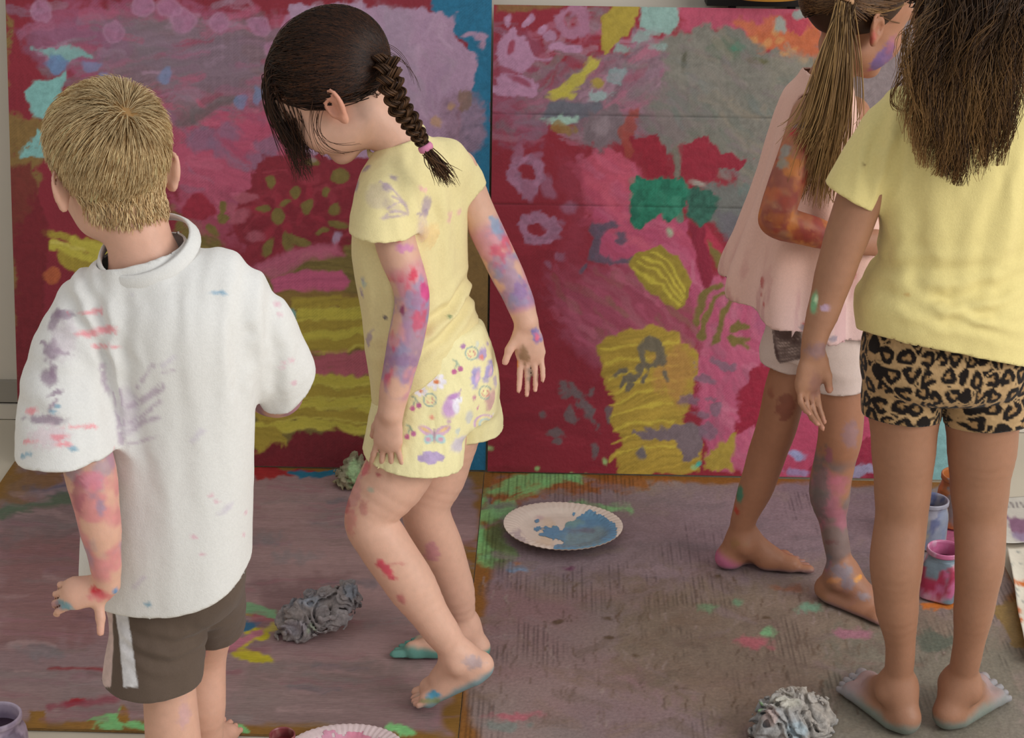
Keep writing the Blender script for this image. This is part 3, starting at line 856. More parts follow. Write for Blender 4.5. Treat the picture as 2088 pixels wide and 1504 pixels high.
# ------------------------------------------------------------------ painted sheets on the floor
def floor_common(p, base):
    p.col[:] = base
    n = fbm2(p.gx * 5, p.gy * 7, 31)
    p.col *= (0.82 + 0.36 * n)[:, None]
    m = sstep(0.45, 0.75, fbm2(p.gx * 3.1, p.gy * 4.2, 41))[:, None]
    p.col = p.col * (1 - 0.45 * m) + 0.45 * m * C(128, 82, 92)
    m = sstep(0.5, 0.8, fbm2(p.gx * 4.1 + 7, p.gy * 5.2, 47))[:, None]
    p.col = p.col * (1 - 0.4 * m) + 0.4 * m * C(108, 106, 106)


def brd(p, w, h, c2):
    d = np.minimum(np.minimum(p.gx, w - p.gx), np.minimum(p.gy, h - p.gy)) + 0.06 * (fbm2(p.gx * 14, p.gy * 14, 3) - 0.55)
    a = sstep(0.03, 0.008, d)[:, None]
    p.col = p.col * (1 - a) + a * c2


LG = C(122, 186, 118)


def paint_mat_left(p):
    floor_common(p, C(146, 119, 118))
    st = fbm2(p.gx * 4, p.gy * 130, 53)
    p.col *= (0.86 + 0.28 * st)[:, None]
    p.poly([(0, 1100), (160, 1080), (240, 1190), (200, 1300), (0, 1320)], C(124, 84, 82), soft=30, rough=40, opa=0.6, streak=0)
    p.poly([(520, 1180), (700, 1180), (720, 1260), (520, 1300)], C(104, 74, 78), soft=26, rough=30, opa=0.5, streak=0)
    p.poly([(0, 1000), (300, 960), (320, 1100), (0, 1110)], C(106, 96, 96), soft=30, rough=40, opa=0.6, streak=0)
    p.poly([(520, 1370), (820, 1340), (900, 1500), (430, 1500)], C(122, 108, 104), soft=30, rough=40, opa=0.6, streak=0)
    brd(p, MLW, MLH, C(128, 92, 40))
    p.poly([(0, 975), (60, 950), (150, 960), (70, 1010), (0, 1030)], C(124, 92, 52), rough=12, soft=8, opa=0.8)
    p.stroke([(-10, 1052), (60, 1026), (140, 1018)], 12, C(78, 100, 78), rough=12, soft=8, opa=0.85)
    p.stroke([(60, 1000), (140, 990)], 10, C(92, 92, 108), rough=8, soft=8, opa=0.8)
    p.poly([(520, 955), (640, 955), (650, 968), (520, 972)], C(150, 44, 44), rough=6); p.poly([(600, 962), (700, 958), (705, 972), (620, 974)], C(36, 104, 128), rough=5)
    for a, c2 in [([(470, 1235), (520, 1255)], YEL), ([(455, 1262), (540, 1300)], LYEL), ([(500, 1310), (560, 1275)], LYEL), ([(488, 1330), (555, 1345)], LYEL), ([(470, 1290), (520, 1272)], C(50, 100, 130)), ([(480, 1318), (530, 1290)], C(176, 110, 124)), ([(520, 1262), (560, 1268)], C(160, 84, 90)), ([(505, 1240), (560, 1262)], C(120, 160, 120))]:
        p.stroke(a, 11, c2, taper=0.4, rough=7, soft=3, streak=15)
    p.blob(160, 1428, 22, 9, C(150, 30, 44), ang=-25, rough=7); p.stroke([(100, 1440), (240, 1420)], 8, C(134, 62, 76), rough=6, soft=6, opa=0.8)
    p.stroke([(90, 1366), (220, 1368)], 3, C(128, 58, 62), rough=3, soft=3)
    for a in [[(175, 1490), (190, 1470), (235, 1465)], [(200, 1480), (235, 1480), (240, 1450)], [(255, 1475), (300, 1485)], [(440, 1490), (500, 1486)], [(790, 1482), (840, 1496)]]:
        p.stroke(a, 8, LG, rough=7, soft=3)
    p.poly([(60, 1450), (90, 1448), (92, 1490), (60, 1490)], C(140, 100, 40), rough=6); p.blob(170, 1478, 26, 10, C(140, 100, 44), rough=8); p.blob(246, 1462, 9, 18, C(144, 104, 40), rough=5)
    for k in range(26):
        x, y = 40 + (k * 211) % 860, 1010 + (k * 157) % 460
        p.stroke([(x, y), (x + 60 + 13 * (k % 4), y + 3)], 3 + k % 3, [C(146, 112, 116), C(100, 74, 76), C(132, 76, 88), C(92, 94, 102)][k % 4], rough=5, soft=4, opa=0.5, streak=0)
    p.glaze([(0, 990), (1000, 980), (960, 1480), (0, 1480)], [C(150, 122, 122), C(130, 98, 104), C(126, 116, 114), C(140, 96, 104), C(116, 98, 94), C(158, 132, 130)], 170, 224, ln=(60, 170), wd=(3, 9), ang=(-4, 6), opa=.45, dry=.42, soft=3, rough=3)
    for x, y, a in [(600, 1130, 40), (540, 1100, 36), (80, 1330, 40)]:
        p.blob(x, y, a, 12, C(96, 112, 116), rough=14, soft=8, opa=0.35)
    p.col *= (0.92 + 0.16 * fbm2(p.u * 0.4, p.v * 0.4, 9, 2))[:, None]


def paint_mat_right(p):
    floor_common(p, C(138, 120, 115))
    p.poly([(960, 1020), (1500, 990), (1900, 1000), (1900, 1120), (1300, 1180), (960, 1180)], C(130, 112, 118), soft=30, rough=40, opa=0.8)
    p.poly([(1300, 1190), (1900, 1220), (2100, 1330), (2000, 1504), (1500, 1504), (1250, 1350)], C(128, 112, 94), soft=40, rough=50, opa=0.75)
    p.poly([(1700, 1290), (2100, 1300), (2100, 1560), (1660, 1560)], C(116, 111, 98), soft=40, rough=50, opa=0.8)
    brd(p, MRW, MRH, C(134, 88, 40))
    p.poly([(1000, 968), (1260, 975), (1420, 975), (1240, 1005), (1120, 1010), (1060, 1030), (1000, 1020)], C(146, 88, 40), rough=14, soft=6, opa=0.9)
    for a, wd in [([(1000, 998), (1080, 975), (1180, 972)], 12), ([(930, 1060), (990, 1045), (1040, 1030)], 16), ([(930, 1025), (990, 1012)], 9), ([(1170, 970), (1195, 985)], 5), ([(1050, 1000), (1120, 990)], 9), ([(940, 1100), (975, 1090)], 12), ([(1160, 1030), (1290, 1035)], 6), ([(1000, 1085), (1030, 1130)], 20), ([(955, 1080), (1000, 1140)], 16)]:
        p.stroke(a, wd, LG if wd != 20 else C(104, 132, 78), rough=10, soft=6, opa=0.75, streak=-20, dry=0.25)
    p.poly([(995, 1070), (1025, 1065), (1030, 1150), (990, 1160)], C(88, 100, 58), rough=14, soft=10, opa=0.75)
    p.blob(1060, 1160, 24, 9, C(116, 136, 160), rough=8); p.blob(1055, 1150, 10, 4, C(170, 104, 60), rough=3); p.blob(1165, 1155, 14, 4, C(110, 70, 90), rough=4)
    # press marks of the flutes: dents running away from the viewer
    fl = np.sin(p.gx * 2 * np.pi / 0.0088 + 2.2 * fbm2(p.gx * 6, p.gy * 5, 71))
    m = sstep(0.47, 0.62, fbm2(p.gx * 9, p.gy * 6, 61)) * sstep(0.35, 0.55, fbm2(p.gx * 30, p.gy * 16, 67))
    p.col *= (1 - 0.42 * m * sstep(0.1, 0.8, fl))[:, None]
    p.h += 0.35 * fl * (0.35 + m)
    p.glaze([(960, 1180), (1400, 1160), (1800, 1200), (1950, 1320), (1700, 1480), (960, 1490)], [C(90, 70, 52), C(84, 66, 54), C(150, 132, 126), C(98, 78, 64)], 330, 221, ln=(7, 22), wd=(1.2, 2.6), ang=(84, 100), opa=.6, dry=.2, soft=1.5, rough=1)
    p.glaze([(960, 1180), (1400, 1160), (1900, 1200), (2000, 1400), (1700, 1500), (960, 1490)], [C(126, 106, 96), C(104, 88, 78), C(134, 116, 116), C(112, 98, 84), C(120, 100, 84)], 110, 222, ln=(40, 110), wd=(5, 12), ang=(-25, 35), opa=.45, dry=.4, soft=5, rough=5)
    p.glaze([(1000, 1000), (1500, 985), (1900, 1010), (1900, 1150), (1300, 1180), (1000, 1170)], [C(140, 120, 126), C(122, 104, 110), C(130, 116, 108), C(112, 100, 104)], 70, 223, ln=(40, 120), wd=(4, 9), ang=(-10, 10), opa=.45, dry=.4, soft=4, rough=4)
    for x, y, a, b, c2 in [(1540, 1308, 36, 13, C(176, 96, 106)), (1745, 1290, 36, 12, C(160, 106, 122)), (1050, 1455, 44, 7, C(170, 96, 106)), (1660, 1238, 24, 6, C(116, 160, 134)), (1440, 1238, 18, 7, C(112, 140, 108)), (1500, 1230, 8, 4, C(112, 150, 118)), (1600, 1200, 22, 5, C(140, 96, 74)), (1560, 1292, 12, 6, C(120, 176, 126)), (1750, 1230, 14, 5, C(120, 170, 140)), (1030, 1475, 34, 6, C(122, 128, 122)), (1900, 1310, 40, 20, C(84, 92, 80))]:
        p.blob(x, y, a, b, c2, rough=9, soft=5, opa=0.85)
    for x, y in [(1240, 1260), (1130, 1265), (1400, 1400), (1300, 1340), (1470, 1180), (1250, 1300), (1560, 1260)]:
        p.blob(x, y, 9, 4, C(78, 60, 36), rough=5, soft=3, opa=0.8)
    p.poly([(1870, 1230), (1960, 1215), (1960, 1235), (1880, 1242)], C(190, 112, 50), rough=5); p.poly([(2030, 1230), (2110, 1200), (2110, 1330), (2060, 1320)], C(132, 106, 60), rough=8)
    p.poly([(1880, 1040), (1960, 1010), (1960, 1110), (1880, 1120)], C(176, 84, 120), rough=8, opa=0.8)
    p.col *= (0.92 + 0.16 * fbm2(p.u * 0.4, p.v * 0.4, 9, 2))[:, None]


def floor_uv(a, b):
    return GND(a, b)


ML0, ML1 = GND(62, 1484), GND(918, 1502)          # front edge of the left sheet
A_ = GND(58, 941); B_ = GND(987, 962)
MLW = np.linalg.norm(B_ - A_) + 0.03
fx = nrm(B_ - A_); fy = nrm(np.array([-fx[1], fx[0], 0]))
MLH = float((A_ - ML0) @ fy)
orig = A_ - fy * MLH + np.array([0, 0, 0.0]) - fx * 0.03
mat_paint_l = mat('floor_paint_smooth', None, 0.5, attr=True, noise=(160, 0.16, (0.3, 3.0, 1)), bump=(120, 0.5, (0.3, 2.5, 1)), spec=0.3)
mat_paint_r = mat('floor_paint_fluted', None, 0.5, attr=True, noise=(160, 0.16), bump=(140, 0.5), spec=0.3)
SEAMW = float((GND(918, 1500) - orig) @ fx)
sheet('painted_floor_sheet', orig, fx, fy, MLW, MLH, 0.0036, 0.004, paint_mat_left, mat_paint_l,
      'mauve-smeared cardboard sheet on the floor under the boy, with yellow dabs', 'cardboard')
o2 = orig + fx * (MLW + 0.0015) - fy * 0.16
MRW, MRH = PW + 0.02, MLH + 0.16
sheet('painted_floor_sheet', o2, fx, fy, MRW, MRH, 0.0035, 0.004, paint_mat_right, mat_paint_r,
      'brown-grey fluted cardboard sheet on the floor under the white paper plate', 'cardboard', relief=0.0009)

# ================================================================== figure building
skin_pale = mat('skin_fair', None, 0.5, attr=True, noise=(90, 0.05), bump=(400, 0.12), sss=0.12, spec=0.35)
cloth_white = mat('cotton_jersey_printed', None, 0.9, attr=True, noise=(260, 0.04), bump=(500, 0.25), spec=0.1, sheen=0.15)
cloth_fine = mat('cotton_shorts_printed', None, 0.9, attr=True, noise=(300, 0.04), bump=(500, 0.2), spec=0.1, sheen=0.1)
hair_mat = mat('hair_strands', None, 0.48, attr=True, noise=(60, 0.08), spec=0.2)
eye_mat = mat('eye', C(120, 108, 100), 0.15, noise=(60, 0.1), spec=0.6)


def frame_of(fwd, up):
    f = nrm(fwd); u = np.asarray(up, float); u = nrm(u - f * (u @ f)); r = np.cross(f, u)
    return np.array([r, f, u])            # rows: right, forward, up


def head(G, c, fwd, up, s=1.0, slim=1.0):
    """child's head, s = 1 is 0.2 m from chin to crown; returns the frame"""
    A = frame_of(fwd, up); c = np.asarray(c, float)
    P = lambda x, y, z: c + s * (x * A[0] + y * A[1] + z * A[2])
    E = lambda x, y, z, rx, ry, rz, k=0.012, op='add': G.ell(P(x, y, z), A, np.array([rx, ry, rz]) * s, k, op)
    E(0, -0.010, 0.028, 0.071 * slim, 0.087, 0.074)
    E(0, 0.030, -0.030, 0.056 * slim, 0.056, 0.064, 0.03)
    E(0, 0.050, 0.030, 0.055 * slim, 0.040, 0.045, 0.03)
    for q in (-1, 1):
        E(q * 0.030, 0.052, -0.034, 0.030, 0.030, 0.030, 0.015)
        E(q * 0.036, 0.018, -0.062, 0.018, 0.036, 0.020, 0.02)
    E(0, 0.062, -0.082, 0.021, 0.019, 0.016, 0.02)
    for q in (-1, 1):
        E(q * 0.031, 0.094, 0.004, 0.017, 0.011, 0.010, 0.010, 'sub')
        E(q * 0.031, 0.086, 0.019, 0.020, 0.006, 0.005, 0.012)
    G.cone(P(0, 0.084, 0.006), P(0, 0.099, -0.023), 0.006 * s, 0.0095 * s, 0.008)
    for q in (-1, 1): E(q * 0.010, 0.092, -0.027, 0.0065, 0.007, 0.0055, 0.005)
    E(0, 0.084, -0.051, 0.020, 0.010, 0.0050, 0.004)
    E(0, 0.082, -0.060, 0.017, 0.010, 0.0055, 0.004)
    E(0, 0.096, -0.0555, 0.017, 0.005, 0.0012, 0.002, 'sub')
    return A, P


def ear(G, P, A, q, s=1.0, k=0.006, flare=0.45):
    """q = +1 right, -1 left ear of the head frame"""
    n = nrm(q * A[0] - 0.0 * A[1]); back = -A[1]
    out = nrm(math.cos(flare) * back + math.sin(flare) * n)    # the flap leans out and back
    up = nrm(A[2] - 0.22 * A[1]); wv = nrm(np.cross(out, up))
    B = np.array([out, wv, nrm(np.cross(wv, out))])
    base = P(q * 0.066, 0.002, -0.014)
    c = base + s * 0.008 * out + s * 0.002 * n
    # rim as a curved tube, lobe, thin inner plate
    rim = []
    for t in np.linspace(-0.45, 1.15, 9) * math.pi:
        rr = 0.0165 + 0.003 * math.sin(t)
        rim.append(c + s * (rr * math.cos(t - 0.3) * 1.0 * out + 0.0225 * math.sin(t) * B[2] + 0.004 * n))
    G.chain(rim, [0.0032 * s] * len(rim), 0.003, 2)
    G.ell(c + s * 0.000 * n, np.array([out, wv, B[2]]), np.array([0.0160, 0.0035, 0.0205]) * s, k)
    G.ell(base + s * (0.005 * out - 0.022 * B[2] + 0.003 * n), B, np.array([0.009, 0.005, 0.010]) * s, 0.005)
    G.ell(base + s * (0.002 * out + 0.004 * n), B, np.array([0.010, 0.008, 0.018]) * s, 0.008)
    side = nrm(n * 0.9 + A[1] * 0.3)
    G.ell(c + s * (0.006 * side - 0.001 * B[2] - 0.003 * out), np.array([out, wv, B[2]]), np.array([0.008, 0.0045, 0.012]) * s, 0.004, 'sub')


def hand(G, wrist, D, T, curlN, L, curls, spread=0.10, thumb=(0.75, 0.7, 0.25), tcurl=0.35, rw=None, palm_k=0.010):
    """D wrist->knuckles, T towards the thumb, curlN the way the palm faces; curls: bend (rad) per finger, index first"""
    D = nrm(D); T = nrm(np.asarray(T, float) - D * np.dot(D, T)); N = np.cross(D, T)
    if np.dot(N, curlN) < 0: N = -N
    A = np.array([D, T, N]); W = np.asarray(wrist, float)
    tips = []
    G.ell(W + D * 0.27 * L, A, np.array([0.31, 0.205, 0.105]) * L, palm_k)
    G.ell(W + D * 0.42 * L, A, np.array([0.14, 0.215, 0.085]) * L, 0.008)
    G.ell(W + D * 0.16 * L + T * 0.11 * L + N * 0.04 * L, A, np.array([0.19, 0.095, 0.095]) * L, 0.008)
    lens = (0.48, 0.54, 0.50, 0.39); off = (0.150, 0.052, -0.050, -0.148); dk = (0.50, 0.525, 0.51, 0.47)
    for i in range(4):
        p = W + D * dk[i] * L + T * off[i] * L
        ang = spread * (1.5 - i) * 0.66
        d = nrm(D * math.cos(ang) + T * math.sin(ang)); cu = curls[i]; r = 0.047 * L * (0.9 if i == 3 else 1)
        a = 0.0
        for j, (fr, w) in enumerate(((0.46, 0.75), (0.30, 1.0), (0.24, 0.7))):
            a += cu * w
            q = p + (d * math.cos(a) + N * math.sin(a)) * fr * lens[i] * L
            G.cone(p, q, r * (1 - 0.08 * j), r * (0.94 - 0.09 * j), 0.002 if j else 0.004)
            p = q
        tips.append(p)
    p = W + D * 0.14 * L + T * 0.15 * L + N * 0.05 * L
    d = nrm(D * thumb[0] + T * thumb[1] + N * thumb[2])
    q = p + d * 0.22 * L; G.cone(p, q, 0.075 * L, 0.062 * L, 0.006)
    d2 = nrm(d + nrm(D - T * 0.3) * tcurl); t_ = q + d2 * 0.19 * L
    G.cone(q, t_, 0.060 * L, 0.050 * L, 0.004); tips.append(t_)
    return tips


def foot(G, ankle, fwd, big, L, up=(0, 0, 1), ah=0.062, toe_up=0.0):
    """ankle joint, forward of the sole, big-toe side, length; up = normal of the sole"""
    u = nrm(up); f = nrm(np.asarray(fwd, float) - u * np.dot(fwd, u)); b = np.cross(u, f)
    if np.dot(b, big) < 0: b = -b
    A = np.array([f, b, u]); K = np.asarray(ankle, float); S = K - u * ah      # point on the sole below the ankle
    w = 0.19 * L
    G.ell(S - f * 0.13 * L + u * 0.125 * L, A, np.array([0.145, 0.125, 0.135]) * L, 0.012)        # heel
    G.cone(K + u * 0.03 * L, S - f * 0.14 * L + u * 0.15 * L, 0.16 * L, 0.12 * L, 0.012)
    G.cone(K, S + f * 0.28 * L + u * 0.15 * L + b * 0.02 * L, 0.165 * L, 0.125 * L, 0.014)             # instep
    G.cone(S + f * 0.26 * L + u * 0.13 * L + b * 0.05 * L, S + f * 0.50 * L + u * 0.095 * L + b * 0.09 * L, 0.115 * L, 0.095 * L, 0.014)
    G.cone(S - f * 0.05 * L + u * 0.08 * L - b * 0.07 * L, S + f * 0.46 * L + u * 0.07 * L - b * 0.12 * L, 0.085 * L, 0.070 * L, 0.014)
    G.cone(S + f * 0.48 * L + u * 0.08 * L + b * 0.09 * L, S + f * 0.46 * L + u * 0.07 * L - b * 0.10 * L, 0.085 * L, 0.070 * L, 0.012)
    tips = []
    for i, (o, ln, r) in enumerate(((0.128, 0.71, 0.058), (0.040, 0.71, 0.037), (-0.032, 0.68, 0.034), (-0.098, 0.635, 0.032), (-0.158, 0.58, 0.031))):
        p = S + f * (0.50 - 0.03 * i) * L + u * 0.075 * L + b * o * 0.95 * L
        q = S + f * (ln - 0.03) * L + u * (0.055 + toe_up) * L + b * o * 1.14 * L
        G.cone(p, q, r * 0.92 * L, r * L, 0.0015); tips.append(q)
    for q in (-1, 1): G.ell(K + b * q * 0.13 * L - u * 0.02 * L, np.eye(3), np.array([0.06, 0.06, 0.07]) * L, 0.012)
    return A, S, tips


def near_chain(X, P):
    """distance of points X to the polyline P and parameter along it (0..1)"""
    best = np.full(len(X), 9.0, np.float32); par = np.zeros(len(X), np.float32); n = len(P) - 1
    for i in range(n):
        a, b = P[i], P[i + 1]; e = b - a; t = np.clip(((X - a) @ e) / (e @ e + 1e-12), 0, 1)
        d = np.linalg.norm(X - a - t[:, None] * e, axis=1)
        m = d < best; best[m] = d[m]; par[m] = (i + t[m]) / n
    return best, par


def skin_paint(V, Q, base):
    N = vnormals(V, Q); u, v, _ = proj(V)
    p = Paint(u, v, base, X=V, N=N)
    n = fbm3(V[:, 0] * 14, V[:, 1] * 14, V[:, 2] * 14, 3)
    p.col *= (0.95 + 0.10 * n)[:, None]
    return p


def mottle(p, chain_pts, rad, t0, t1, rgb, scale, thr, opa, seed, soft=0.08):
    d, t = near_chain(p.X, chain_pts)
    X = p.X * scale
    n = fbm3(X[:, 0], X[:, 1], X[:, 2], seed, 3)
    m = (d < rad) * sstep(t0 - 0.04, t0 + 0.04, t) * sstep(t1 + 0.04, t1 - 0.04, t) * sstep(thr - soft, thr + soft, n) * opa
    p.col = p.col * (1 - m[:, None]) + m[:, None] * np.asarray(rgb)[None, :] * (0.85 + 0.3 * noise3(X[:, 0] * 5, X[:, 1] * 5, X[:, 2] * 5, seed + 9))[:, None]


def lips_and_nails(p, P, A, s, tips, rgb=(176, 104, 96)):
    q = P(0, 0.092, -0.056); d = p.X - q
    e = np.sqrt((d @ A[0] / (0.019 * s)) ** 2 + (d @ A[1] / (0.012 * s)) ** 2 + (d @ A[2] / (0.010 * s)) ** 2)
    a = sstep(1.1, 0.8, e)[:, None] * 0.7
    p.col = p.col * (1 - a) + a * C(*rgb)
    for t in tips:
        a = sstep(0.012, 0.004, np.linalg.norm(p.X - t, axis=1))[:, None] * 0.25
        p.col = p.col * (1 - a) + a * C(205, 140, 125)


def garment(name, parent, h, lofts, sleeves, m, thick=0.007, hem=None, neck=None, extra=None, wrinkle=None, k=0.02, base=(0.7, 0.7, 0.7), paintfn=None, pre=None):
    """cloth shell. lofts: list of Loft; sleeves: (pts, radii, end plane normal or None); hem/neck: cut functions on the lofts"""
    lo = np.min([l.lo for l in lofts] + [np.min(np.asarray(s_[0]) - np.max(s_[1]), axis=0) for s_ in sleeves], axis=0) - 0.04
    hi = np.max([l.hi for l in lofts] + [np.max(np.asarray(s_[0]) + np.max(s_[1]), axis=0) for s_ in sleeves], axis=0) + 0.04
    Go, Gi = Grid(lo, hi, h), Grid(lo, hi, h)
    cuts = [c for c in (hem or []) + (neck or [])]
    cutf = None
    if cuts:
        def cutf(X, Y, Z):
            d = cuts[0](X, Y, Z)
            for c in cuts[1:]: d = np.maximum(d, c(X, Y, Z))
            return d
    for l in lofts:
        Go.loft(l, 0, 0.015); Gi.loft(l, 0, 0.015)
    if cutf is not None:
        Go.clip(cutf, lo, hi, 0.003)
    ends = []
    for pts, rad, endn in sleeves:
        pts = np.asarray(pts, float); rad = np.asarray(rad, float)
        e = pts[-1] + nrm(pts[-1] - pts[-2]) * (rad[-1] * 1.3)
        T = Grid(lo, hi, h)
        T.chain(np.vstack([pts, e]), np.append(rad, rad[-1]), 0.0, 4)
        n_ = nrm(endn if endn is not None else pts[-1] - pts[-2])
        ends.append((T.F.copy(), pts[-1], n_))
        T.clip(plane_cut(pts[-1], n_), lo, hi, 0.003)
        Go.F = smin(Go.F, T.F, k)
    if extra: extra(Go, Gi)
    # open cloth surface: drop the caps left by the cuts, then give it thickness
    gr = np.gradient(Gi.F, h); gm = np.sqrt(gr[0] ** 2 + gr[1] ** 2 + gr[2] ** 2)
    De = Gi.F / np.clip(gm, 0.25, 2.0)
    V, Q = Go.mesh()
    q = np.clip((V - Go.lo) / h, 0, np.array(De.shape) - 1.001); I = q.astype(int); f = q - I
    def tri(Fd):
        r = 0
        for dx in (0, 1):
            for dy in (0, 1):
                for dz in (0, 1):
                    r = r + (f[:, 0] if dx else 1 - f[:, 0]) * (f[:, 1] if dy else 1 - f[:, 1]) * (f[:, 2] if dz else 1 - f[:, 2]) * Fd[I[:, 0] + dx, I[:, 1] + dy, I[:, 2] + dz]
        return r
    dv = tri(De); gone = np.zeros(len(V), bool)
    if not sleeves:
        gone = dv < -0.55 * h
    else:
        for c_ in cuts: gone |= (dv < -0.55 * h) & (c_(V[:, 0], V[:, 1], V[:, 2]) > -1.2 * h)
        for TF, pe, n_ in ends:
            gone |= (np.abs((V - pe) @ n_) < 1.2 * h) & (tri(TF) < -0.6 * h) & (dv > 0.4 * h)
    Q = Q[(~gone)[Q].all(1)]
    used = np.unique(Q); mp = np.full(len(V), -1); mp[used] = np.arange(len(used)); V = V[used]; Q = mp[Q]
    # even out the cut edges
    E = np.sort(np.concatenate([Q[:, [0, 1]], Q[:, [1, 2]], Q[:, [2, 3]], Q[:, [3, 0]]]), axis=1)
    E, cn = np.unique(E, axis=0, return_counts=True); B = E[cn == 1]
    for _ in range(8):
        acc = np.zeros_like(V); c = np.zeros(len(V))
        for a, b in ((0, 1), (1, 0)):
            for k_ in range(3): acc[:, k_] += np.bincount(B[:, a], V[B[:, b], k_], len(V))
            c += np.bincount(B[:, a], minlength=len(V))
        on = c >= 2; V[on] = 0.5 * V[on] + 0.5 * acc[on] / c[on][:, None]
    N = vnormals(V, Q)
    if wrinkle is not None:
        V = (V + wrinkle(V, N)).astype(np.float32); N = vnormals(V, Q)
    u, v, _ = proj(V)
    p = Paint(u, v, base, X=V, N=N)
    if paintfn: paintfn(p)
    o = mesh_obj(name, V, Q, m, parent, col=p.col)
    md = o.modifiers.new('cloth_thickness', 'SOLIDIFY'); md.thickness = 0.0028; md.offset = -1.0; md.use_rim_only = True
    return o, p


def folds(V, N, dirs):
    """cloth folds: dirs rows (point, along, across, amplitude, wavelength, reach)"""
    d = np.zeros(len(V), np.float32)
    for pt, al, ac, amp, wl, reach in dirs:
        al = nrm(al); ac = nrm(np.asarray(ac, float) - al * np.dot(al, ac)); q = V - np.asarray(pt)
        a, c = q @ al, q @ ac
        c = c + 0.012 * (fbm3(V[:, 0] * 18, V[:, 1] * 18, V[:, 2] * 18, 5) - 0.5) * 2
        w_ = np.exp(-(a / reach) ** 2) * np.exp(-(c / (wl * 1.0)) ** 2)
        d += amp * w_ * np.cos(c / wl * 2 * np.pi)
    return N_out(V, N, d)


def N_out(V, N, d):
    return N * d[:, None]


def cloth_noise(V, N, amp, sx, sy, sz, seed):
    n = fbm3(V[:, 0] * sx, V[:, 1] * sy, V[:, 2] * sz, seed, 3) - 0.5
    return N * (2 * amp * n)[:, None]


# ------------------------------------------------------------------ hair: bundles of thin tapering strands
def strands(paths, r0, r1, cols, tipcols=None, cpow=1.0):
    """paths (n, m, 3) -> triangular tubes; returns V, F(quads), colours"""
    P = np.asarray(paths, float); n, m, _ = P.shape
    T = np.gradient(P, axis=1); T /= np.linalg.norm(T, axis=2, keepdims=True) + 1e-12
    ref = np.array([0.31, -0.83, 0.46]); S = np.cross(T, ref); S /= np.linalg.norm(S, axis=2, keepdims=True) + 1e-12
    B = np.cross(T, S)
    t = np.linspace(0, 1, m)[None, :, None]
    r0 = np.broadcast_to(np.asarray(r0, float).reshape(-1, 1, 1), (n, 1, 1)); R = r0 * (1 - t ** 2.2) + r1 * t ** 2.2
    rings = [P + R * (math.cos(a) * S + math.sin(a) * B) for a in (0.5, 2.59, 4.69)]
    V = np.stack(rings, 2).reshape(-1, 3)
    base = (np.arange(n) * m * 3)[:, None, None] + (np.arange(m - 1) * 3)[None, :, None]
    k = np.arange(3)[None, None, :]; k2 = (k + 1) % 3
    Fq = np.stack([base + k, base + k2, base + 3 + k2, base + 3 + k], -1).reshape(-1, 4)
    c0 = np.asarray(cols, float)[:, None, :]; c1 = c0 if tipcols is None else np.asarray(tipcols, float)[:, None, :]
    Cc = (c0 * (1 - t ** cpow) + c1 * t ** cpow)[:, :, None, :].repeat(3, 2).reshape(-1, 3)
    return V, Fq, Cc


def merge(parts):
    Vs, Fs, Cs = [], [], []; o = 0
    for V, Fq, Cc in parts:
        Vs.append(V); Fs.append(Fq + o); Cs.append(Cc); o += len(V)
    return np.concatenate(Vs), np.concatenate(Fs), np.concatenate(Cs)


def bez(p0, p1, p2, p3, m):
    t = np.linspace(0, 1, m)[None, :, None]
    f = lambda a: np.asarray(a, float)[:, None, :]
    return (1 - t) ** 3 * f(p0) + 3 * t * (1 - t) ** 2 * f(p1) + 3 * t * t * (1 - t) * f(p2) + t ** 3 * f(p3)


def hair_cols(n, dark, light, seed, pw=1.0):
    r = np.random.default_rng(seed).random((n, 1)) ** pw
    return np.asarray(dark) * (1 - r) + np.asarray(light) * r


def scalp_points(P, A, s, n, keep, seed, grow=1.03):
    """random roots on the skull ellipsoid of head(); keep(x, y, z) in head units on the unit sphere"""
    r = np.random.default_rng(seed); q = r.normal(size=(n * 4, 3)); q /= np.linalg.norm(q, axis=1, keepdims=True)
    q = q[keep(q)][:n]
    loc = q * np.array([0.071, 0.087, 0.074]) * grow + np.array([0, -0.010, 0.028])
    W = P(0, 0, 0) + s * loc @ A
    nn = q / np.array([0.071, 0.087, 0.074]); nn /= np.linalg.norm(nn, axis=1, keepdims=True)
    return W, nn @ A, q


def hair_cap(P, A, s, grow, cutters, h=0.0035, r=(0.071, 0.087, 0.074)):
    c = P(0, -0.010, 0.028); g = Grid(c - 0.13 * s, c + 0.13 * s, h)
    g.ell(c, A, (np.array(r) + grow) * s, 0)
    for pt, n_ in cutters:
        w = P(*pt); nv = nrm(np.asarray(n_, float) @ A)
        g.clip(plane_cut(w, nv), c - 0.13 * s, c + 0.13 * s, 0.006)
    return g.mesh()


def eyes(parent, P, A, s):
    me = None
    for q in (-1, 1):
        c = P(q * 0.030, 0.0690, 0.003); r = 0.0105 * s
        V, Fc = [], []
        for i in range(9):
            th = math.pi * i / 8
            for j in range(12):
                ph = 2 * math.pi * j / 12
                V.append(c + r * (math.cos(th) * A[1] + math.sin(th) * (math.cos(ph) * A[0] + math.sin(ph) * A[2])))
        for i in range(8):
            for j in range(12):
                Fc.append((i * 12 + j, (i + 1) * 12 + j, (i + 1) * 12 + (j + 1) % 12, i * 12 + (j + 1) % 12))
        cols = np.tile(C(190, 184, 178), (len(V), 1)); k = np.arange(len(V)) // 12
        cols[k <= 2] = C(60, 40, 28); cols[k <= 0] = C(10, 8, 8)
        mesh_obj('eye', V, Fc, eye_attr, parent, col=cols)


eye_attr = mat('eye_wet', None, 0.12, attr=True, noise=(60, 0.05), spec=0.6)


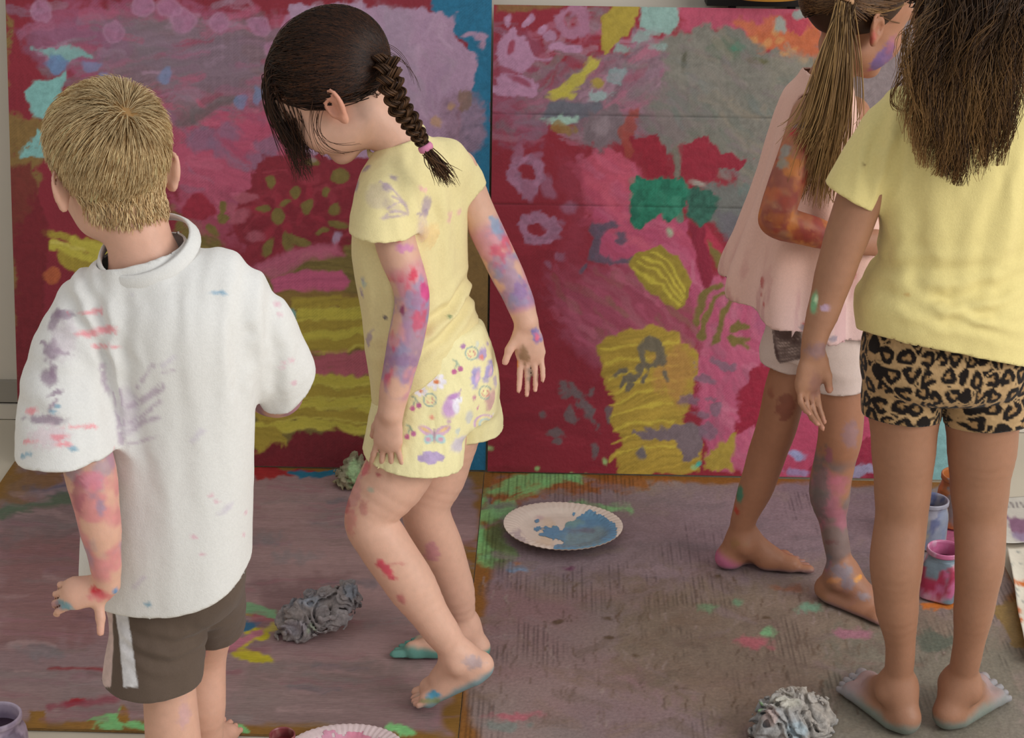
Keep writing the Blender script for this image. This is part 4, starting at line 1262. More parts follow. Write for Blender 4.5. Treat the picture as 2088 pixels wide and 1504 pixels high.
def ring_band(name, parent, centres, halfw, thick, m, col=None, outward=None, seg=8):
    """a soft band (collar, cuff, elastic) swept along a closed loop of points; halfw along 'outward' list"""
    P = np.asarray(centres, float); n = len(P)
    T = np.roll(P, -1, 0) - np.roll(P, 1, 0); T /= np.linalg.norm(T, axis=1, keepdims=True)
    O = np.asarray(outward, float); O = O - T * (O * T).sum(1, keepdims=True); O /= np.linalg.norm(O, axis=1, keepdims=True)
    B = np.cross(T, O); V = []
    for k in range(seg):
        a = 2 * math.pi * k / seg
        V.append(P + O * halfw * math.cos(a) + B * thick * math.sin(a))
    V = np.stack(V, 1).reshape(-1, 3)
    Fq = np.array([(i * seg + k, ((i + 1) % n) * seg + k, ((i + 1) % n) * seg + (k + 1) % seg, i * seg + (k + 1) % seg) for i in range(n) for k in range(seg)])
    return mesh_obj(name, V, Fq, m, parent, col=None if col is None else np.tile(col, (len(V), 1)))

# ================================================================== boy in the white T-shirt
def plane3(a, b, c, removed):
    n = np.cross(b - a, c - a); n = nrm(n)
    if (np.asarray(removed) - a) @ n < 0: n = -n
    return plane_cut(a, n)


def foot_spot(u, y):
    """ground point at depth y below picture column u"""
    x = U(u, 1300, y)[0]; return np.array([x, y, 0.0])


def build_boy():
    Y = 2.20
    SK = C(206, 160, 138)
    root = empty('person', (U(330, 1300, Y)[0], Y, 0), 'small child with short blond hair in a paint-smeared white T-shirt, seen from behind', 'person')
    G = Grid((-0.70, 1.92, -0.005), (-0.20, 2.62, 1.16), 0.0036)
    # trunk
    G.loft(Loft([sec(340, 1200, Y, 120, 0.75, -18), sec(346, 1000, Y, 112, 0.72, -18), sec(345, 800, Y, 122, 0.68, -15), sec(325, 660, Y + .01, 140, 0.62, -12),
                 sec(308, 590, Y + .01, 128, 0.60, -10), sec(300, 545, Y + .015, 80, 0.8, -8), sec(292, 500, Y + .02, 62, 1.0, 0)], axis=(-0.10, 0, 1)), 0, 0.01)
    # neck and head
    nk, nr = pxchain([(300, 560, Y + .02, 70), (285, 490, Y + .02, 66), (262, 420, Y + .03, 68), (245, 350, Y + .04, 80)])
    G.chain(nk, nr, 0.012)
    hs = 0.98
    hc = U(230, 344, Y + 0.045)
    A, P = head(G, hc, (-0.42, 0.86, -0.30), (-0.22, 0.28, 1.0), hs)
    ear(G, P, A, -1, hs * 1.0, flare=0.6); ear(G, P, A, 1, hs * 1.0, flare=0.5)
    # left arm, hanging
    la, lr = pxchain([(165, 650, Y, 52), (148, 780, Y - .05, 48), (162, 870, Y - .08, 50), (184, 960, Y - .10, 53), (202, 1060, Y - .115, 44), (214, 1140, Y - .12, 33), (219, 1190, Y - .12, 27)])
    LA, _ = G.chain(la, lr, 0.014)
    tips = hand(G, U(216, 1196, Y - .12), (-1, -0.05, -0.22), (0.25, -0.55, -0.8), (0, 0.5, -0.85), 0.104, (0.62, 0.74, 0.80, 0.74), spread=0.12, thumb=(0.05, 1.0, 0.15), tcurl=0.15)
    # right arm, elbow bent, forearm reaching forward
    ra, rr = pxchain([(470, 585, Y + .01, 52), (525, 680, Y + .03, 46), (575, 785, Y + .06, 42), (565, 812, Y + .10, 40), (505, 800, Y + .20, 30), (470, 785, Y + .25, 25)])
    RA, _ = G.chain(ra, rr, 0.014)
    tips += hand(G, ra[-1], (-0.5, 0.8, 0.0), (0, 0.2, 1), (-1, 0, 0), 0.105, (0.5, 0.5, 0.5, 0.5))
    # legs
    fl = foot_spot(352, Y - .02); fr = foot_spot(398, Y + .14)
    kl = U(345, 1405, Y - .02); kr = U(420, 1340, Y + .14)
    lg, lgr = [U(330, 1190, Y), U(334, 1300, Y - .01), kl, kl * 0.6 + fl * 0.4 + np.array([0, -.012, 0]), kl * 0.25 + fl * 0.75, fl + np.array([0, 0, .062])], [.054, .046, .038, .040, .030, .024]
    G.chain(lg, lgr, 0.014)
    rg, rgr = [U(420, 1180, Y + .03), U(430, 1260, Y + .10), kr, kr * 0.6 + fr * 0.4 + np.array([0, -.012, 0]), kr * 0.25 + fr * 0.75, fr + np.array([0, 0, .062])], [.042, .036, .031, .034, .026, .023]
    G.chain(rg, rgr, 0.014)
    _, _, t1 = foot(G, fl + np.array([0, 0, .062]), (0.15, 1, 0), (1, 0, 0), 0.165)
    _, _, t2 = foot(G, fr + np.array([0, 0, .062]), (0.20, 1, 0), (-1, 0, 0), 0.165)
    V, Q = G.mesh()
    p = skin_paint(V, Q, SK)
    lips_and_nails(p, P, A, hs, tips + t1 + t2)
    # paint on the arm
    mottle(p, LA, 0.075, 0.3, 0.93, C(196, 108, 122), 26, 0.52, 0.6, 21)
    mottle(p, LA, 0.075, 0.3, 0.85, C(140, 128, 150), 30, 0.56, 0.6, 22)
    mottle(p, RA, 0.075, 0.3, 1.0, C(150, 108, 130), 18, 0.42, 0.75, 23)
    p.dab(185, 980, 30, 20, C(206, 120, 136), opa=0.7); p.dab(160, 1010, 14, 36, C(160, 92, 104), opa=0.7); p.dab(205, 1035, 9, 16, C(150, 130, 150), opa=0.8)
    p.dab(200, 1208, 18, 9, C(196, 40, 58), ang=25, opa=0.95); p.dab(205, 1215, 26, 10, C(206, 110, 116), opa=0.6)
    p.dab(238, 1206, 8, 6, C(110, 140, 176)); p.dab(130, 1234, 22, 8, C(104, 150, 160), ang=25, opa=0.9); p.dab(112, 1232, 14, 8, C(150, 110, 120), opa=0.7)
    p.dab(375, 1455, 12, 26, C(190, 150, 160), opa=0.5); p.dab(412, 1330, 8, 20, C(200, 130, 140), opa=0.6)
    # short hair running down onto the nape
    lc = ((V - P(0, 0, 0)) @ A.T) / hs
    nape = sstep(-0.088, -0.066, lc[:, 2] + 0.50 * np.abs(lc[:, 0]) * -0.3 + 0.012 * (fbm3(V[:, 0] * 60, V[:, 1] * 60, V[:, 2] * 60, 6) - .5)) * sstep(0.0, -0.025, lc[:, 1] + 0.35 * np.clip(-lc[:, 2] - 0.03, 0, 1)) * (lc[:, 2] < 0) * (np.abs(lc[:, 0]) < 0.066)
    p.col = p.col * (1 - 0.55 * nape[:, None]) + 0.55 * nape[:, None] * C(176, 142, 100)
    NV = V[nape > 0.35]; NN = p.N[nape > 0.35]; NZ = lc[nape > 0.35][:, 2]
    mesh_obj('body', V, Q, skin_pale, root, col=p.col)
    eyes(root, P, A, hs)
    # ---------------- T-shirt
    SH = C(214, 212, 208)
    tl = Loft([sec(336, 1300, Y - .005, 182, 0.72, -16), sec(338, 1120, Y - .005, 178, 0.72, -16), sec(345, 960, Y, 174, 0.72, -16), sec(350, 800, Y, 170, 0.70, -14), sec(340, 690, Y, 178, 0.68, -12), sec(322, 620, Y + .005, 186, 0.62, -10),
               sec(308, 575, Y + .01, 172, 0.58, -8), sec(300, 545, Y + .012, 132, 0.68, -6), sec(296, 520, Y + .015, 98, 0.9, -5), sec(292, 490, Y + .02, 86, 0.95, 0), sec(290, 440, Y + .02, 84, 0.95, 0)], axis=(-0.10, 0, 1), sup=2.25)
    hem = plane3(U(285, 1252, Y - .085), U(517, 1088, Y + .02), U(168, 1130, Y + .03), np.array([-0.4, 2.2, 0.0]))
    nkc = plane3(U(300, 545, Y - .06), U(402, 480, Y + .02), U(196, 528, Y + .02), np.array([-0.45, 2.2, 1.4]))
    ls, lsr = pxchain([(190, 625, Y + .005, 62), (148, 720, Y - .025, 84), (134, 820, Y - .055, 94), (135, 918, Y - .085, 102)])
    rs, rsr = pxchain([(445, 570, Y + .01, 66), (515, 650, Y + .03, 74), (565, 735, Y + .05, 70), (588, 790, Y + .065, 62)])
    def wr(V, N):
        o = cloth_noise(V, N, 0.0020, 11, 11, 5, 8) + cloth_noise(V, N, 0.0010, 40, 40, 20, 18)
        o += folds(V, N, [(U(240, 760, Y - .08), (0.10, 0, -1), (1, 0, 0), 0.005, 0.034, 0.10), (U(525, 700, Y - .02), (-0.05, 0, -1), (1, 0, 0), 0.006, 0.038, 0.11),
                          (U(370, 620, Y - .08), (0.05, 0, -1), (1, 0, 0), 0.0010, 0.030, 0.10), (U(330, 900, Y - .09), (0.02, 0, -1), (1, 0, 0), 0.0018, 0.055, 0.2),
                          (U(120, 800, Y - .08), (1, 0, -0.25), (0, 0, 1), 0.0028, 0.05, 0.06), (U(180, 640, Y - .05), (0.6, 0, -0.8), (0.8, 0, 0.6), 0.004, 0.03, 0.07)])
        return o
    def pf(p):
        PU = C(142, 120, 138)
        for x, y, a, b, g in [(105, 715, 15, 22, 10), (100, 770, 18, 16, 20), (108, 760, 8, 22, 0), (128, 718, 18, 5, 15), (112, 800, 14, 6, -20), (108, 825, 6, 14, 30), (95, 855, 40, 9, 4), (90, 700, 12, 4, 30), (112, 650, 10, 22, 20), (130, 640, 20, 10, 0)]:
            p.dab(x, y, a, b, PU, ang=g, opa=0.8, rough=5, rs=0.12)
        p.dab(130, 690, 26, 40, C(196, 180, 190), opa=0.5, soft=12); p.dab(100, 890, 40, 26, C(206, 180, 188), opa=0.55, soft=10, dry=0.4)
        for x, y, a, b in [(200, 632, 8, 5), (175, 638, 26, 3), (215, 672, 22, 8), (180, 680, 22, 7), (210, 706, 22, 4), (62, 838, 14, 8), (190, 868, 9, 4), (165, 870, 30, 2), (120, 890, 16, 6), (235, 918, 4, 10), (60, 900, 14, 4), (130, 905, 16, 5)]:
            p.dab(x, y, a, b, C(226, 130, 140), opa=0.75, rough=4, soft=3)
        for x, y in [(110, 838), (118, 828), (455, 597), (45, 930), (56, 925), (150, 915), (300, 1232)]:
            p.dab(x, y, 7, 4, C(120, 160, 180), opa=0.8)
        p.dab(446, 597, 14, 3, C(140, 170, 190), opa=0.8)
        for pts, w_ in [([(210, 745), (214, 780), (222, 800)], 6), ([(240, 800), (246, 860), (248, 900)], 9), ([(280, 790), (300, 760), (312, 745)], 4), ([(262, 830), (290, 815), (330, 790)], 7), ([(268, 860), (300, 840), (325, 818)], 5), ([(270, 880), (290, 860), (325, 850)], 4), ([(262, 905), (285, 900), (318, 890)], 3), ([(330, 760), (355, 755)], 3)]:
            p.line(pts, w_, C(168, 148, 166), opa=0.7, rough=4, soft=4, dry=0.35)
        p.dab(262, 840, 22, 50, C(186, 172, 186), opa=0.5, soft=10, rough=8)
        for x, y in [(580, 740), (595, 735), (575, 750), (600, 780), (430, 1010), (440, 1022), (395, 1095), (412, 1130), (505, 1045), (500, 1090), (565, 620), (570, 640)]:
            p.dab(x, y, 6, 4, C(214, 160, 176), opa=0.6)
        for k in range(26):
            p.dab(270 + (k * 61) % 240, 600 + (k * 149) % 600, 5 + k % 4, 4, C(198, 190, 200), opa=0.5)
    sh, _ = garment('t_shirt', root, 0.0036, [tl], [(ls, lsr, (0.05, 0.0, -1)), (rs, rsr, (0.55, 0.55, -0.75))], cloth_white, 0.006, [hem], [nkc], None, wr, 0.03, SH, pf)
    # ribbed collar
    th = np.linspace(0, 2 * np.pi, 40, endpoint=False); cc = U(300, 508, Y + .012); ce = nrm(U(402, 478, Y + .02) - U(196, 530, Y + .02)); cb = nrm(np.array([0.0, -0.92, -0.40]))
    cb = nrm(cb - ce * (cb @ ce)); ra_ = 0.0665
    loop = [cc + ce * ra_ * math.cos(t) + cb * 0.064 * math.sin(t) for t in th]
    upn = np.cross(ce, cb); upn = upn if upn[2] > 0 else -upn
    ring_band('collar', sh, np.array(loop) - np.array(root.location), 0.0110, 0.0032, cloth_white, SH * 0.98, [upn * 1.0 - 0.5 * (ce * math.cos(t) + cb * math.sin(t)) for t in th])
    # ---------------- shorts
    pel = Loft([sec(352, 1235, Y + .02, 128, 0.85, -20), sec(350, 1180, Y + .01, 150, 0.74, -20), sec(348, 1090, Y + .005, 148, 0.70, -18), sec(346, 1020, Y, 135, 0.70, -18)], sup=2.2)
    l1, l1r = pxchain([(322, 1170, Y + .0, 88), (322, 1270, Y - .01, 97), (312, 1380, Y - .018, 100)])
    l2, l2r = pxchain([(410, 1150, Y + .03, 84), (428, 1215, Y + .075, 74), (436, 1278, Y + .12, 64)])
    def wr2(V, N):
        return cloth_noise(V, N, 0.003, 18, 18, 12, 28) + cloth_noise(V, N, 0.001, 50, 50, 30, 29) + folds(V, N, [(U(330, 1320, Y - .07), (1, 0, -0.35), (0, 0, 1), 0.004, 0.03, 0.06)])
    def pf2(p):
        vd = CAMP - p.X; p.cur = (p.N * vd).sum(1) > -0.05
        p.cur &= p.X[:, 1] < Y + 0.06
        p.poly([(226, 1190), (252, 1190), (268, 1300), (281, 1400), (252, 1400), (243, 1300)], C(206, 204, 206), soft=1.5, rough=1)
        p.poly([(205, 1190), (226, 1190), (230, 1260), (231, 1320), (226, 1400), (203, 1400)], C(196, 172, 166), soft=1.5, rough=1)
        p.cur = None
        n = fbm3(p.X[:, 0] * 40, p.X[:, 1] * 40, p.X[:, 2] * 20, 5)
        p.col *= (0.9 + 0.2 * n)[:, None]
    garment('shorts', root, 0.0028, [pel], [(l1, l1r, (-0.02, 0, -1)), (l2, l2r, (0.1, 0.35, -1))], cloth_fine, 0.005, None, None, None, wr2, 0.02, C(92, 78, 68), pf2)
    # ---------------- hair, radiating from the whorl at the back of the crown
    HD, HL = C(150, 114, 70), C(232, 208, 162)
    wv = nrm(U(292, 190, Y - .02) - hc); 
    cutters = [((0, 0.056, 0.040), (0, 1.0, 0.05)), ((0, -0.03, -0.062), (0, 0.55, -1.0)), ((0, 0.03, -0.012), (0, 0.75, -0.75))]
    cV, cF = hair_cap(P, A, hs, 0.0055, cutters, h=0.0035)
    n3 = fbm3(cV[:, 0] * 60, cV[:, 1] * 60, cV[:, 2] * 60, 4)
    cC = (HD * 0.9)[None, :] * (0.8 + 0.4 * n3)[:, None]
    parts = [(cV, cF, cC)]
    def keep(q):
        return ((q[:, 2] > -0.97 + 0.62 * np.clip(q[:, 1] + 0.62, 0, 2) * 1.0) & (q[:, 1] < 0.62)) | (q[:, 2] > 0.45)
    W, Nn, q = scalp_points(P, A, hs, 9800, keep, 5, 1.05)
    rr_ = np.random.default_rng(9)
    d = Nn - wv * (Nn @ wv)[:, None]                       # away from the whorl
    dl = np.linalg.norm(d, axis=1, keepdims=True); d = d / (dl + 1e-6)
    d = -(wv[None, :] - Nn * (Nn @ wv)[:, None]); d /= np.linalg.norm(d, axis=1, keepdims=True) + 1e-6
    top = np.clip(q[:, 2:3], 0, 1)
    d = d + 0.10 * rr_.normal(size=d.shape) + np.array([-0.15, 0, -0.35]) * (1 - top)
    d = d - Nn * (d * Nn).sum(1, keepdims=True) * 0.9; d /= np.linalg.norm(d, axis=1, keepdims=True)
    near = np.exp(-((Nn @ wv) - 1) ** 2 / 0.02)[:, None]
    lift = 0.14 + 0.28 * near + 0.20 * top + 0.12 * rr_.random((len(W), 1))
    ln = (0.014 + 0.024 * top + 0.010 * rr_.random((len(W), 1))) * hs
    ln = ln * np.where(q[:, 2:3] < -0.35, 0.75, 1)
    p0 = W - Nn * 0.001; p1 = W + (d * 0.5 + Nn * lift) * ln * 0.8
    p3 = W + (d * 1.0 + Nn * lift * 0.75) * ln + np.array([0, 0, -0.15]) * ln; p2 = (p1 + p3) / 2 + Nn * ln * 0.06
    cl = hair_cols(len(W), HD, HL, 3, 0.8)
    clump = fbm3(W[:, 0] * 45, W[:, 1] * 45, W[:, 2] * 45, 12)[:, None]
    cl = cl * (0.62 + 0.75 * clump) * (1 - 0.25 * near)
    parts.append(strands(bez(p0, p1, p2, p3, 4), 0.00065, 0.0002, cl, cl * 1.15))
    ix = rr_.integers(0, len(NV), 2600); NV, NN, NZ = NV[ix] + 0.0015 * rr_.normal(size=(2600, 3)), NN[ix], NZ[ix][:, None]
    dn = -A[2] + np.array([-0.12, 0, 0]) + 0.18 * rr_.normal(size=NV.shape); dn = dn - NN * (dn * NN).sum(1, keepdims=True); dn /= np.linalg.norm(dn, axis=1, keepdims=True)
    l2_ = np.clip(0.014 + 0.22 * (NZ + 0.05), 0.004, 0.017) * (0.7 + 0.6 * rr_.random((len(NV), 1)))
    cn = hair_cols(len(NV), C(170, 136, 92), C(226, 200, 156), 6) * (0.8 + 0.4 * rr_.random((len(NV), 1)))
    parts.append(strands(bez(NV, NV + dn * l2_ * .4 + NN * .003, NV + dn * l2_ * .8 + NN * .0035, NV + dn * l2_ + NN * .002, 4), 0.0008, 0.0002, cn, cn * 1.1))
    Vh, Fh, Ch = merge(parts)
    mesh_obj('hair', Vh, Fh, hair_mat, root, col=np.clip(Ch, 0, 0.9))
    return root


build_boy()

# ================================================================== girl with the braid
def skull_path(P, A, s, q0, q1, m, grow=1.08, lift=0.0):
    """arcs over the skull between unit-sphere points"""
    q0 = q0 / np.linalg.norm(q0, axis=1, keepdims=True); q1 = np.broadcast_to(q1, q0.shape); q1 = q1 / np.linalg.norm(q1, axis=1, keepdims=True)
    om = np.arccos(np.clip((q0 * q1).sum(1), -0.999, 0.9999))[:, None, None]; t = np.linspace(0, 1, m)[None, :, None]
    q = (np.sin((1 - t) * om) * q0[:, None] + np.sin(t * om) * q1[:, None]) / np.sin(om)
    g = grow + lift * np.sin(t * np.pi)
    loc = q * np.array([0.071, 0.087, 0.074]) * g + np.array([0, -0.010, 0.028])
    return P(0, 0, 0) + s * loc @ A


def rand_scalp(n, keep, seed):
    r = np.random.default_rng(seed); q = r.normal(size=(n * 6, 3)); q /= np.linalg.norm(q, axis=1, keepdims=True)
    return q[keep(q)][:n]


def to_unit(P, A, s, W):
    loc = ((W - P(0, 0, 0)) @ A.T) / s
    q = (loc - np.array([0, -0.010, 0.028])) / np.array([0.071, 0.087, 0.074]); return q / np.linalg.norm(q)


def build_braid_girl():
    Y = 2.60
    SK = C(208, 164, 142)
    root = empty('person', (U(880, 1300, Y)[0], Y, 0), 'child with a dark braid in a pale yellow T-shirt and printed shorts, head bowed', 'person')
    G = Grid((-0.42, 2.40, -0.003), (0.12, 2.86, 1.15), 0.0034)
    G.loft(Loft([sec(880, 850, Y, 96, 0.8, 45), sec(872, 720, Y, 84, 0.75, 50), sec(850, 600, Y, 80, 0.72, 51), sec(842, 480, Y, 86, 0.66, 51), sec(846, 390, Y, 80, 0.6, 51), sec(840, 335, Y, 62, 0.7, 51), sec(825, 300, Y, 46, 1, 51)]), 0, 0.01)
    nk, nr = pxchain([(838, 340, Y, 56), (808, 285, Y - .005, 46), (772, 250, Y - .01, 44), (735, 215, Y - .01, 50)])
    G.chain(nk, nr, 0.014)
    hs = 1.0
    hc = U(684, 176, Y - 0.01)
    A, P = head(G, hc, (-0.70, 0.20, -0.66), (-0.66, 0.10, 0.74), hs)
    P_ear = lambda x, y, z: P(x, y - 0.008, z - 0.006)
    ear(G, P_ear, A, -1, 1.0, flare=0.45); ear(G, P_ear, A, 1, 1.0, flare=0.45)
    la, lr = pxchain([(788, 400, Y - .06, 44), (808, 500, Y - .09, 42), (840, 600, Y - .10, 36), (828, 690, Y - .11, 37), (808, 780, Y - .12, 32), (797, 838, Y - .125, 27)])
    LA, _ = G.chain(la, lr, 0.014)
    tips = hand(G, U(796, 842, Y - .125), (-0.10, 0.05, -1), (-1, 0.35, 0), (0.1, 1, -0.1), 0.112, (0.20, 0.24, 0.22, 0.16), spread=0.26, thumb=(0.9, 0.45, 0.35))
    ra, rr = pxchain([(932, 345, Y + .05, 42), (980, 445, Y + .05, 35), (1028, 545, Y + .03, 34), (1056, 605, Y + .01, 30), (1073, 655, Y, 25)])
    RA, _ = G.chain(ra, rr, 0.014)
    tips += hand(G, U(1076, 662, Y), (0.10, 0.0, -1), (-1, 0.1, -0.1), (0, -1, 0.1), 0.112, (0.34, 0.44, 0.48, 0.44), spread=0.08, thumb=(0.85, 0.62, 0.4))
    # near leg, heel lifted
    nl, nlr = pxchain([(852, 860, Y - .03, 84), (812, 960, Y - .06, 70), (756, 1050, Y - .08, 53), (780, 1105, Y - .085, 54), (830, 1180, Y - .09, 52), (888, 1270, Y - .10, 38), (938, 1338, Y - .10, 29)])
    NL, _ = G.chain(nl, nlr, 0.016, 5)
    ak = U(936, 1342, Y - .10); ball = U(846, 1408, Y - .075); heel = U(975, 1352, Y - .10)
    f1 = nrm(ball - heel); up1 = nrm(np.cross(np.cross(f1, (0, 0, 1)), f1))
    _, _, t1 = foot(G, ak, f1, (0.1, 1, 0.0), 0.172, up=up1, ah=0.048, toe_up=0.02)
    # far leg
    fl, flr = pxchain([(908, 860, Y + .05, 76), (895, 950, Y + .05, 62), (868, 1035, Y + .04, 50), (895, 1110, Y + .05, 47), (925, 1190, Y + .06, 40), (944, 1265, Y + .07, 26)])
    fa = foot_spot(944, Y + .075) + np.array([0, 0, 0.058])
    FL, _ = G.chain(np.vstack([fl, fa]), np.append(flr, 0.0205), 0.016, 5)
    _, _, t2 = foot(G, fa, (-1, 0.12, 0), (0, -1, 0), 0.170)
    G.clip(lambda X, Y_, Z: (0.0045 - Z) + 0 * X + 0 * Y_, (-0.5, 2.3, -0.01), (0.2, 2.9, 0.05), 0.002)
    V, Q = G.mesh(); p = skin_paint(V, Q, SK)
    lips_and_nails(p, P, A, hs, tips + t1 + t2)
    # rosy ear, paint on both arms
    e = sstep(0.045, 0.02, np.linalg.norm(V - P(-0.074, -0.012, -0.02), axis=1))[:, None] * 0.45; p.col = p.col * (1 - e) + e * C(196, 112, 84)
    for (ch, sd) in ((LA, 40), (RA, 60)):
        mottle(p, ch, 0.06, 0.28, 0.88, C(190, 120, 150), 22, 0.47, 0.6, sd)
        mottle(p, ch, 0.06, 0.40, 0.86, C(146, 120, 156), 34, 0.50, 0.7, sd + 1)
        mottle(p, ch, 0.06, 0.30, 0.80, C(200, 72, 100), 42, 0.60, 0.75, sd + 2)
        mottle(p, ch, 0.06, 0.30, 0.82, C(132, 138, 170), 48, 0.60, 0.6, sd + 3)
    p.dab(812, 486, 9, 6, C(214, 60, 72)); p.dab(828, 505, 18, 9, C(196, 120, 170), opa=0.8); p.dab(842, 560, 8, 14, C(206, 70, 92)); p.dab(866, 595, 10, 20, C(200, 76, 130)); p.dab(820, 632, 7, 10, C(140, 70, 96))
    p.dab(812, 735, 34, 12, C(146, 110, 146), opa=0.7, soft=6); p.dab(1010, 460, 10, 22, C(128, 152, 178), ang=-25, opa=0.8); p.dab(1060, 590, 14, 18, C(140, 108, 156), opa=0.8)
    p.dab(1094, 684, 10, 15, C(132, 120, 170), ang=-20); p.dab(1095, 688, 5, 8, C(206, 104, 130), ang=-20); p.dab(1068, 725, 10, 20, C(120, 90, 50), opa=0.7); p.dab(1054, 742, 4, 8, C(220, 130, 50)); p.dab(1080, 760, 6, 14, C(96, 84, 70), opa=0.7)
    p.dab(824, 915, 6, 9, C(226, 150, 100), opa=0.8)
    # knees and shins
    for x, y, a, b, g, c2, o in [(742, 955, 13, 20, 20, (196, 90, 104), .8), (770, 967, 10, 3, 15, (180, 90, 96), .8), (786, 1160, 10, 24, -40, (196, 60, 84), .9), (742, 1035, 9, 14, 0, (180, 116, 110), .7), (720, 1000, 16, 40, 10, (190, 120, 130), .5), (820, 1222, 8, 12, -30, (180, 90, 96), .7),
                             (715, 1060, 12, 30, 0, (196, 110, 110), .5), (880, 1125, 14, 22, -10, (186, 116, 136), .6), (806, 1150, 14, 3, -5, (180, 96, 96), .7), (755, 998, 6, 6, 0, (150, 160, 140), .7), (705, 1030, 8, 16, 0, (170, 80, 90), .7)]:
        p.dab(x, y, a, b, C(*c2), ang=g, opa=o)
    # teal soles
    TEAL = C(62, 138, 128)
    sole = sstep(0.030, 0.018, V[:, 2] - 0.15 * (fbm3(V[:, 0] * 40, V[:, 1] * 40, V[:, 2] * 40, 8) - 0.5) * 0.1) * (V[:, 1] > Y + 0.01) * 0.9
    p.col = p.col * (1 - sole[:, None]) + sole[:, None] * TEAL
    dS = (V - ak) @ up1 + 0.048
    sl = sstep(0.018, 0.006, dS + 0.012 * (fbm3(V[:, 0] * 50, V[:, 1] * 50, V[:, 2] * 50, 9) - 0.5)) * (np.linalg.norm(V - ak, axis=1) < 0.17) * (V[:, 1] < Y) * 0.85
    p.col = p.col * (1 - sl[:, None]) + sl[:, None] * C(98, 142, 150)
    p.dab(884, 1418, 14, 10, C(84, 150, 178)); p.dab(965, 1350, 20, 14, C(150, 140, 150), opa=0.6); p.dab(880, 1428, 20, 6, C(128, 140, 90), opa=0.8)
    mesh_obj('body', V, Q, skin_pale, root, col=p.col)
    eyes(root, P, A, hs)
    # ---------------- T-shirt
    SH = C(222, 207, 154)
    tl = Loft([sec(885, 850, Y, 118, 0.78, 50), sec(878, 770, Y, 118, 0.78, 50), sec(866, 690, Y, 117, 0.76, 50), sec(848, 610, Y, 108, 0.74, 51), sec(836, 520, Y, 112, 0.70, 51), sec(838, 440, Y, 112, 0.66, 51), sec(843, 380, Y, 104, 0.62, 51),
               sec(843, 340, Y, 92, 0.64, 51), sec(838, 312, Y, 74, 0.75, 51), sec(824, 285, Y, 56, 1.0, 51), sec(800, 250, Y - .005, 50, 1.0, 51)], sup=2.15)
    hem = plane3(U(765, 788, Y + .02), U(840, 803, Y - .09), U(997, 664, Y - .02), np.array([-0.15, Y, 0.1]))
    nkc = plane3(U(742, 318, Y - .01), U(868, 272, Y - .02), U(800, 300, Y - .07), np.array([-0.25, Y, 1.3]))
    ls, lsr = pxchain([(800, 375, Y - .03, 62), (792, 420, Y - .065, 68), (784, 472, Y - .085, 73)])
    rs, rsr = pxchain([(900, 335, Y + .03, 56), (935, 365, Y + .05, 48), (960, 398, Y + .05, 40)])
    def wr(V, N):
        return cloth_noise(V, N, 0.0028, 24, 24, 14, 38) + folds(V, N, [(U(890, 680, Y - .09), (1, 0.2, 0.55), (0, 0, 1), 0.006, 0.034, 0.07), (U(850, 420, Y - .08), (0.35, 0, -1), (1, 0, 0), 0.0045, 0.030, 0.06),
                                                              (U(800, 640, Y - .08), (0.1, 0, -1), (1, 0, 0), 0.004, 0.035, 0.09), (U(930, 640, Y - .06), (1, 0, 0.5), (0, 0, 1), 0.004, 0.03, 0.05), (U(905, 480, Y - .07), (0.1, 0, -1), (1, 0, 0), 0.003, 0.03, 0.1)])
    def pf(p):
        PU = C(158, 138, 158)
        for x, y, a, b, g in [(790, 382, 11, 9, 0), (804, 362, 10, 5, 30), (738, 345, 12, 4, -20), (725, 370, 6, 14, 0), (770, 400, 24, 26, 0), (800, 420, 20, 12, 30), (870, 418, 9, 20, 10), (872, 432, 10, 8, 0), (862, 436, 12, 3, 0), (748, 338, 6, 6, 0), (735, 600, 6, 10, 0), (752, 690, 5, 22, 20), (738, 575, 5, 7, 0), (726, 372, 5, 20, 0)]:
            p.dab(x, y, a, b, PU, ang=g, opa=0.75 if a < 20 else 0.3, rough=4)
        for pts in ([(785, 440), (805, 430), (832, 436)], [(790, 425), (815, 412), (830, 420)], [(780, 445), (800, 442), (825, 438)], [(800, 400), (818, 410), (832, 430)], [(775, 370), (800, 385), (825, 415)]):
            p.line(pts, 2.2, C(172, 150, 166), opa=0.7)
        for x, y in [(862, 382), (868, 388), (925, 438), (940, 432), (922, 450)]: p.dab(x, y, 9, 6, C(228, 178, 170), opa=0.7)
        p.dab(862, 470, 10, 30, C(208, 176, 190), opa=0.5, soft=8); p.dab(882, 480, 24, 22, C(226, 190, 132), opa=0.6, soft=12); p.dab(918, 645, 5, 3, C(130, 150, 110)); p.dab(784, 648, 5, 4, C(120, 110, 110)); p.dab(740, 580, 6, 12, C(160, 190, 190), opa=0.5)
    sh, _ = garment('t_shirt', root, 0.0032, [tl], [(ls, lsr, (-0.02, 0.0, -1)), (rs, rsr, (0.55, 0.0, -0.85))], cloth_white, 0.005, [hem], [nkc], None, wr, 0.022, SH, pf)
    th = np.linspace(0, 2 * np.pi, 36, endpoint=False); ca, cb_ = U(744, 318, Y - .01), U(866, 274, Y - .02); cc = (ca + cb_) / 2 + np.array([0, 0.018, 0.004]); ce = nrm(cb_ - ca)
    cb = nrm(np.array([0.15, -0.95, -0.25])); cb = nrm(cb - ce * (cb @ ce)); upn = np.cross(ce, cb); upn = upn if upn[2] > 0 else -upn
    loop = [cc + ce * 0.045 * math.cos(t) + cb * 0.044 * math.sin(t) for t in th]
    ring_band('collar', sh, np.array(loop) - np.array(root.location), 0.007, 0.0025, cloth_white, SH, [upn - 0.5 * (ce * math.cos(t) + cb * math.sin(t)) for t in th])
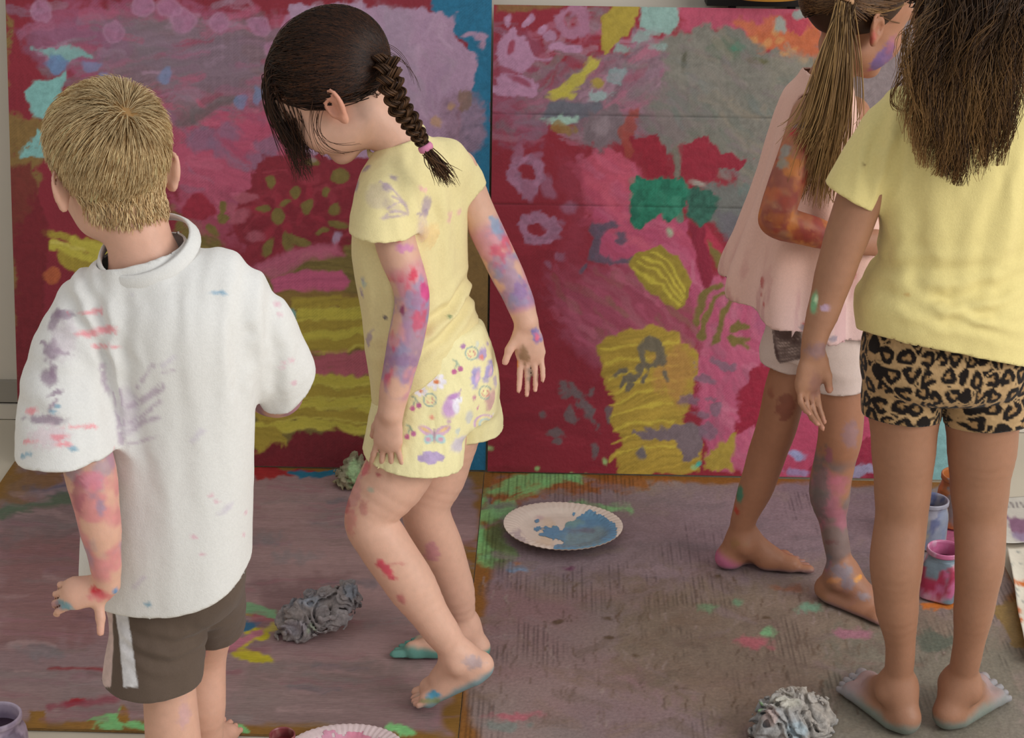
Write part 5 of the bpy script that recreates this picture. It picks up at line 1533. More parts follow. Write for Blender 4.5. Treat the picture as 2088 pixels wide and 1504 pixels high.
    # ---------------- shorts with little prints
    pel = Loft([sec(888, 850, Y, 118, 0.85, 48), sec(893, 790, Y, 122, 0.82, 48), sec(896, 720, Y, 108, 0.82, 48), sec(890, 660, Y, 90, 0.82, 48)], sup=2.2)
    l1, l1r = pxchain([(868, 820, Y - .03, 92), (850, 880, Y - .04, 100), (842, 930, Y - .05, 104)])
    l2, l2r = pxchain([(930, 800, Y + .05, 82), (950, 845, Y + .06, 74), (956, 880, Y + .06, 70)])
    def wr2(V, N):
        return cloth_noise(V, N, 0.0030, 40, 40, 10, 48) + cloth_noise(V, N, 0.002, 70, 70, 30, 49)
    def pf2(p):
        LV = C(176, 156, 190); PK = C(190, 130, 150); GRN = C(160, 186, 176); BRN = C(150, 110, 120)
        def flower(x, y, r):
            for k in range(7):
                a = k * 0.9; p.dab(x + r * math.cos(a), y + r * 0.8 * math.sin(a), r * 0.52, r * 0.36, C(226, 220, 226), ang=math.degrees(a), rough=0.5, soft=1.5)
            p.dab(x, y, r * 0.4, r * 0.35, C(214, 130, 90), rough=0.5, soft=1.5)
        def cherry(x, y):
            p.line([(x - 4, y + 4), (x + 2, y - 14), (x - 6, y - 18)], 1.4, C(150, 170, 150), rough=0.3); p.line([(x + 9, y - 2), (x + 2, y - 14)], 1.3, C(150, 170, 150), rough=0.3)
            p.dab(x - 4, y + 6, 5.5, 5.5, C(196, 110, 150), rough=0.4, soft=1.5); p.dab(x + 9, y, 5.5, 5.5, C(186, 110, 150), rough=0.4, soft=1.5)
        def smile(x, y):
            if p.spot(x, y, 22):
                p.ring(x, y, 13, 13, 1.3, C(150, 170, 160), rough=0.3, soft=1.2); p.ring(x, y + 1, 7, 6, 0.9, C(210, 140, 130), rough=0.2, soft=1)
            p.cur = None
            p.dab(x, y - 2, 9, 4, C(232, 224, 168), rough=0, soft=1)
            p.dab(x - 4, y - 3, 1.6, 2.4, C(200, 130, 130), rough=0, soft=1); p.dab(x + 4, y - 3, 1.6, 2.4, C(200, 130, 130), rough=0, soft=1)
        def butterfly(x, y, s_):
            for q in (-1, 1):
                p.dab(x + q * 16 * s_, y - 7 * s_, 17 * s_, 8 * s_, C(206, 168, 190), ang=q * -28, rough=1, soft=1.5); p.dab(x + q * 18 * s_, y - 9 * s_, 10 * s_, 3 * s_, C(226, 190, 130), ang=q * -28, rough=0.5)
                p.dab(x + q * 11 * s_, y + 9 * s_, 11 * s_, 8 * s_, C(170, 200, 200), ang=q * 30, rough=1, soft=1.5); p.dab(x + q * 12 * s_, y + 10 * s_, 5 * s_, 4 * s_, C(206, 150, 170), rough=0.5)
            p.line([(x, y - 9 * s_), (x, y + 14 * s_)], 2 * s_, C(160, 130, 150), rough=0.3)
        def pony(x, y):
            p.dab(x - 8, y + 8, 15, 22, C(196, 158, 196), ang=20, rough=3); p.dab(x + 8, y - 8, 13, 7, C(232, 228, 232), ang=12, rough=0.6); p.dab(x + 4, y + 8, 7, 13, C(226, 220, 230), ang=-12, rough=0.8)
            p.dab(x - 2, y - 14, 14, 6, C(186, 140, 190), ang=-20, rough=2); p.line([(x + 8, y - 16), (x + 15, y - 30)], 2.0, C(180, 150, 180), taper=0.7, rough=0.2); p.dab(x + 11, y - 9, 1.8, 1.4, C(120, 100, 120), rough=0)
        def cloudp(x, y, s_):
            for dx, dy, r in [(-18, 4, 10), (-6, -3, 12), (8, -2, 12), (20, 3, 10), (0, 7, 14)]: p.dab(x + dx * s_, y + dy * s_, r * s_, r * 0.7 * s_, LV, rough=1.5, soft=1.5)
        def feather(x, y, g):
            p.dab(x, y, 22, 9, C(168, 156, 196), ang=g, rough=4); p.dab(x + 4, y, 12, 4, C(214, 176, 196), ang=g, rough=1); 
        def bow(x, y):
            if p.spot(x, y, 30):
                for k, c2 in enumerate((C(206, 170, 196), C(232, 214, 160), C(190, 206, 200))): p.ring(x, y + 6, 22 - 5 * k, 18 - 4 * k, 2, c2, rough=0.4, soft=1.2)
            p.cur = None; p.dab(x, y + 17, 26, 8, C(230, 222, 168), rough=0, soft=1)
        cherry(930, 752); flower(890, 778, 14); flower(858, 797, 9); smile(877, 815); pony(926, 822); cherry(845, 826); p.dab(881, 850, 5, 4, C(226, 150, 130)); butterfly(886, 885, 1.05); cloudp(878, 930, 1.0)
        feather(970, 768, 100); feather(998, 755, 110); p.dab(985, 720, 10, 14, LV, ang=30, rough=3); p.dab(984, 728, 5, 6, C(220, 140, 130)); smile(962, 720); cherry(834, 884); bow(990, 858); p.dab(1002, 815, 12, 22, PK, rough=4, opa=0.7); p.dab(976, 832, 4, 5, C(200, 120, 160)); p.dab(968, 812, 5, 5, PK)
        p.dab(958, 850, 8, 14, C(190, 190, 196), rough=3, opa=0.7); flower(1008, 850, 6); p.dab(940, 905, 22, 14, C(196, 186, 206), ang=-30, rough=3, opa=0.8); smile(990, 800); p.dab(935, 880, 7, 7, C(176, 190, 200), opa=0.6); cloudp(770, 880, 0.6); p.dab(1000, 700, 8, 6, LV); p.dab(945, 705, 5, 7, C(176, 130, 170), ang=20)
        p.dab(975, 700, 6, 6, C(200, 210, 210), opa=.6); p.dab(1012, 780, 6, 14, LV, opa=.7); p.dab(915, 860, 5, 4, C(190, 150, 180), opa=.7)
    garment('shorts', root, 0.0026, [pel], [(l1, l1r, (-0.15, 0.0, -1)), (l2, l2r, (0.1, 0, -1))], cloth_fine, 0.005, None, None, None, wr2, 0.02, C(228, 218, 168), pf2)
    # ---------------- hair
    D0, D1 = C(25, 14, 10), C(72, 43, 26); B0, B1 = C(40, 26, 18), C(98, 68, 44)
    bt = U(792, 128, Y - .05); qb = to_unit(P, A, hs, bt)
    cutters = [((0, 0.040, 0.030), (0, 1.0, -0.10)), ((0, -0.035, -0.036), (0, 0.45, -1.0)), ((0, 0.03, 0.004), (0, 0.8, -0.6))]
    cV, cF = hair_cap(P, A, hs, 0.009, cutters, h=0.0035)
    parts = [(cV, cF, np.tile(D0 * 1.1, (len(cV), 1)))]
    keep = lambda q: (q[:, 1] < 0.62) & (q[:, 2] > -0.62 + 0.75 * np.clip(q[:, 1] + 0.25, 0, 2))
    q0 = rand_scalp(2500, keep, 3); r = np.random.default_rng(4)
    pth = skull_path(P, A, hs, q0, qb + 0.16 * r.normal(size=q0.shape), 8, 1.15, 0.02)
    parts.append(strands(pth, 0.0011, 0.0009, hair_cols(len(q0), D0, D1, 5, 2.0)))
    # loose front locks falling past the face
    n = 640; qf = rand_scalp(n, lambda q: (q[:, 1] > 0.35) & (q[:, 2] > 0.1) & (q[:, 0] < 0.75), 8); n = len(qf)
    src = skull_path(P, A, hs, qf, np.array([0.0, 0.97, 0.25]), 3, 1.14)
    k = r.random(n); near = qf[:, 0]
    st = src[:, 0]; mid = src[:, 1]
    kx = 545 + 95 * r.random(n) ** 1.2; kv = 205 + 60 * r.random(n)
    brow = np.array([U(a, b, Y - .015 + .05 * nx) for a, b, nx in zip(kx, kv, near)])
    long_ = r.random(n) < 0.42
    tx = np.where(long_, 595 + 45 * r.random(n), kx + 20 + 30 * r.random(n)); tv = np.where(long_, 300 + 72 * r.random(n), kv + 25 + 45 * r.random(n))
    tip = np.array([U(a, b, Y - .015 + .05 * nx) for a, b, nx in zip(tx, tv, near)])
    out = np.array([U(a - 26, b - 70, Y - .015 + .06 * nx) for a, b, nx in zip(kx, kv, near)])
    parts.append(strands(bez(st, out, brow, tip, 12), 0.0009, 0.0002, hair_cols(n, D0, D1, 9, 1.6)))
    # fine wisps by the ear, cheek and nape
    ws = []
    for a, b, c_, d_ in [((650, 225), (640, 270), (660, 310), (735, 295)), ((655, 220), (630, 280), (660, 330), (738, 305)), ((645, 230), (635, 260), (650, 300), (700, 312)), ((640, 200), (625, 250), (640, 300), (660, 318)),
                         ((790, 110), (825, 120), (845, 150), (850, 180)), ((785, 90), (815, 100), (830, 130), (838, 160)), ((640, 28), (600, 28), (570, 60), (560, 90))]:
        for j in range(3):
            o = r.normal(size=2) * 4
            ws.append(bez(*[[U(x + o[0], y + o[1], Y - .085)] for x, y in (a, b, c_, d_)], 12)[0])
    parts.append(strands(np.array(ws), 0.00045, 0.0002, hair_cols(len(ws), D0, D1, 10)))
    # plait of three locks
    bp, br = pxchain([(786, 118, Y - .06, 26), (797, 165, Y - .085, 25), (812, 212, Y - .095, 23), (836, 246, Y - .10, 20), (854, 276, Y - .105, 16), (868, 301, Y - .105, 10)])
    BP, BR_ = smooth_path(bp, br, 14); m = len(BP); T = np.gradient(BP, axis=0); T /= np.linalg.norm(T, axis=1, keepdims=True)
    vw = nrm(np.array([0.2, -1, 0.3])); S = np.cross(T, vw); S /= np.linalg.norm(S, axis=1, keepdims=True); Bn = np.cross(S, T)
    s_ = np.linspace(0, 1, m); plait = []; pc = []
    for lk in range(3):
        ph = s_ * 2 * np.pi * 3.6 + lk * 2 * np.pi / 3
        c_ = BP + S * (BR_ * 0.62 * np.sin(ph))[:, None] - Bn * (BR_ * 0.42 * np.sin(2 * ph))[:, None]
        for j in range(46):
            a = r.random() * 2 * np.pi; rad = 0.52 * math.sqrt(r.random() * 0.6 + 0.4)
            tw = a + s_ * 2.0
            plait.append(c_ + (S * np.cos(tw)[:, None] + Bn * np.sin(tw)[:, None] * 0.8) * (BR_ * rad)[:, None]); pc.append(j)
    pl = np.array(plait)
    parts.append(strands(pl, 0.0013, 0.0010, hair_cols(len(pl), B0, B1, 12, 1.3)))
    # tail below the tie
    n = 150; a0 = bp[-1]; off = r.normal(size=(n, 3)) * 0.0035
    tt = np.array([U(895 + 32 * r.random() + x * 8, 345 + 38 * r.random(), Y - .115) for x in r.normal(size=n)])
    m1 = np.array([U(885, 322, Y - .115)] * n) + r.normal(size=(n, 3)) * 0.006; m2 = tt * 0.5 + m1 * 0.5 + r.normal(size=(n, 3)) * 0.004
    parts.append(strands(bez(a0 + off, m1, m2, tt, 8), 0.0010, 0.0002, hair_cols(n, B0, B1, 13)))
    Vh, Fh, Ch = merge(parts)
    hr = mesh_obj('hair', Vh, Fh, hair_mat, root, col=np.clip(Ch, 0, 0.9))
    ax = nrm(bp[-1] - bp[-2]); s1 = nrm(np.cross(ax, vw)); s2 = np.cross(s1, ax)
    tie = [bp[-1] + 0.0085 * (s1 * math.cos(t) + s2 * math.sin(t)) - np.array(root.location) for t in np.linspace(0, 2 * np.pi, 20, endpoint=False)]
    o = ring_band('hair_tie', hr, tie, 0.0055, 0.003, mat('pink_elastic', C(196, 122, 152), 0.7, noise=(200, 0.1)), None, [ax] * 20)
    tag(o, 'pink elastic at the end of the braid')
    return root


build_braid_girl()

# ================================================================== ponytail girl in the pink top
def build_ponytail_girl():
    Y = 2.95
    SK = C(154, 106, 80)
    root = empty('person', (U(1620, 1150, Y)[0], Y, 0), 'child with a long light-brown ponytail in a sleeveless pale pink top, facing right', 'person')
    G = Grid((0.26, 2.70, -0.003), (0.86, 3.26, 1.24), 0.0036)
    G.loft(Loft([sec(1665, 715, Y, 56, 0.85, -60), sec(1660, 660, Y, 66, 0.8, -60), sec(1662, 540, Y, 62, 0.78, -60), sec(1668, 400, Y, 64, 0.72, -60), sec(1672, 280, Y, 66, 0.66, -60), sec(1676, 215, Y, 58, 0.62, -60), sec(1684, 175, Y, 42, 0.9, -60), sec(1692, 140, Y, 34, 1, -60)]), 0, 0.01)
    nk, nr = pxchain([(1684, 180, Y, 42), (1704, 125, Y, 36), (1722, 75, Y, 40)])
    G.chain(nk, nr, 0.014)
    hs = 1.02; hc = U(1742, 24, Y + .01)
    A, P = head(G, hc, (0.86, 0.42, -0.28), (0.26, 0.12, 1.0), hs)
    ear(G, P, A, 1, 1.0, flare=0.45); ear(G, P, A, -1, 1.0, flare=0.45)
    ra, rr = pxchain([(1655, 235, Y - .075, 42), (1620, 330, Y - .125, 38), (1586, 430, Y - .15, 37), (1590, 452, Y - .15, 36), (1650, 470, Y - .145, 32), (1715, 490, Y - .12, 24), (1740, 497, Y - .11, 20)])
    RA, _ = G.chain(ra, rr, 0.014)
    tips = hand(G, ra[-1], (0.9, 0.35, -0.05), (0.1, 0.3, 1), (0, 1, 0), 0.105, (0.5, 0.55, 0.6, 0.6))
    la, lr = pxchain([(1735, 235, Y + .10, 40), (1775, 330, Y + .13, 36), (1800, 430, Y + .12, 33), (1800, 460, Y + .10, 32), (1775, 500, Y + .03, 26), (1762, 515, Y + .01, 20)])
    LAr, _ = G.chain(la, lr, 0.014)
    tips += hand(G, la[-1], (-0.4, -0.6, -0.3), (0, 0.2, 1), (-0.5, 0.5, 0), 0.10, (0.5, 0.5, 0.5, 0.5))
    # trailing (left) leg and leading (right) leg
    l1, r1 = pxchain([(1640, 690, Y + .03, 46), (1606, 780, Y + .03, 43), (1586, 862, Y + .04, 41), (1566, 920, Y + .05, 39), (1545, 985, Y + .055, 36), (1516, 1060, Y + .06, 26)])
    a1 = foot_spot(1502, Y + .065) + np.array([0, 0, .058])
    L1, _ = G.chain(np.vstack([l1, a1]), np.append(r1, .0205), 0.016, 5)
    _, S1, t1 = foot(G, a1, (1, 0.04, 0), (0, -1, 0), 0.185)
    l2, r2 = pxchain([(1696, 690, Y - .025, 54), (1712, 790, Y - .035, 50), (1714, 880, Y - .05, 45), (1702, 940, Y - .045, 42), (1692, 1000, Y - .045, 42), (1700, 1075, Y - .055, 27)])
    a2 = foot_spot(1706, Y - .07) + np.array([0, 0, .058])
    L2, _ = G.chain(np.vstack([l2, a2]), np.append(r2, .022), 0.016, 5)
    _, S2, t2 = foot(G, a2, (0.78, -0.62, 0), (0.62, 0.78, 0), 0.185)
    G.clip(lambda X, Y_, Z: (0.0045 - Z) + 0 * X + 0 * Y_, (0.2, 2.6, -0.01), (0.9, 3.3, 0.05), 0.002)
    V, Q = G.mesh(); p = skin_paint(V, Q, SK); lips_and_nails(p, P, A, hs, tips + t1 + t2)
    for th, c2, o, sd in [(0.44, (170, 90, 56), .6, 70), (0.53, (140, 44, 40), .75, 71), (0.58, (120, 62, 60), .6, 72), (0.60, (190, 120, 50), .6, 73)]:
        mottle(p, RA, 0.06, 0.10, 0.95, C(*c2), 20 + sd % 7 * 5, th, o, sd)
    for x, y, a, b, g, c2, o in [(1632, 262, 18, 9, -20, (136, 130, 140), .9), (1622, 270, 12, 9, 0, (190, 60, 56), .9), (1600, 310, 10, 16, 10, (136, 136, 128), .85), (1592, 335, 12, 8, 0, (130, 132, 120), .8), (1585, 440, 22, 20, 0, (120, 36, 36), .5), (1640, 480, 26, 14, 10, (130, 36, 40), .7), (1575, 395, 18, 14, 0, (170, 84, 50), .5),
                             (1800, 118, 15, 34, 32, (112, 84, 128), .9), (1788, 132, 12, 20, 30, (100, 76, 120), .8), (1778, 78, 6, 20, 20, (170, 74, 70), .7), (1776, 150, 8, 10, 0, (150, 64, 96), .8), (1818, 90, 8, 18, 20, (150, 90, 110), .7), (1812, 140, 5, 4, 0, (214, 200, 70), .9), (1795, 160, 4, 4, 0, (180, 60, 70), .8),
                             (1506, 1006, 10, 16, -10, (66, 122, 98), .95), (1500, 1040, 5, 10, -20, (176, 60, 44), .9), (1498, 1108, 10, 12, 0, (140, 104, 64), .6), (1602, 830, 20, 26, 0, (110, 50, 44), .6), (1572, 800, 6, 12, 0, (130, 70, 54), .6), (1520, 1110, 8, 5, 0, (150, 110, 80), .6)]:
        p.dab(x, y, a, b, C(*c2), ang=g, opa=o, soft=4)
    for th, c2, o, sd in [(0.44, (112, 100, 100), .8, 80), (0.60, (170, 96, 116), .6, 81)]:
        mottle(p, L2, 0.06, 0.45, 0.98, C(*c2), 16 + sd % 4 * 8, th, o, sd)
    p.dab(1672, 1000, 18, 70, C(104, 94, 92), ang=3, opa=0.75, soft=6); p.dab(1735, 885, 16, 26, C(140, 112, 122), opa=0.6); p.dab(1690, 930, 8, 14, C(140, 80, 100), opa=.7); p.dab(1702, 980, 14, 8, C(180, 104, 120), opa=.6); p.dab(1690, 1105, 14, 4, C(110, 60, 60), opa=.6)
    p.dab(1686, 1145, 8, 16, C(108, 102, 106), opa=.85); p.dab(1715, 1165, 22, 16, C(122, 114, 124), opa=.8); p.dab(1752, 1178, 10, 5, C(206, 140, 60), ang=-40); p.dab(1700, 1182, 14, 6, C(190, 128, 80), opa=.7); p.dab(1762, 1215, 14, 9, C(140, 132, 140), opa=.7); p.dab(1730, 1190, 12, 14, C(128, 118, 128), opa=.7)
    hl = sstep(0.06, 0.035, np.linalg.norm((V - (S1 + np.array([-0.05, 0, .012]))) * np.array([1, 1, 1.6]), axis=1))[:, None] * 0.85
    p.col = p.col * (1 - hl) + hl * C(178, 96, 132)
    sl = sstep(0.016, 0.007, V[:, 2])[:, None] * 0.7; p.col = p.col * (1 - sl) + sl * C(112, 96, 104)
    mesh_obj('body', V, Q, skin_pale, root, col=p.col); eyes(root, P, A, hs)
    # ---------------- flared sleeveless top
    PKC = C(212, 172, 158)
    tl = Loft([sec(1628, 760, Y, 160, 1.0, -60), sec(1626, 660, Y, 156, 1.0, -60), sec(1628, 560, Y, 152, 1.0, -60), sec(1645, 480, Y, 138, 1.0, -60), sec(1660, 370, Y, 112, 0.92, -60), sec(1666, 280, Y, 92, 0.80, -60), sec(1668, 225, Y, 78, 0.72, -60), sec(1672, 190, Y, 68, 0.75, -60), sec(1682, 160, Y, 55, 0.9, -60), sec(1692, 125, Y, 46, 1, -60), sec(1700, 100, Y, 44, 1, -60)], sup=2.1)
    hem = plane3(U(1480, 575, Y - .0), U(1610, 672, Y - .12), U(1765, 668, Y - .03), np.array([0.5, Y, 0.0]))
    nkc = plane3(U(1630, 138, Y), U(1690, 165, Y - .06), U(1745, 165, Y), np.array([0.5, Y, 1.4]))
    def arm(Go, Gi):
        hole = Grid(Go.lo, Go.lo + (np.array(Go.F.shape) - 1) * Go.h, Go.h)
        for (pt, r_) in ((U(1650, 250, Y - .10), 0.048), (U(1642, 300, Y - .12), 0.044), (U(1735, 250, Y + .13), 0.048)):
            Go.ell(pt, np.eye(3), np.array([r_, 0.075, r_ * 1.15]), 0.004, 'sub')
    def wr(V, N):
        fl = np.clip((0.95 - V[:, 2]) / 0.35, 0, 1)
        ang = np.arctan2(V[:, 1] - Y, V[:, 0] - U(1640, 500, Y)[0])
        return N * (0.011 * fl * np.sin(ang * 9 + 2 * V[:, 2]))[:, None] + cloth_noise(V, N, 0.002, 30, 30, 8, 58)
    def pf(p):
        X = p.X; low = sstep(0.72, 0.58, X[:, 2])
        n = fbm3(X[:, 0] * 60, X[:, 1] * 60, X[:, 2] * 14, 7); m = (low * sstep(0.52, 0.66, n) * 0.45)[:, None]
        p.col = p.col * (1 - m) + m * C(170, 96, 100)
        lo2 = (sstep(0.70, 0.55, X[:, 2]) * 0.35 * sstep(0.35, 0.5, X[:, 0]))[:, None]; p.col = p.col * (1 - lo2) + lo2 * C(226, 206, 214)
        for x, y, a, b in [(1552, 575, 5, 12), (1548, 600, 6, 8), (1555, 620, 5, 5), (1690, 655, 8, 5), (1720, 600, 6, 10), (1740, 560, 5, 8), (1640, 660, 5, 4)]:
            p.dab(x, y, a, b, C(176, 84, 80), opa=0.8)
        p.dab(1700, 690, 10, 5, C(120, 120, 140), opa=0.7); p.dab(1640, 668, 10, 5, C(110, 110, 130), opa=.7)
    garment('sleeveless_top', root, 0.0036, [tl], [], cloth_white, 0.005, [hem], [nkc], arm, wr, 0.02, PKC, pf)
    # ---------------- shorts with a dark scribble
    pel = Loft([sec(1668, 725, Y, 90, 0.85, -60), sec(1664, 650, Y, 94, 0.85, -60), sec(1662, 590, Y, 84, 0.85, -60)])
    l1_, l1r = pxchain([(1640, 670, Y + .03, 70), (1612, 705, Y + .03, 60), (1600, 744, Y + .03, 52)]); l2_, l2r = pxchain([(1690, 680, Y - .03, 72), (1710, 740, Y - .035, 62), (1714, 788, Y - .04, 56)])
    def pf2(p):
        DK = C(84, 64, 62)
        for k in range(11):
            y = 655 + 7 * k; p.line([(1556 + 3 * k, y), (1590, y + 12), (1632, y + 14 - k)], 3.2, DK, opa=0.85, rough=2)
        p.dab(1600, 682, 36, 12, DK, ang=18, opa=0.8, rough=6)
    garment('shorts', root, 0.0032, [pel], [(l1_, l1r, (-0.15, 0, -1)), (l2_, l2r, (0.1, 0, -1))], cloth_fine, 0.004, None, None, None, lambda V, N: cloth_noise(V, N, 0.0025, 30, 30, 14, 68), 0.02, C(206, 186, 178), pf2)
    # ---------------- hair drawn back into the ponytail
    D0, D1, LB = C(52, 34, 22), C(112, 80, 50), C(178, 142, 92)
    tie = U(1722, 2, Y - .085); qb = to_unit(P, A, hs, tie)
    cutters = [((0, 0.050, 0.048), (0, 1.0, -0.12)), ((0, -0.03, -0.040), (0, 0.40, -1.0)), ((0, 0.032, 0.012), (0, 0.85, -0.6))]
    cV, cF = hair_cap(P, A, hs, 0.006, cutters)
    parts = [(cV, cF, np.tile(D0 * 1.1, (len(cV), 1)))]
    keep = lambda q: (q[:, 1] < 0.66) & (q[:, 2] > -0.55 + 0.80 * np.clip(q[:, 1] + 0.25, 0, 2))
    q0 = rand_scalp(1900, keep, 23); r = np.random.default_rng(24)
    parts.append(strands(skull_path(P, A, hs, q0, qb + 0.06 * r.normal(size=q0.shape), 8, 1.12, 0.02), 0.0012, 0.0009, hair_cols(len(q0), D0, D1, 25, 1.2)))
    n = 620; e = r.normal(size=n); f_ = r.normal(size=n)
    k1 = np.array([U(1712 + 17 * a, 95, Y - .115 + .010 * b) for a, b in zip(e, f_)]); k2 = np.array([U(1700 + 22 * a, 240, Y - .135 + .012 * b) for a, b in zip(e, f_)])
    k3 = np.array([U(1670 + 27 * a - 14 * (1 - c_), 280 + 150 * c_ - 12 * abs(a), Y - .145 + .012 * b) for a, b, c_ in zip(e, f_, r.random(n))])
    k0 = tie + r.normal(size=(n, 3)) * 0.0055
    pth = bez(k0, k1, k2, k3, 16); tt = np.linspace(0, 1, 16)[None, :]
    wv = np.sin(tt * 7 + r.random((n, 1)) * 6.28) * 0.002 * tt; pth[:, :, 0] += wv
    parts.append(strands(pth, 0.0012, 0.00035, hair_cols(n, D0, LB, 26, 1.5), hair_cols(n, D1, LB, 27, 0.8)))
    ws = [bez(*[[U(x + 3 * r.normal(), y + 3 * r.normal(), Y - .13)] for x, y in z], 12)[0] for z in [((1640, 330), (1615, 370), (1612, 400), (1622, 420)), ((1700, 300), (1660, 360), (1640, 390), (1625, 415)), ((1665, 120), (1650, 180), (1690, 210), (1700, 215)), ((1770, 20), (1800, 30), (1830, 20), (1860, 0)), ((1690, 350), (1685, 400), (1700, 415), (1712, 418))] for _ in range(4)]
    parts.append(strands(np.array(ws), 0.0005, 0.0002, hair_cols(len(ws), D1, LB, 28)))
    Vh, Fh, Ch = merge(parts); hr = mesh_obj('hair', Vh, Fh, hair_mat, root, col=np.clip(Ch, 0, .9))
    ax = nrm(np.array([-0.3, -0.5, -0.8])); s1 = nrm(np.cross(ax, (1, 0, 0))); s2 = np.cross(s1, ax)
    ring_band('hair_tie', hr, [tie + 0.013 * (s1 * math.cos(t) + s2 * math.sin(t)) - np.array(root.location) for t in np.linspace(0, 2 * np.pi, 20, endpoint=False)], 0.005, 0.003, mat('tan_elastic', C(170, 130, 96), 0.7, noise=(200, 0.1)), None, [ax] * 20)


build_ponytail_girl()


# ================================================================== girl in the plain yellow T-shirt and leopard shorts
def build_long_hair_girl():
    Y = 2.46
    SK = C(147, 105, 81)
    root = empty('person', (U(1915, 1440, Y)[0], Y, 0), 'child with long loose brown hair in a plain yellow T-shirt and leopard-print shorts', 'person')
    G = Grid((0.36, 2.24, -0.003), (0.98, 2.80, 1.32), 0.0036)
    G.loft(Loft([sec(1922, 800, Y + .01, 128, 0.66), sec(1925, 740, Y + .01, 138, 0.68), sec(1935, 620, Y, 118, 0.70), sec(1955, 460, Y, 124, 0.66), sec(1970, 320, Y, 138, 0.60), sec(1978, 235, Y, 136, 0.56), sec(1984, 185, Y, 84, 0.75), sec(1987, 140, Y + .005, 50, 1)]), 0, 0.01)
    nk, nr = pxchain([(1984, 200, Y, 58), (1988, 130, Y + .005, 48), (1990, 70, Y + .02, 56)]); G.chain(nk, nr, 0.014)
    hs = 1.04; hc = U(1990, 22, Y + .03)
    A, P = head(G, hc, (0.10, 1.0, -0.32), (0.02, 0.32, 1.0), hs)
    ear(G, P, A, 1, 1.05, flare=0.6); ear(G, P, A, -1, 1.05, flare=0.5)
    la, lr = pxchain([(1832, 250, Y, 54), (1772, 360, Y - .01, 50), (1734, 460, Y - .015, 46), (1706, 545, Y - .02, 41), (1682, 625, Y - .025, 34), (1664, 680, Y - .03, 27), (1657, 712, Y - .03, 24)])
    LA, _ = G.chain(la, lr, 0.014)
    tips = hand(G, U(1656, 716, Y - .03), (-0.04, 0.0, -1), (0.80, 0.55, 0), (0.6, -0.75, 0), 0.118, (0.26, 0.40, 0.50, 0.55), spread=0.10, thumb=(0.95, 0.35, 0.2), tcurl=0.3)
    ra, rr = pxchain([(2130, 260, Y, 54), (2190, 370, Y - .01, 50), (2225, 470, Y - .01, 46), (2250, 560, Y - .01, 40), (2265, 640, Y, 33), (2275, 720, Y + .01, 25)])
    G.chain(ra, rr, 0.014); tips += hand(G, ra[-1], (0.05, 0.1, -1), (-0.6, 0.7, 0), (-0.7, -0.6, 0), 0.118, (0.3, 0.35, 0.4, 0.4))
    l1, r1 = pxchain([(1845, 810, Y + .01, 76), (1843, 900, Y + .01, 66), (1841, 985, Y + .012, 58), (1838, 1055, Y + .015, 53), (1828, 1140, Y - .002, 54), (1828, 1225, Y, 45), (1836, 1320, Y + .01, 30)])
    a1 = foot_spot(1840, Y + .022) + np.array([0, 0, .066])
    G.chain(np.vstack([l1, a1]), np.append(r1, .0225), 0.010, 5)
    _, S1, t1 = foot(G, a1, (-0.42, 0.92, 0), (1, 0.3, 0), 0.195, ah=0.066)
    l2, r2 = pxchain([(2002, 810, Y + .01, 80), (2003, 900, Y + .01, 71), (1998, 985, Y + .012, 60), (1998, 1055, Y + .015, 53), (1998, 1140, Y - .002, 50), (1988, 1225, Y, 42), (1974, 1320, Y + .015, 31)])
    a2 = foot_spot(1970, Y + .032) + np.array([0, 0, .066])
    G.chain(np.vstack([l2, a2]), np.append(r2, .0225), 0.003, 5)
    _, S2, t2 = foot(G, a2, (0.70, 0.72, 0), (-0.7, 0.7, 0), 0.195, ah=0.066)
    G.clip(lambda X, Y_, Z: (0.0045 - Z) + 0 * X + 0 * Y_, (0.3, 2.2, -0.01), (1.0, 2.85, 0.05), 0.002)
    V, Q = G.mesh(); p = skin_paint(V, Q, SK); lips_and_nails(p, P, A, hs, tips + t1 + t2)
    e = sstep(0.05, 0.02, np.linalg.norm(V - P(0.080, -0.01, -0.014), axis=1))[:, None] * .5; p.col = p.col * (1 - e) + e * C(206, 104, 74)
    p.dab(1660, 617, 7, 20, C(112, 160, 120), ang=5, rough=2); p.dab(1682, 628, 9, 7, C(176, 150, 176), opa=.8); p.dab(1664, 612, 3, 8, C(190, 210, 176))
    p.dab(1668, 715, 22, 14, C(120, 100, 116), opa=.5, soft=8); p.dab(1665, 790, 14, 26, C(116, 78, 74), opa=.6, soft=8)
    GR = C(112, 124, 116)
    n = 0.016 * (fbm3(V[:, 0] * 36, V[:, 1] * 36, V[:, 2] * 36, 8) - 0.5)
    sl = sstep(0.032, 0.016, V[:, 2] + n)[:, None] * .9; p.col = p.col * (1 - sl) + sl * GR
    md = (sstep(0.07, 0.03, V[:, 2] + 2 * n) * sstep(Y + .03, Y + .09, V[:, 1] + n * 2) * .5)[:, None]; p.col = p.col * (1 - md) + md * C(160, 150, 160)
    mesh_obj('body', V, Q, skin_pale, root, col=p.col); eyes(root, P, A, hs)
    # ---------------- T-shirt, bloused over the waistband
    SH = C(208, 192, 130)
    tl = Loft([sec(1926, 820, Y, 178, 0.76), sec(1926, 700, Y, 178, 0.76), sec(1926, 625, Y, 182, 0.78), sec(1932, 585, Y, 176, 0.76), sec(1944, 530, Y, 158, 0.72), sec(1956, 430, Y, 164, 0.70), sec(1966, 330, Y, 172, 0.66), sec(1974, 265, Y, 180, 0.60), sec(1980, 220, Y, 176, 0.56), sec(1983, 192, Y, 146, 0.60), sec(1985, 172, Y, 106, 0.75), sec(1987, 150, Y + .005, 76, 0.9), sec(1988, 120, Y + .005, 66, 1)], sup=2.2)
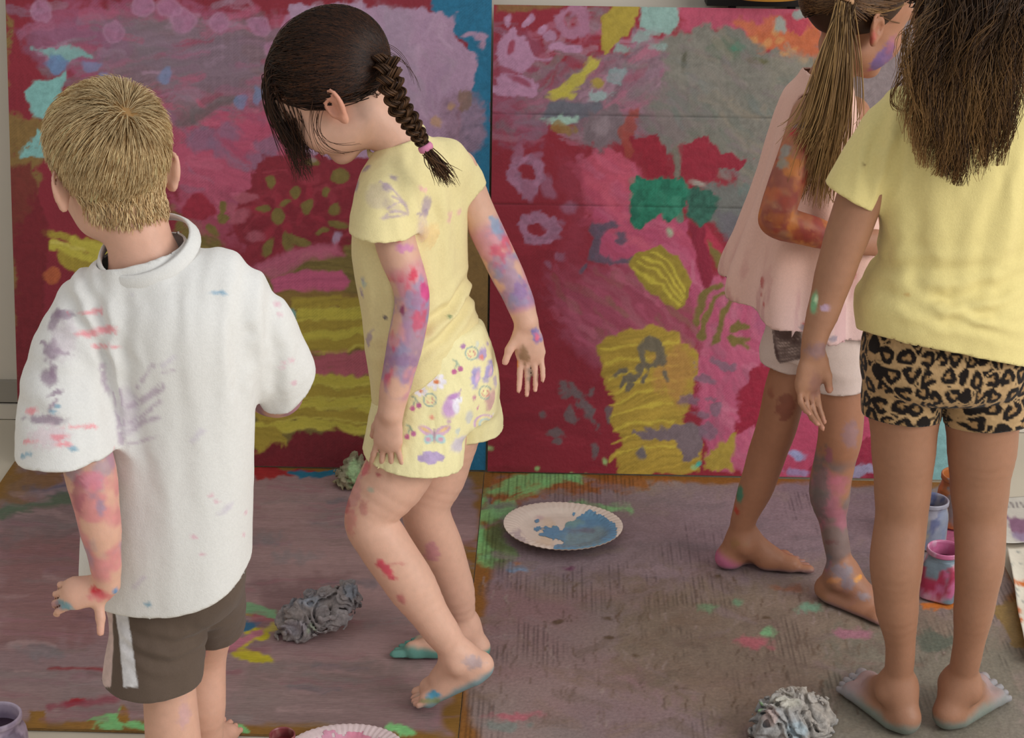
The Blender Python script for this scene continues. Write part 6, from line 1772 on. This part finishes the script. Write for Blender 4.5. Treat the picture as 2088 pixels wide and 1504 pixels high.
    hem = plane3(U(1762, 676, Y + .0), U(1900, 712, Y - .105), U(2090, 748, Y - .02), np.array([0.66, Y, 0.1]))
    nkc = plane3(U(1925, 160, Y), U(1986, 178, Y - .06), U(2050, 165, Y), np.array([0.66, Y, 1.5]))
    ls, lsr = pxchain([(1850, 235, Y, 56), (1790, 305, Y - .005, 60), (1734, 402, Y - .012, 62)]); rs, rsr = pxchain([(2120, 240, Y, 56), (2180, 312, Y - .005, 60), (2235, 405, Y - .01, 62)])
    def wr(V, N):
        return cloth_noise(V, N, 0.0030, 14, 14, 9, 78) + cloth_noise(V, N, 0.001, 45, 45, 30, 79) + folds(V, N, [(U(1900, 590, Y - .10), (1, 0, 0.12), (0, 0, 1), 0.0042, 0.04, 0.10), (U(2020, 615, Y - .10), (1, 0, 0.2), (0, 0, 1), 0.004, 0.032, 0.07), (U(1840, 480, Y - .08), (0.12, 0, -1), (1, 0, 0), 0.0035, 0.05, 0.09), (U(2060, 450, Y - .09), (-0.12, 0, -1), (1, 0, 0), 0.0035, 0.05, 0.11), (U(1815, 330, Y - .07), (-0.2, 0, -1), (1, 0, 0), 0.006, 0.03, 0.07), (U(1960, 640, Y - .1), (1, 0, -0.3), (0, 0, 1), 0.0035, 0.03, 0.08)])
    def pf(p):
        p.dab(1762, 336, 4, 3, C(140, 120, 80)); p.dab(1850, 600, 5, 3, C(190, 150, 90), opa=.6)
    garment('t_shirt', root, 0.0036, [tl], [(ls, lsr, (-0.45, 0, -0.9)), (rs, rsr, (0.45, 0, -0.9))], cloth_white, 0.005, [hem], [nkc], None, wr, 0.025, SH, pf)
    # ---------------- leopard shorts
    pel = Loft([sec(1920, 800, Y + .01, 128, 0.70), sec(1922, 770, Y + .008, 164, 0.74), sec(1924, 710, Y + .005, 166, 0.72), sec(1926, 650, Y, 150, 0.72), sec(1928, 600, Y, 142, 0.7)], sup=2.3)
    s1, s1r = pxchain([(1842, 770, Y + .005, 82), (1839, 815, Y + .005, 82), (1838, 850, Y + .005, 80)]); s2, s2r = pxchain([(2006, 775, Y + .005, 86), (2008, 820, Y + .005, 86), (2010, 862, Y + .005, 84)])
    def leo(p):
        X = p.X; base = C(164, 134, 96); dk = C(26, 20, 18); mid = C(128, 94, 56)
        ang = np.arctan2(X[:, 0] - U(1922, 770, Y)[0], -(X[:, 1] - Y)) * 0.125
        a, b = ang / 0.032, X[:, 2] / 0.029
        a = a + 0.22 * (noise2(a * 1.7, b * 1.7, 3) - .5); b = b + 0.22 * (noise2(a * 1.7 + 9, b * 1.7, 4) - .5)
        f1 = np.full(len(X), 9.0); f2 = np.full(len(X), 9.0); idr = np.zeros(len(X)); th = np.zeros(len(X))
        ia, ib = np.floor(a), np.floor(b); z0 = np.zeros_like(ia)
        for dx in (-2, -1, 0, 1, 2):
            for dy in (-1, 0, 1):
                ca, cb = ia + dx, ib + dy
                px = ca + 0.32 + 0.36 * _hash(ca, cb, z0, 5) + 0.5 * (np.mod(cb, 2) - .5); py = cb + 0.32 + 0.36 * _hash(ca, cb, z0, 6)
                d = np.hypot(a - px, b - py); nw = d < f1
                f2 = np.where(nw, f1, np.minimum(f2, d)); th = np.where(nw, np.arctan2(b - py, a - px), th); idr = np.where(nw, _hash(ca, cb, z0, 9), idr); f1 = np.where(nw, d, f1)
        rr = f1 + 0.09 * (noise2(a * 4, b * 4, 8) - .5) + 0.045 * np.sin(th * 3 + idr * 30)
        brk = np.sin(th + idr * 40) + 0.5 * np.sin(th * 2 + idr * 17)
        core0 = np.where(idr > 0.8, -1.0, 0.13)
        ringm = sstep(0.47, 0.43, rr) * sstep(core0, core0 + 0.05, rr)
        gap = np.where(idr > 0.75, 1.0, sstep(-1.32, -1.18, brk))
        dots = sstep(0.60, 0.66, noise2(a * 2.3 + 40, b * 2.3, 21)) * sstep(0.54, 0.58, rr)
        blk = np.maximum(ringm * gap, dots)
        core = (sstep(0.20, 0.15, rr) * (idr <= 0.75))[:, None]
        c = base[None, :] * (0.85 + 0.3 * noise2(a * 7, b * 7, 15))[:, None]
        c = c * (1 - core * .6) + mid * core * .6
        p.col = c * (1 - blk[:, None]) + blk[:, None] * dk
        p.line([(1770, 852), (1838, 874), (1905, 852)], 2.5, dk, rough=.3)
    garment('shorts', root, 0.0027, [pel], [(s1, s1r, (-0.06, -0.15, -1)), (s2, s2r, (0.06, -0.15, -1))], cloth_fine, 0.004, None, None, None, lambda V, N: cloth_noise(V, N, 0.002, 30, 30, 16, 88), 0.006, C(178, 148, 108), leo)
    # ---------------- long wavy hair
    D0, D1, G0 = C(24, 14, 9), C(58, 37, 23), C(128, 92, 52)
    cutters = [((0, 0.050, 0.045), (0, 1.0, -0.12)), ((0, -0.03, -0.050), (0, 0.25, -1.0)), ((0, 0.03, 0.0), (0, 0.8, -0.6))]
    cV, cF = hair_cap(P, A, hs, 0.008, cutters); parts = [(cV, cF, np.tile(D0, (len(cV), 1)))]
    keep = lambda q: (q[:, 1] < 0.6) & (q[:, 2] > -0.5 + 0.7 * np.clip(q[:, 1] + 0.2, 0, 2))
    r = np.random.default_rng(34); q0 = rand_scalp(2800, keep, 33); n = len(q0)
    qe = np.stack([q0[:, 0] * 1.0 + 0.08 * r.normal(size=n), -0.80 * np.ones(n), -0.22 + 0.12 * r.normal(size=n)], 1); qe /= np.linalg.norm(qe, axis=1, keepdims=True)
    m1 = 6
    q0n = q0; om = np.arccos(np.clip((q0n * qe).sum(1), -.999, .9999))[:, None, None]; t = np.linspace(0, 1, m1)[None, :, None]
    qq = (np.sin((1 - t) * om) * q0n[:, None] + np.sin(t * om) * qe[:, None]) / np.sin(om)
    lay = (1.10 + 0.26 * r.random((n, 1, 1)))
    pa = P(0, 0, 0) + hs * (qq * np.array([0.071, 0.087, 0.074]) * lay + np.array([0, -0.010, 0.028])) @ A
    nl = 48; lq = q0[r.integers(0, n, nl)]; lk = np.argmax(q0 @ lq.T, axis=1); ldx = 13 * r.normal(size=nl); lln = np.clip(r.random(nl) ** 0.7 + 0.05, 0, 1)
    sx = qe[:, 0] * 0.35 + (lq[:, 0] * 0.95)[lk] * 0.65; ln = np.clip(lln[lk] + 0.16 * r.normal(size=n), 0, 1)
    end = np.array([U(1958 + (58 + 75 * (1 - l_)) * a * 1.25 + 6 * g + dx_, 165 + 215 * l_ - 50 * abs(a), Y - .106 - .022 * h_) for a, g, l_, h_, dx_ in zip(sx, r.normal(size=n), ln, r.random(n), ldx[lk])])
    s_ = pa[:, -1]; d_ = pa[:, -1] - pa[:, -2]
    m2 = 13; pb = bez(s_, s_ + d_ * 1.6 + np.array([0, 0, -0.03]), end + np.array([0, 0.0, 0.09]) + 0.01 * r.normal(size=(n, 3)), end, m2)
    pth = np.concatenate([pa[:, :-1], pb], 1); M = pth.shape[1]; tt = np.clip((np.arange(M) - 4) / (M - 5), 0, 1)[None, :]
    ph = r.random((n, 1)) * 6.28; cl = lk[:, None] * 1.0
    pth[:, :, 0] += tt * (0.0065 * np.sin(tt * 12 + cl * 1.9) + 0.0035 * np.sin(tt * 19 + ph)); pth[:, :, 1] += tt * 0.004 * np.cos(tt * 13 + cl * 1.9 + 1)
    c0 = hair_cols(n, D0, D1, 35, 1.8); c1 = hair_cols(n, D1 * 0.8, G0, 36, 1.4)
    gold = (sstep(0.55, 0.7, noise2(cl[:, 0] * 3.7, ph[:, 0] * 0 + 2.2, 3)) * 0.6)[:, None]
    parts.append(strands(pth, 0.0010, 0.0003, c0, c1 * (1 - gold) + gold * C(150, 112, 66), 2.2))
    ws = []
    for z in [((1850, 60), (1835, 120), (1850, 170), (1842, 215)), ((1860, 100), (1830, 170), (1810, 200), (1830, 222)), ((1845, 150), (1805, 190), (1810, 235), (1860, 222)), ((1870, 120), (1850, 160), (1870, 200), (1850, 225)), ((1880, 0), (1850, 60), (1836, 110), (1832, 165)), ((1885, 40), (1860, 100), (1850, 140), (1846, 190)), ((2060, 30), (2078, 90), (2068, 140), (2080, 160)), ((2062, 60), (2080, 120), (2072, 150), (2088, 165)), ((2030, 200), (2070, 230), (2075, 260), (2060, 275))]:
        for _ in range(7): ws.append(bez(*[[U(x + 7 * r.normal(), y + 5 * r.normal(), Y - .10)] for x, y in z], 12)[0])
    parts.append(strands(np.array(ws), 0.0006, 0.0002, hair_cols(len(ws), D1, G0, 38)))
    Vh, Fh, Ch = merge(parts); mesh_obj('hair', Vh, Fh, hair_mat, root, col=np.clip(Ch, 0, .9))


build_long_hair_girl()

# ================================================================== things on the floor and the wall
paper_white = mat('paper_plate_card', None, 0.7, attr=True, noise=(120, 0.04), bump=(300, 0.1), spec=0.2)
wet_paint = mat('thick_paint', None, 0.32, attr=True, noise=(90, 0.12), bump=(90, 0.6), spec=0.4)
jar_paint = mat('paint_smeared_jar', None, 0.35, attr=True, noise=(80, 0.12), bump=(70, 0.35), spec=0.45)
rag_mat = mat('stiff_painted_rag', None, 0.95, attr=True, noise=(160, 0.25), bump=(220, 0.9), spec=0.1)


def plate(u0, v0, rpx, base, label, splash, lift=0.0, seedk=0):
    c = GND(u0, v0, 0.008); R = rpx / ppm(c)
    nr_, na = 34, 190; fr = np.linspace(0, 1, nr_); th = np.linspace(0, 2 * np.pi, na, endpoint=False)
    rr, tt = np.meshgrid(fr, th, indexing='ij'); rr, tt = rr.ravel(), tt.ravel()
    out = 1 + 0.022 * np.cos(2 * tt + 0.6) + 0.012 * np.cos(3 * tt + 1 + seedk)
    z = np.interp(rr, [0, 0.60, 0.70, 0.80, 0.95, 1.0], [0.0025, 0.0022, 0.0045, 0.012, 0.015, 0.0142])
    fl = sstep(0.70, 0.80, rr) * 0.0008 * np.sin(tt * 56)
    x, y = rr * out * R * np.cos(tt), rr * out * R * np.sin(tt)
    z = z + fl + lift * (0.5 - 0.5 * y / R) + 0.0025 * np.cos(2 * tt) * rr ** 2 + 0.0025 * rr ** 2
    P = c + np.stack([x, y, z - 0.008 + 0.0012], 1)
    u, v, _ = proj(P); pt = Paint(u, v, base)
    pt.col *= (0.95 + 0.1 * fbm2(x * 60, y * 60, 4))[:, None]
    msk = splash(pt)
    idx = np.arange(nr_ * na).reshape(nr_, na); nx = np.roll(idx, -1, 1)
    Fq = np.stack([idx[:-1], idx[1:], nx[1:], nx[:-1]], -1).reshape(-1, 4)
    root = empty('paper_plate', (c[0], c[1], 0.0), label, 'plate', 'paint plates on the floor')
    mesh_obj('plate_dish', P, Fq, paper_white, root, col=pt.col)
    # underside and crimped rim
    P2 = P - np.array([0, 0, 0.0014]); bd = idx[-1]
    V = np.concatenate([P2, P[bd]]); k = len(P2)
    Fu = [tuple(f[::-1]) for f in Fq] + [(bd[i], bd[(i + 1) % na], k + (i + 1) % na, k + i) for i in range(na)]
    mesh_obj('plate_underside', V, np.array(Fu), paper_white, root, col=np.tile(C(206, 186, 170), (len(V), 1)))
    m, rgbs = msk; keep = m[Fq].min(1) > 0.5
    P3 = P + np.array([0, 0, 0.0009])[None, :] * (0.4 + fbm2(x * 90, y * 90, 8))[:, None]
    used = np.unique(Fq[keep]); mp = np.full(len(P3), -1); mp[used] = np.arange(len(used))
    mesh_obj('paint_puddle', P3[used], mp[Fq[keep]], wet_paint, root, col=rgbs[used])
    return root


def splash_blue(pt):
    pt.poly([(1030, 1085), (1060, 1075), (1085, 1120), (1100, 1140), (1060, 1125)], C(150, 128, 140), rough=9, soft=5, opa=0.6, dry=0.4)
    pt.poly([(1110, 1060), (1130, 1070), (1120, 1115), (1090, 1110)], C(212, 180, 140), rough=10, soft=8, opa=0.4)
    pt.blob(1100, 1055, 9, 5, C(196, 160, 160), rough=4, opa=.6)
    q = Paint(pt.u, pt.v, (0, 0, 0))
    pl = [(1175, 1058), (1190, 1042), (1216, 1040), (1248, 1058), (1263, 1082), (1250, 1108), (1218, 1130), (1140, 1133), (1118, 1118), (1145, 1106), (1108, 1090), (1112, 1070), (1150, 1074)]
    q.poly(pl, (1, 1, 1), rough=9, soft=2, var=0, rs=0.09)
    for x, y, a, b in [(1095, 1062, 5, 4), (1096, 1078, 7, 5), (1104, 1090, 6, 4), (1170, 1048, 5, 6), (1212, 1034, 8, 2)]: q.blob(x, y, a, b, (1, 1, 1), rough=3, soft=2, var=0)
    c2 = Paint(pt.u, pt.v, C(104, 146, 176))
    n = fbm2(pt.u * .06, pt.v * .1, 5)[:, None]; c2.col = c2.col * (0.88 + 0.24 * n)
    c2.blob(1195, 1095, 42, 22, C(128, 150, 150), rough=12, soft=10, opa=0.8); c2.blob(1190, 1082, 26, 4, C(112, 108, 124), rough=4, soft=4, opa=.7); c2.blob(1160, 1065, 24, 7, C(126, 164, 150), rough=7, soft=5, opa=.7)
    return q.col[:, 0], c2.col


def splash_pink(pt):
    q = Paint(pt.u, pt.v, (0, 0, 0)); q.blob(712, 1548, 104, 58, (1, 1, 1), rough=14, soft=2, var=0, rs=0.05)
    c2 = Paint(pt.u, pt.v, C(198, 140, 160)); n = fbm2(pt.u * .05, pt.v * .02, 6)[:, None]; c2.col = c2.col * (0.85 + 0.3 * n)
    c2.blob(735, 1500, 30, 12, C(206, 120, 140), rough=9, soft=8, opa=.6)
    return q.col[:, 0], c2.col


plate(1147, 1082, 119, C(218, 200, 186), 'white paper plate with a splash of sky-blue paint', splash_blue, lift=0.010)
plate(706, 1551, 124, C(206, 186, 186), 'paper plate covered in pink paint, cut off by the lower picture edge', splash_pink, lift=0.002, seedk=2)


def rag(label, ells, y_ref, base, marks, seed, h=0.0024):
    """crumpled cloth: px ellipses (u, v, dy, rx, ry, rz(m), angle)"""
    cs = []
    for u, v, dy, rx, rz, ang in ells:
        c = U(u, v, y_ref + dy); s_ = 1 / ppm(c); cs.append((c, rx * s_, rz * s_, math.radians(ang)))
    lo = np.min([c - max(a, b) for c, a, b, _ in cs], 0) - 0.03; hi = np.max([c + max(a, b) for c, a, b, _ in cs], 0) + 0.03
    lo[2] = -0.004
    g = Grid(lo, hi, h)
    for c, a, b, ang in cs:
        ca, sa = math.cos(ang), math.sin(ang)
        g.ell(c, np.array([(ca, 0, sa), (0, 1, 0), (-sa, 0, ca)]), (a, (a + b) * 0.5, b), 0.01)
    sl, X, Y, Z = g.box(lo, hi)
    X, Y, Z = np.broadcast_arrays(X, Y, Z)
    rg = lambda f, sd: np.abs(fbm3(X * f, Y * f, Z * f, sd, 2) - 0.5) * 2
    w1 = fbm3(X * 24, Y * 24, Z * 24, seed + 7, 2) - .5; w2 = fbm3(X * 24, Y * 24, Z * 24, seed + 8, 2) - .5
    pl = np.abs(np.sin((X * 0.8 + Z * 0.9) * 95 + 16 * w1)) + 0.7 * np.abs(np.sin((Y * 0.9 - X * 0.7 + Z * 0.4) * 80 + 16 * w2))
    g.F = g.F + (0.013 * (0.95 - pl) + 0.013 * (rg(60, seed + 3) - 0.35)).astype(np.float32)
    g.F = smax(g.F, (0.0012 - Z).astype(np.float32), 0.002)
    V, Q = g.mesh(); N = vnormals(V, Q); u, v, _ = proj(V); p = Paint(u, v, base, X=V, N=N)
    n = fbm3(V[:, 0] * 70, V[:, 1] * 70, V[:, 2] * 70, seed + 5); n2 = fbm3(V[:, 0] * 22, V[:, 1] * 22, V[:, 2] * 22, seed + 6)
    p.col = p.col * (0.7 + 0.6 * n)[:, None] * (np.array([1.0, 1, 1]) + (n2[:, None] - .5) * np.array([0.35, 0.1, -0.2]))
    for m_ in marks: p.dab(*m_[:4], C(*m_[4]), opa=0.75, rough=5)
    o = mesh_obj('crumpled_rag', V, Q, rag_mat, None, col=np.clip(p.col, 0, .9)); tag(o, label, 'rag', 'crumpled painting rags'); recenter(o)
    return o


r1 = GND(640, 1290)[1]
rag('stiff grey crumpled rag lying between the boy and the barefoot braided child', [(612, 1268, .0, 36, 38, 20), (640, 1240, .02, 44, 26, 25), (690, 1225, .03, 32, 22, 30), (600, 1290, -.01, 30, 16, -25), (672, 1262, .0, 34, 12, 15), (712, 1212, .035, 15, 24, 10)], r1, C(132, 126, 126), [(630, 1225, 20, 10, (140, 146, 156)), (636, 1285, 10, 12, (150, 160, 140)), (600, 1280, 24, 14, (146, 140, 146)), (715, 1205, 14, 14, (126, 134, 144))], 3)
r2 = GND(1620, 1500)[1]
rag('pale grey crumpled rag beside the feet of the leopard-shorts child', [(1590, 1470, .0, 44, 50, 0), (1625, 1440, .03, 40, 28, -20), (1660, 1470, .03, 34, 42, -20), (1570, 1500, -.01, 36, 36, 0), (1640, 1500, -.02, 40, 30, 0)], r2, C(150, 144, 138), [(1546, 1438, 8, 12, (120, 166, 110)), (1600, 1430, 30, 12, (176, 172, 160)), (1625, 1490, 22, 20, (150, 164, 170)), (1570, 1460, 16, 20, (168, 146, 140))], 9)
r3 = GND(715, 990)[1]
rag('small green-streaked rag at the foot of the panel behind the braided child', [(712, 975, .0, 24, 22, 0), (722, 955, .02, 16, 26, -15), (735, 985, .0, 18, 14, 0)], r3, C(132, 124, 100), [(722, 965, 14, 26, (150, 182, 132)), (700, 985, 10, 8, (150, 140, 116))], 15)


def jar(name, label, u0, v0, rpx, hgt, cols, inner, square=0.0, neck=0.78, seed=1):
    """painted jar: square=0 round, 1 boxy body; open rim with paint inside"""
    b = GND(u0, v0, 0.003); R = rpx / ppm(b); na = 48; th = np.linspace(0, 2 * np.pi, na, endpoint=False)
    root = empty(name, b, label, 'jar', 'paint jars')
    prof = [(0.0, 0.0, 0), (0.90, 0.0, 1), (0.98, 0.03, 1), (1.0, 0.10, 1), (1.0, 0.60, 1), (0.97, 0.70, 1), (neck * 1.02, 0.80, 0.3), (neck, 0.84, 0), (neck, 0.90, 0), (neck * 1.07, 0.905, 0), (neck * 1.07, 0.985, 0), (neck * 1.03, 1.0, 0), (neck * 0.95, 0.99, 0), (neck * 0.92, 0.86, 0), (neck * 0.92, 0.66, 0)]
    def ring(r_, z_, sq):
        e = 2 + 5 * square * sq
        rr = (np.abs(np.cos(th + .5)) ** e + np.abs(np.sin(th + .5)) ** e) ** (-1 / e)
        rr = rr / (1 + 0.12 * square * sq)
        return np.stack([r_ * R * rr * np.cos(th), r_ * R * rr * np.sin(th), np.full(na, z_ * hgt)], 1) + b
    def lathe(pr):
        V = np.concatenate([ring(*q) for q in pr]); ix = np.arange(len(pr) * na).reshape(len(pr), na); nx = np.roll(ix, -1, 1)
        return V, np.stack([ix[:-1], nx[:-1], nx[1:], ix[1:]], -1).reshape(-1, 4)
    def dense(pr, k=6):
        o = []
        for a, c in zip(pr[:-1], pr[1:]): o += [tuple(np.array(a) + (np.array(c) - np.array(a)) * t / k) for t in range(k)]
        return o + [pr[-1]]
    def colour(V, pal):
        c = np.tile(np.asarray(pal[0]), (len(V), 1)); D = V - b
        for i, q in enumerate(pal[1:]):
            n = fbm3(D[:, 0] * 45, D[:, 1] * 45, D[:, 2] * 32, seed + i * 5); a = sstep(.50, .60, n)[:, None] * .85; c = c * (1 - a) + a * q
        return c
    V, Fq = lathe(dense(prof[:9])); mesh_obj('jar_body', V, Fq, jar_paint, root, col=colour(V, cols))
    V, Fq = lathe(dense(prof[8:], 3)); mesh_obj('jar_rim', V, Fq, jar_paint, root, col=colour(V, [cols[0] * 1.05] + cols[1:2]))
    V, Fq = lathe([(neck * 0.93, 0.72, 0), (neck * 0.5, 0.715, 0), (0.0, 0.715, 0)]); mesh_obj('paint', V, Fq, wet_paint, root, col=np.tile(inner, (len(V), 1)))
    return root


jar('paint_jar', 'lilac-smeared round paint jar at the lower left corner', 4, 1566, 58, 0.098, [C(150, 134, 156), C(176, 160, 178), C(110, 96, 116)], C(58, 40, 54), 0, 0.82, 3)
jar('paint_jar', 'boxy pink paint jar with teal and red smears, seen between two legs', 1916, 1213, 40, 0.100, [C(178, 96, 132), C(190, 150, 170), C(92, 130, 138), C(160, 36, 66)], C(84, 30, 50), 0.9, 0.84, 12)
jar('paint_jar', 'tall blue-grey speckled paint jar behind the pink jar', 1890, 1108, 37, 0.098, [C(142, 140, 152), C(84, 92, 130), C(160, 152, 130), C(120, 128, 150)], C(70, 48, 50), 0, 0.88, 21)
jar('paint_jar', 'orange-stained paint jar standing nearest the turquoise panel edge', 1948, 1064, 42, 0.108, [C(160, 94, 50), C(120, 116, 118), C(186, 110, 54)], C(150, 84, 40), 0, 0.86, 31)
jar('paint_jar', 'small dark red paint pot beside the pink plate', 578, 1562, 31, 0.060, [C(146, 96, 92), C(120, 50, 54)], C(120, 44, 50), 0, 0.80, 41)


def floor_paper(name, label, cat, corners, base, fn, curl, seed, z=0.006):
    Pc = [GND(a, b_, z) for a, b_ in corners]; n = 44
    s_, t_ = np.meshgrid(np.linspace(0, 1, n), np.linspace(0, 1, n), indexing='ij'); s_, t_ = s_.ravel()[:, None], t_.ravel()[:, None]
    P = (1 - s_) * (1 - t_) * Pc[0] + s_ * (1 - t_) * Pc[1] + s_ * t_ * Pc[2] + (1 - s_) * t_ * Pc[3]
    P[:, 2] = z + curl * fbm2(P[:, 0] * 12, P[:, 1] * 12, seed) * 0.6 + curl * np.clip(1 - 6 * s_[:, 0], 0, 1) ** 2 * (0.4 + 0.6 * np.sin(t_[:, 0] * 5) ** 2)
    u, v, _ = proj(P); p = Paint(u, v, base); p.col *= (0.93 + 0.14 * fbm2(u * .05, v * .05, 4))[:, None]; fn(p)
    idx = np.arange(n * n).reshape(n, n); Fq = np.stack([idx[:-1, :-1], idx[:-1, 1:], idx[1:, 1:], idx[1:, :-1]], -1).reshape(-1, 4)
    a, b_, c_ = P[Fq[0, 0]], P[Fq[0, 1]], P[Fq[0, 2]]
    if np.cross(b_ - a, c_ - a)[2] < 0: Fq = Fq[:, ::-1]
    V = np.concatenate([P, P - np.array([0, 0, .0006])]); k = n * n
    bd = np.concatenate([idx[:, 0], idx[-1, 1:], idx[::-1, -1][1:], idx[0, ::-1][1:-1]]); m = len(bd)
    Fe = np.array([(bd[i], bd[(i + 1) % m], bd[(i + 1) % m] + k, bd[i] + k) for i in range(m)])
    o = mesh_obj(name, V, np.concatenate([Fq, Fq[:, ::-1] + k, Fe]), paper_white, None, col=np.concatenate([p.col, p.col])); tag(o, label, cat); recenter(o)
    return o


def pp1(p):
    for x, y, a, b_, g in [(2060, 1186, 14, 9, 0), (2085, 1190, 22, 7, 5), (2068, 1242, 16, 8, 25), (2052, 1232, 10, 6, 10), (2080, 1262, 8, 6, 0)]: p.blob(x, y, a, b_, C(186, 100, 44), ang=g, rough=5, soft=2)
    for x, y in [(2075, 1125), (2080, 1150), (2060, 1150), (2070, 1215), (2086, 1225), (2078, 1290), (2066, 1205)]: p.blob(x, y, 7, 2.5, C(120, 124, 122), ang=-25, rough=3, soft=2, opa=.8)


def pp2(p):
    p.poly([(2045, 1048), (2088, 1058), (2120, 1070), (2120, 1105), (2088, 1098), (2060, 1085)], C(132, 96, 120), rough=8, soft=4); p.poly([(2060, 1085), (2120, 1085), (2120, 1108), (2070, 1104)], C(148, 132, 158), rough=7, soft=4, opa=.8)
    for k in range(14): p.stroke([(2052 + 7 * k, 1024), (2053 + 7 * k, 1034)], 1.6, C(128, 120, 118), rough=.4, soft=1)


floor_paper('paper_sheet', 'white paper sheet with orange paint blobs on the floor at the right edge', 'paper', [(2052, 1122), (2230, 1092), (2300, 1330), (2092, 1352)], C(208, 200, 184), pp1, 0.012, 5, 0.008)
floor_paper('newspaper_sheet', 'newspaper sheet with a purple smear on the floor at the right edge', 'newspaper', [(2030, 1016), (2200, 1004), (2240, 1092), (2046, 1110)], C(190, 184, 174), pp2, 0.004, 6, 0.006)

# ------------------------------------------------------------------ mustard cushion on a black shelf, just above the right panel
zt = U(1550, 8, WALL_Y - .15)
x0, x1 = U(1441, 8, WALL_Y - .05)[0], U(1672, 8, WALL_Y - .05)[0]
V, Fc = box_mesh((x0, WALL_Y - .055, zt[2] - 0.022), (x1, WALL_Y - 0.002, zt[2] - 0.001))
sh_ = empty('wall_shelf', ((x0 + x1) / 2, WALL_Y - .03, zt[2]), 'black shelf edge on the wall above the right panel', 'shelf')
mesh_obj('shelf_board', V, Fc, mat('black_lacquer', C(28, 24, 22), 0.5, noise=(30, .1)), sh_, smooth=False)
for xb in (x0 + .05, x1 - .06):
    V, Fc = box_mesh((xb, WALL_Y - .04, zt[2] - 0.034), (xb + .012, WALL_Y - .002, zt[2] - .022)); mesh_obj('bracket', V, Fc, MATS['black_lacquer'], sh_, smooth=False)
g = Grid((x0 - .03, WALL_Y - .20, zt[2] - .02), (x1 + .03, WALL_Y, zt[2] + .24), 0.004)
g.ell(((x0 + x1) / 2, WALL_Y - .092, zt[2] + .075), np.eye(3), (0.122, 0.085, 0.088), 0)
g.clip(lambda X, Y, Z: (zt[2] + 0.0005 - Z) + 0 * X + 0 * Y, g.lo, g.lo + 2, 0.006)
V, Q = g.mesh(); o = mesh_obj('cushion', V, Q, mat('mustard_cloth', C(206, 156, 62), .85, noise=(120, .1), bump=(300, .3)), None)
tag(o, 'mustard yellow cushion on the black shelf above the right panel', 'cushion'); recenter(o)
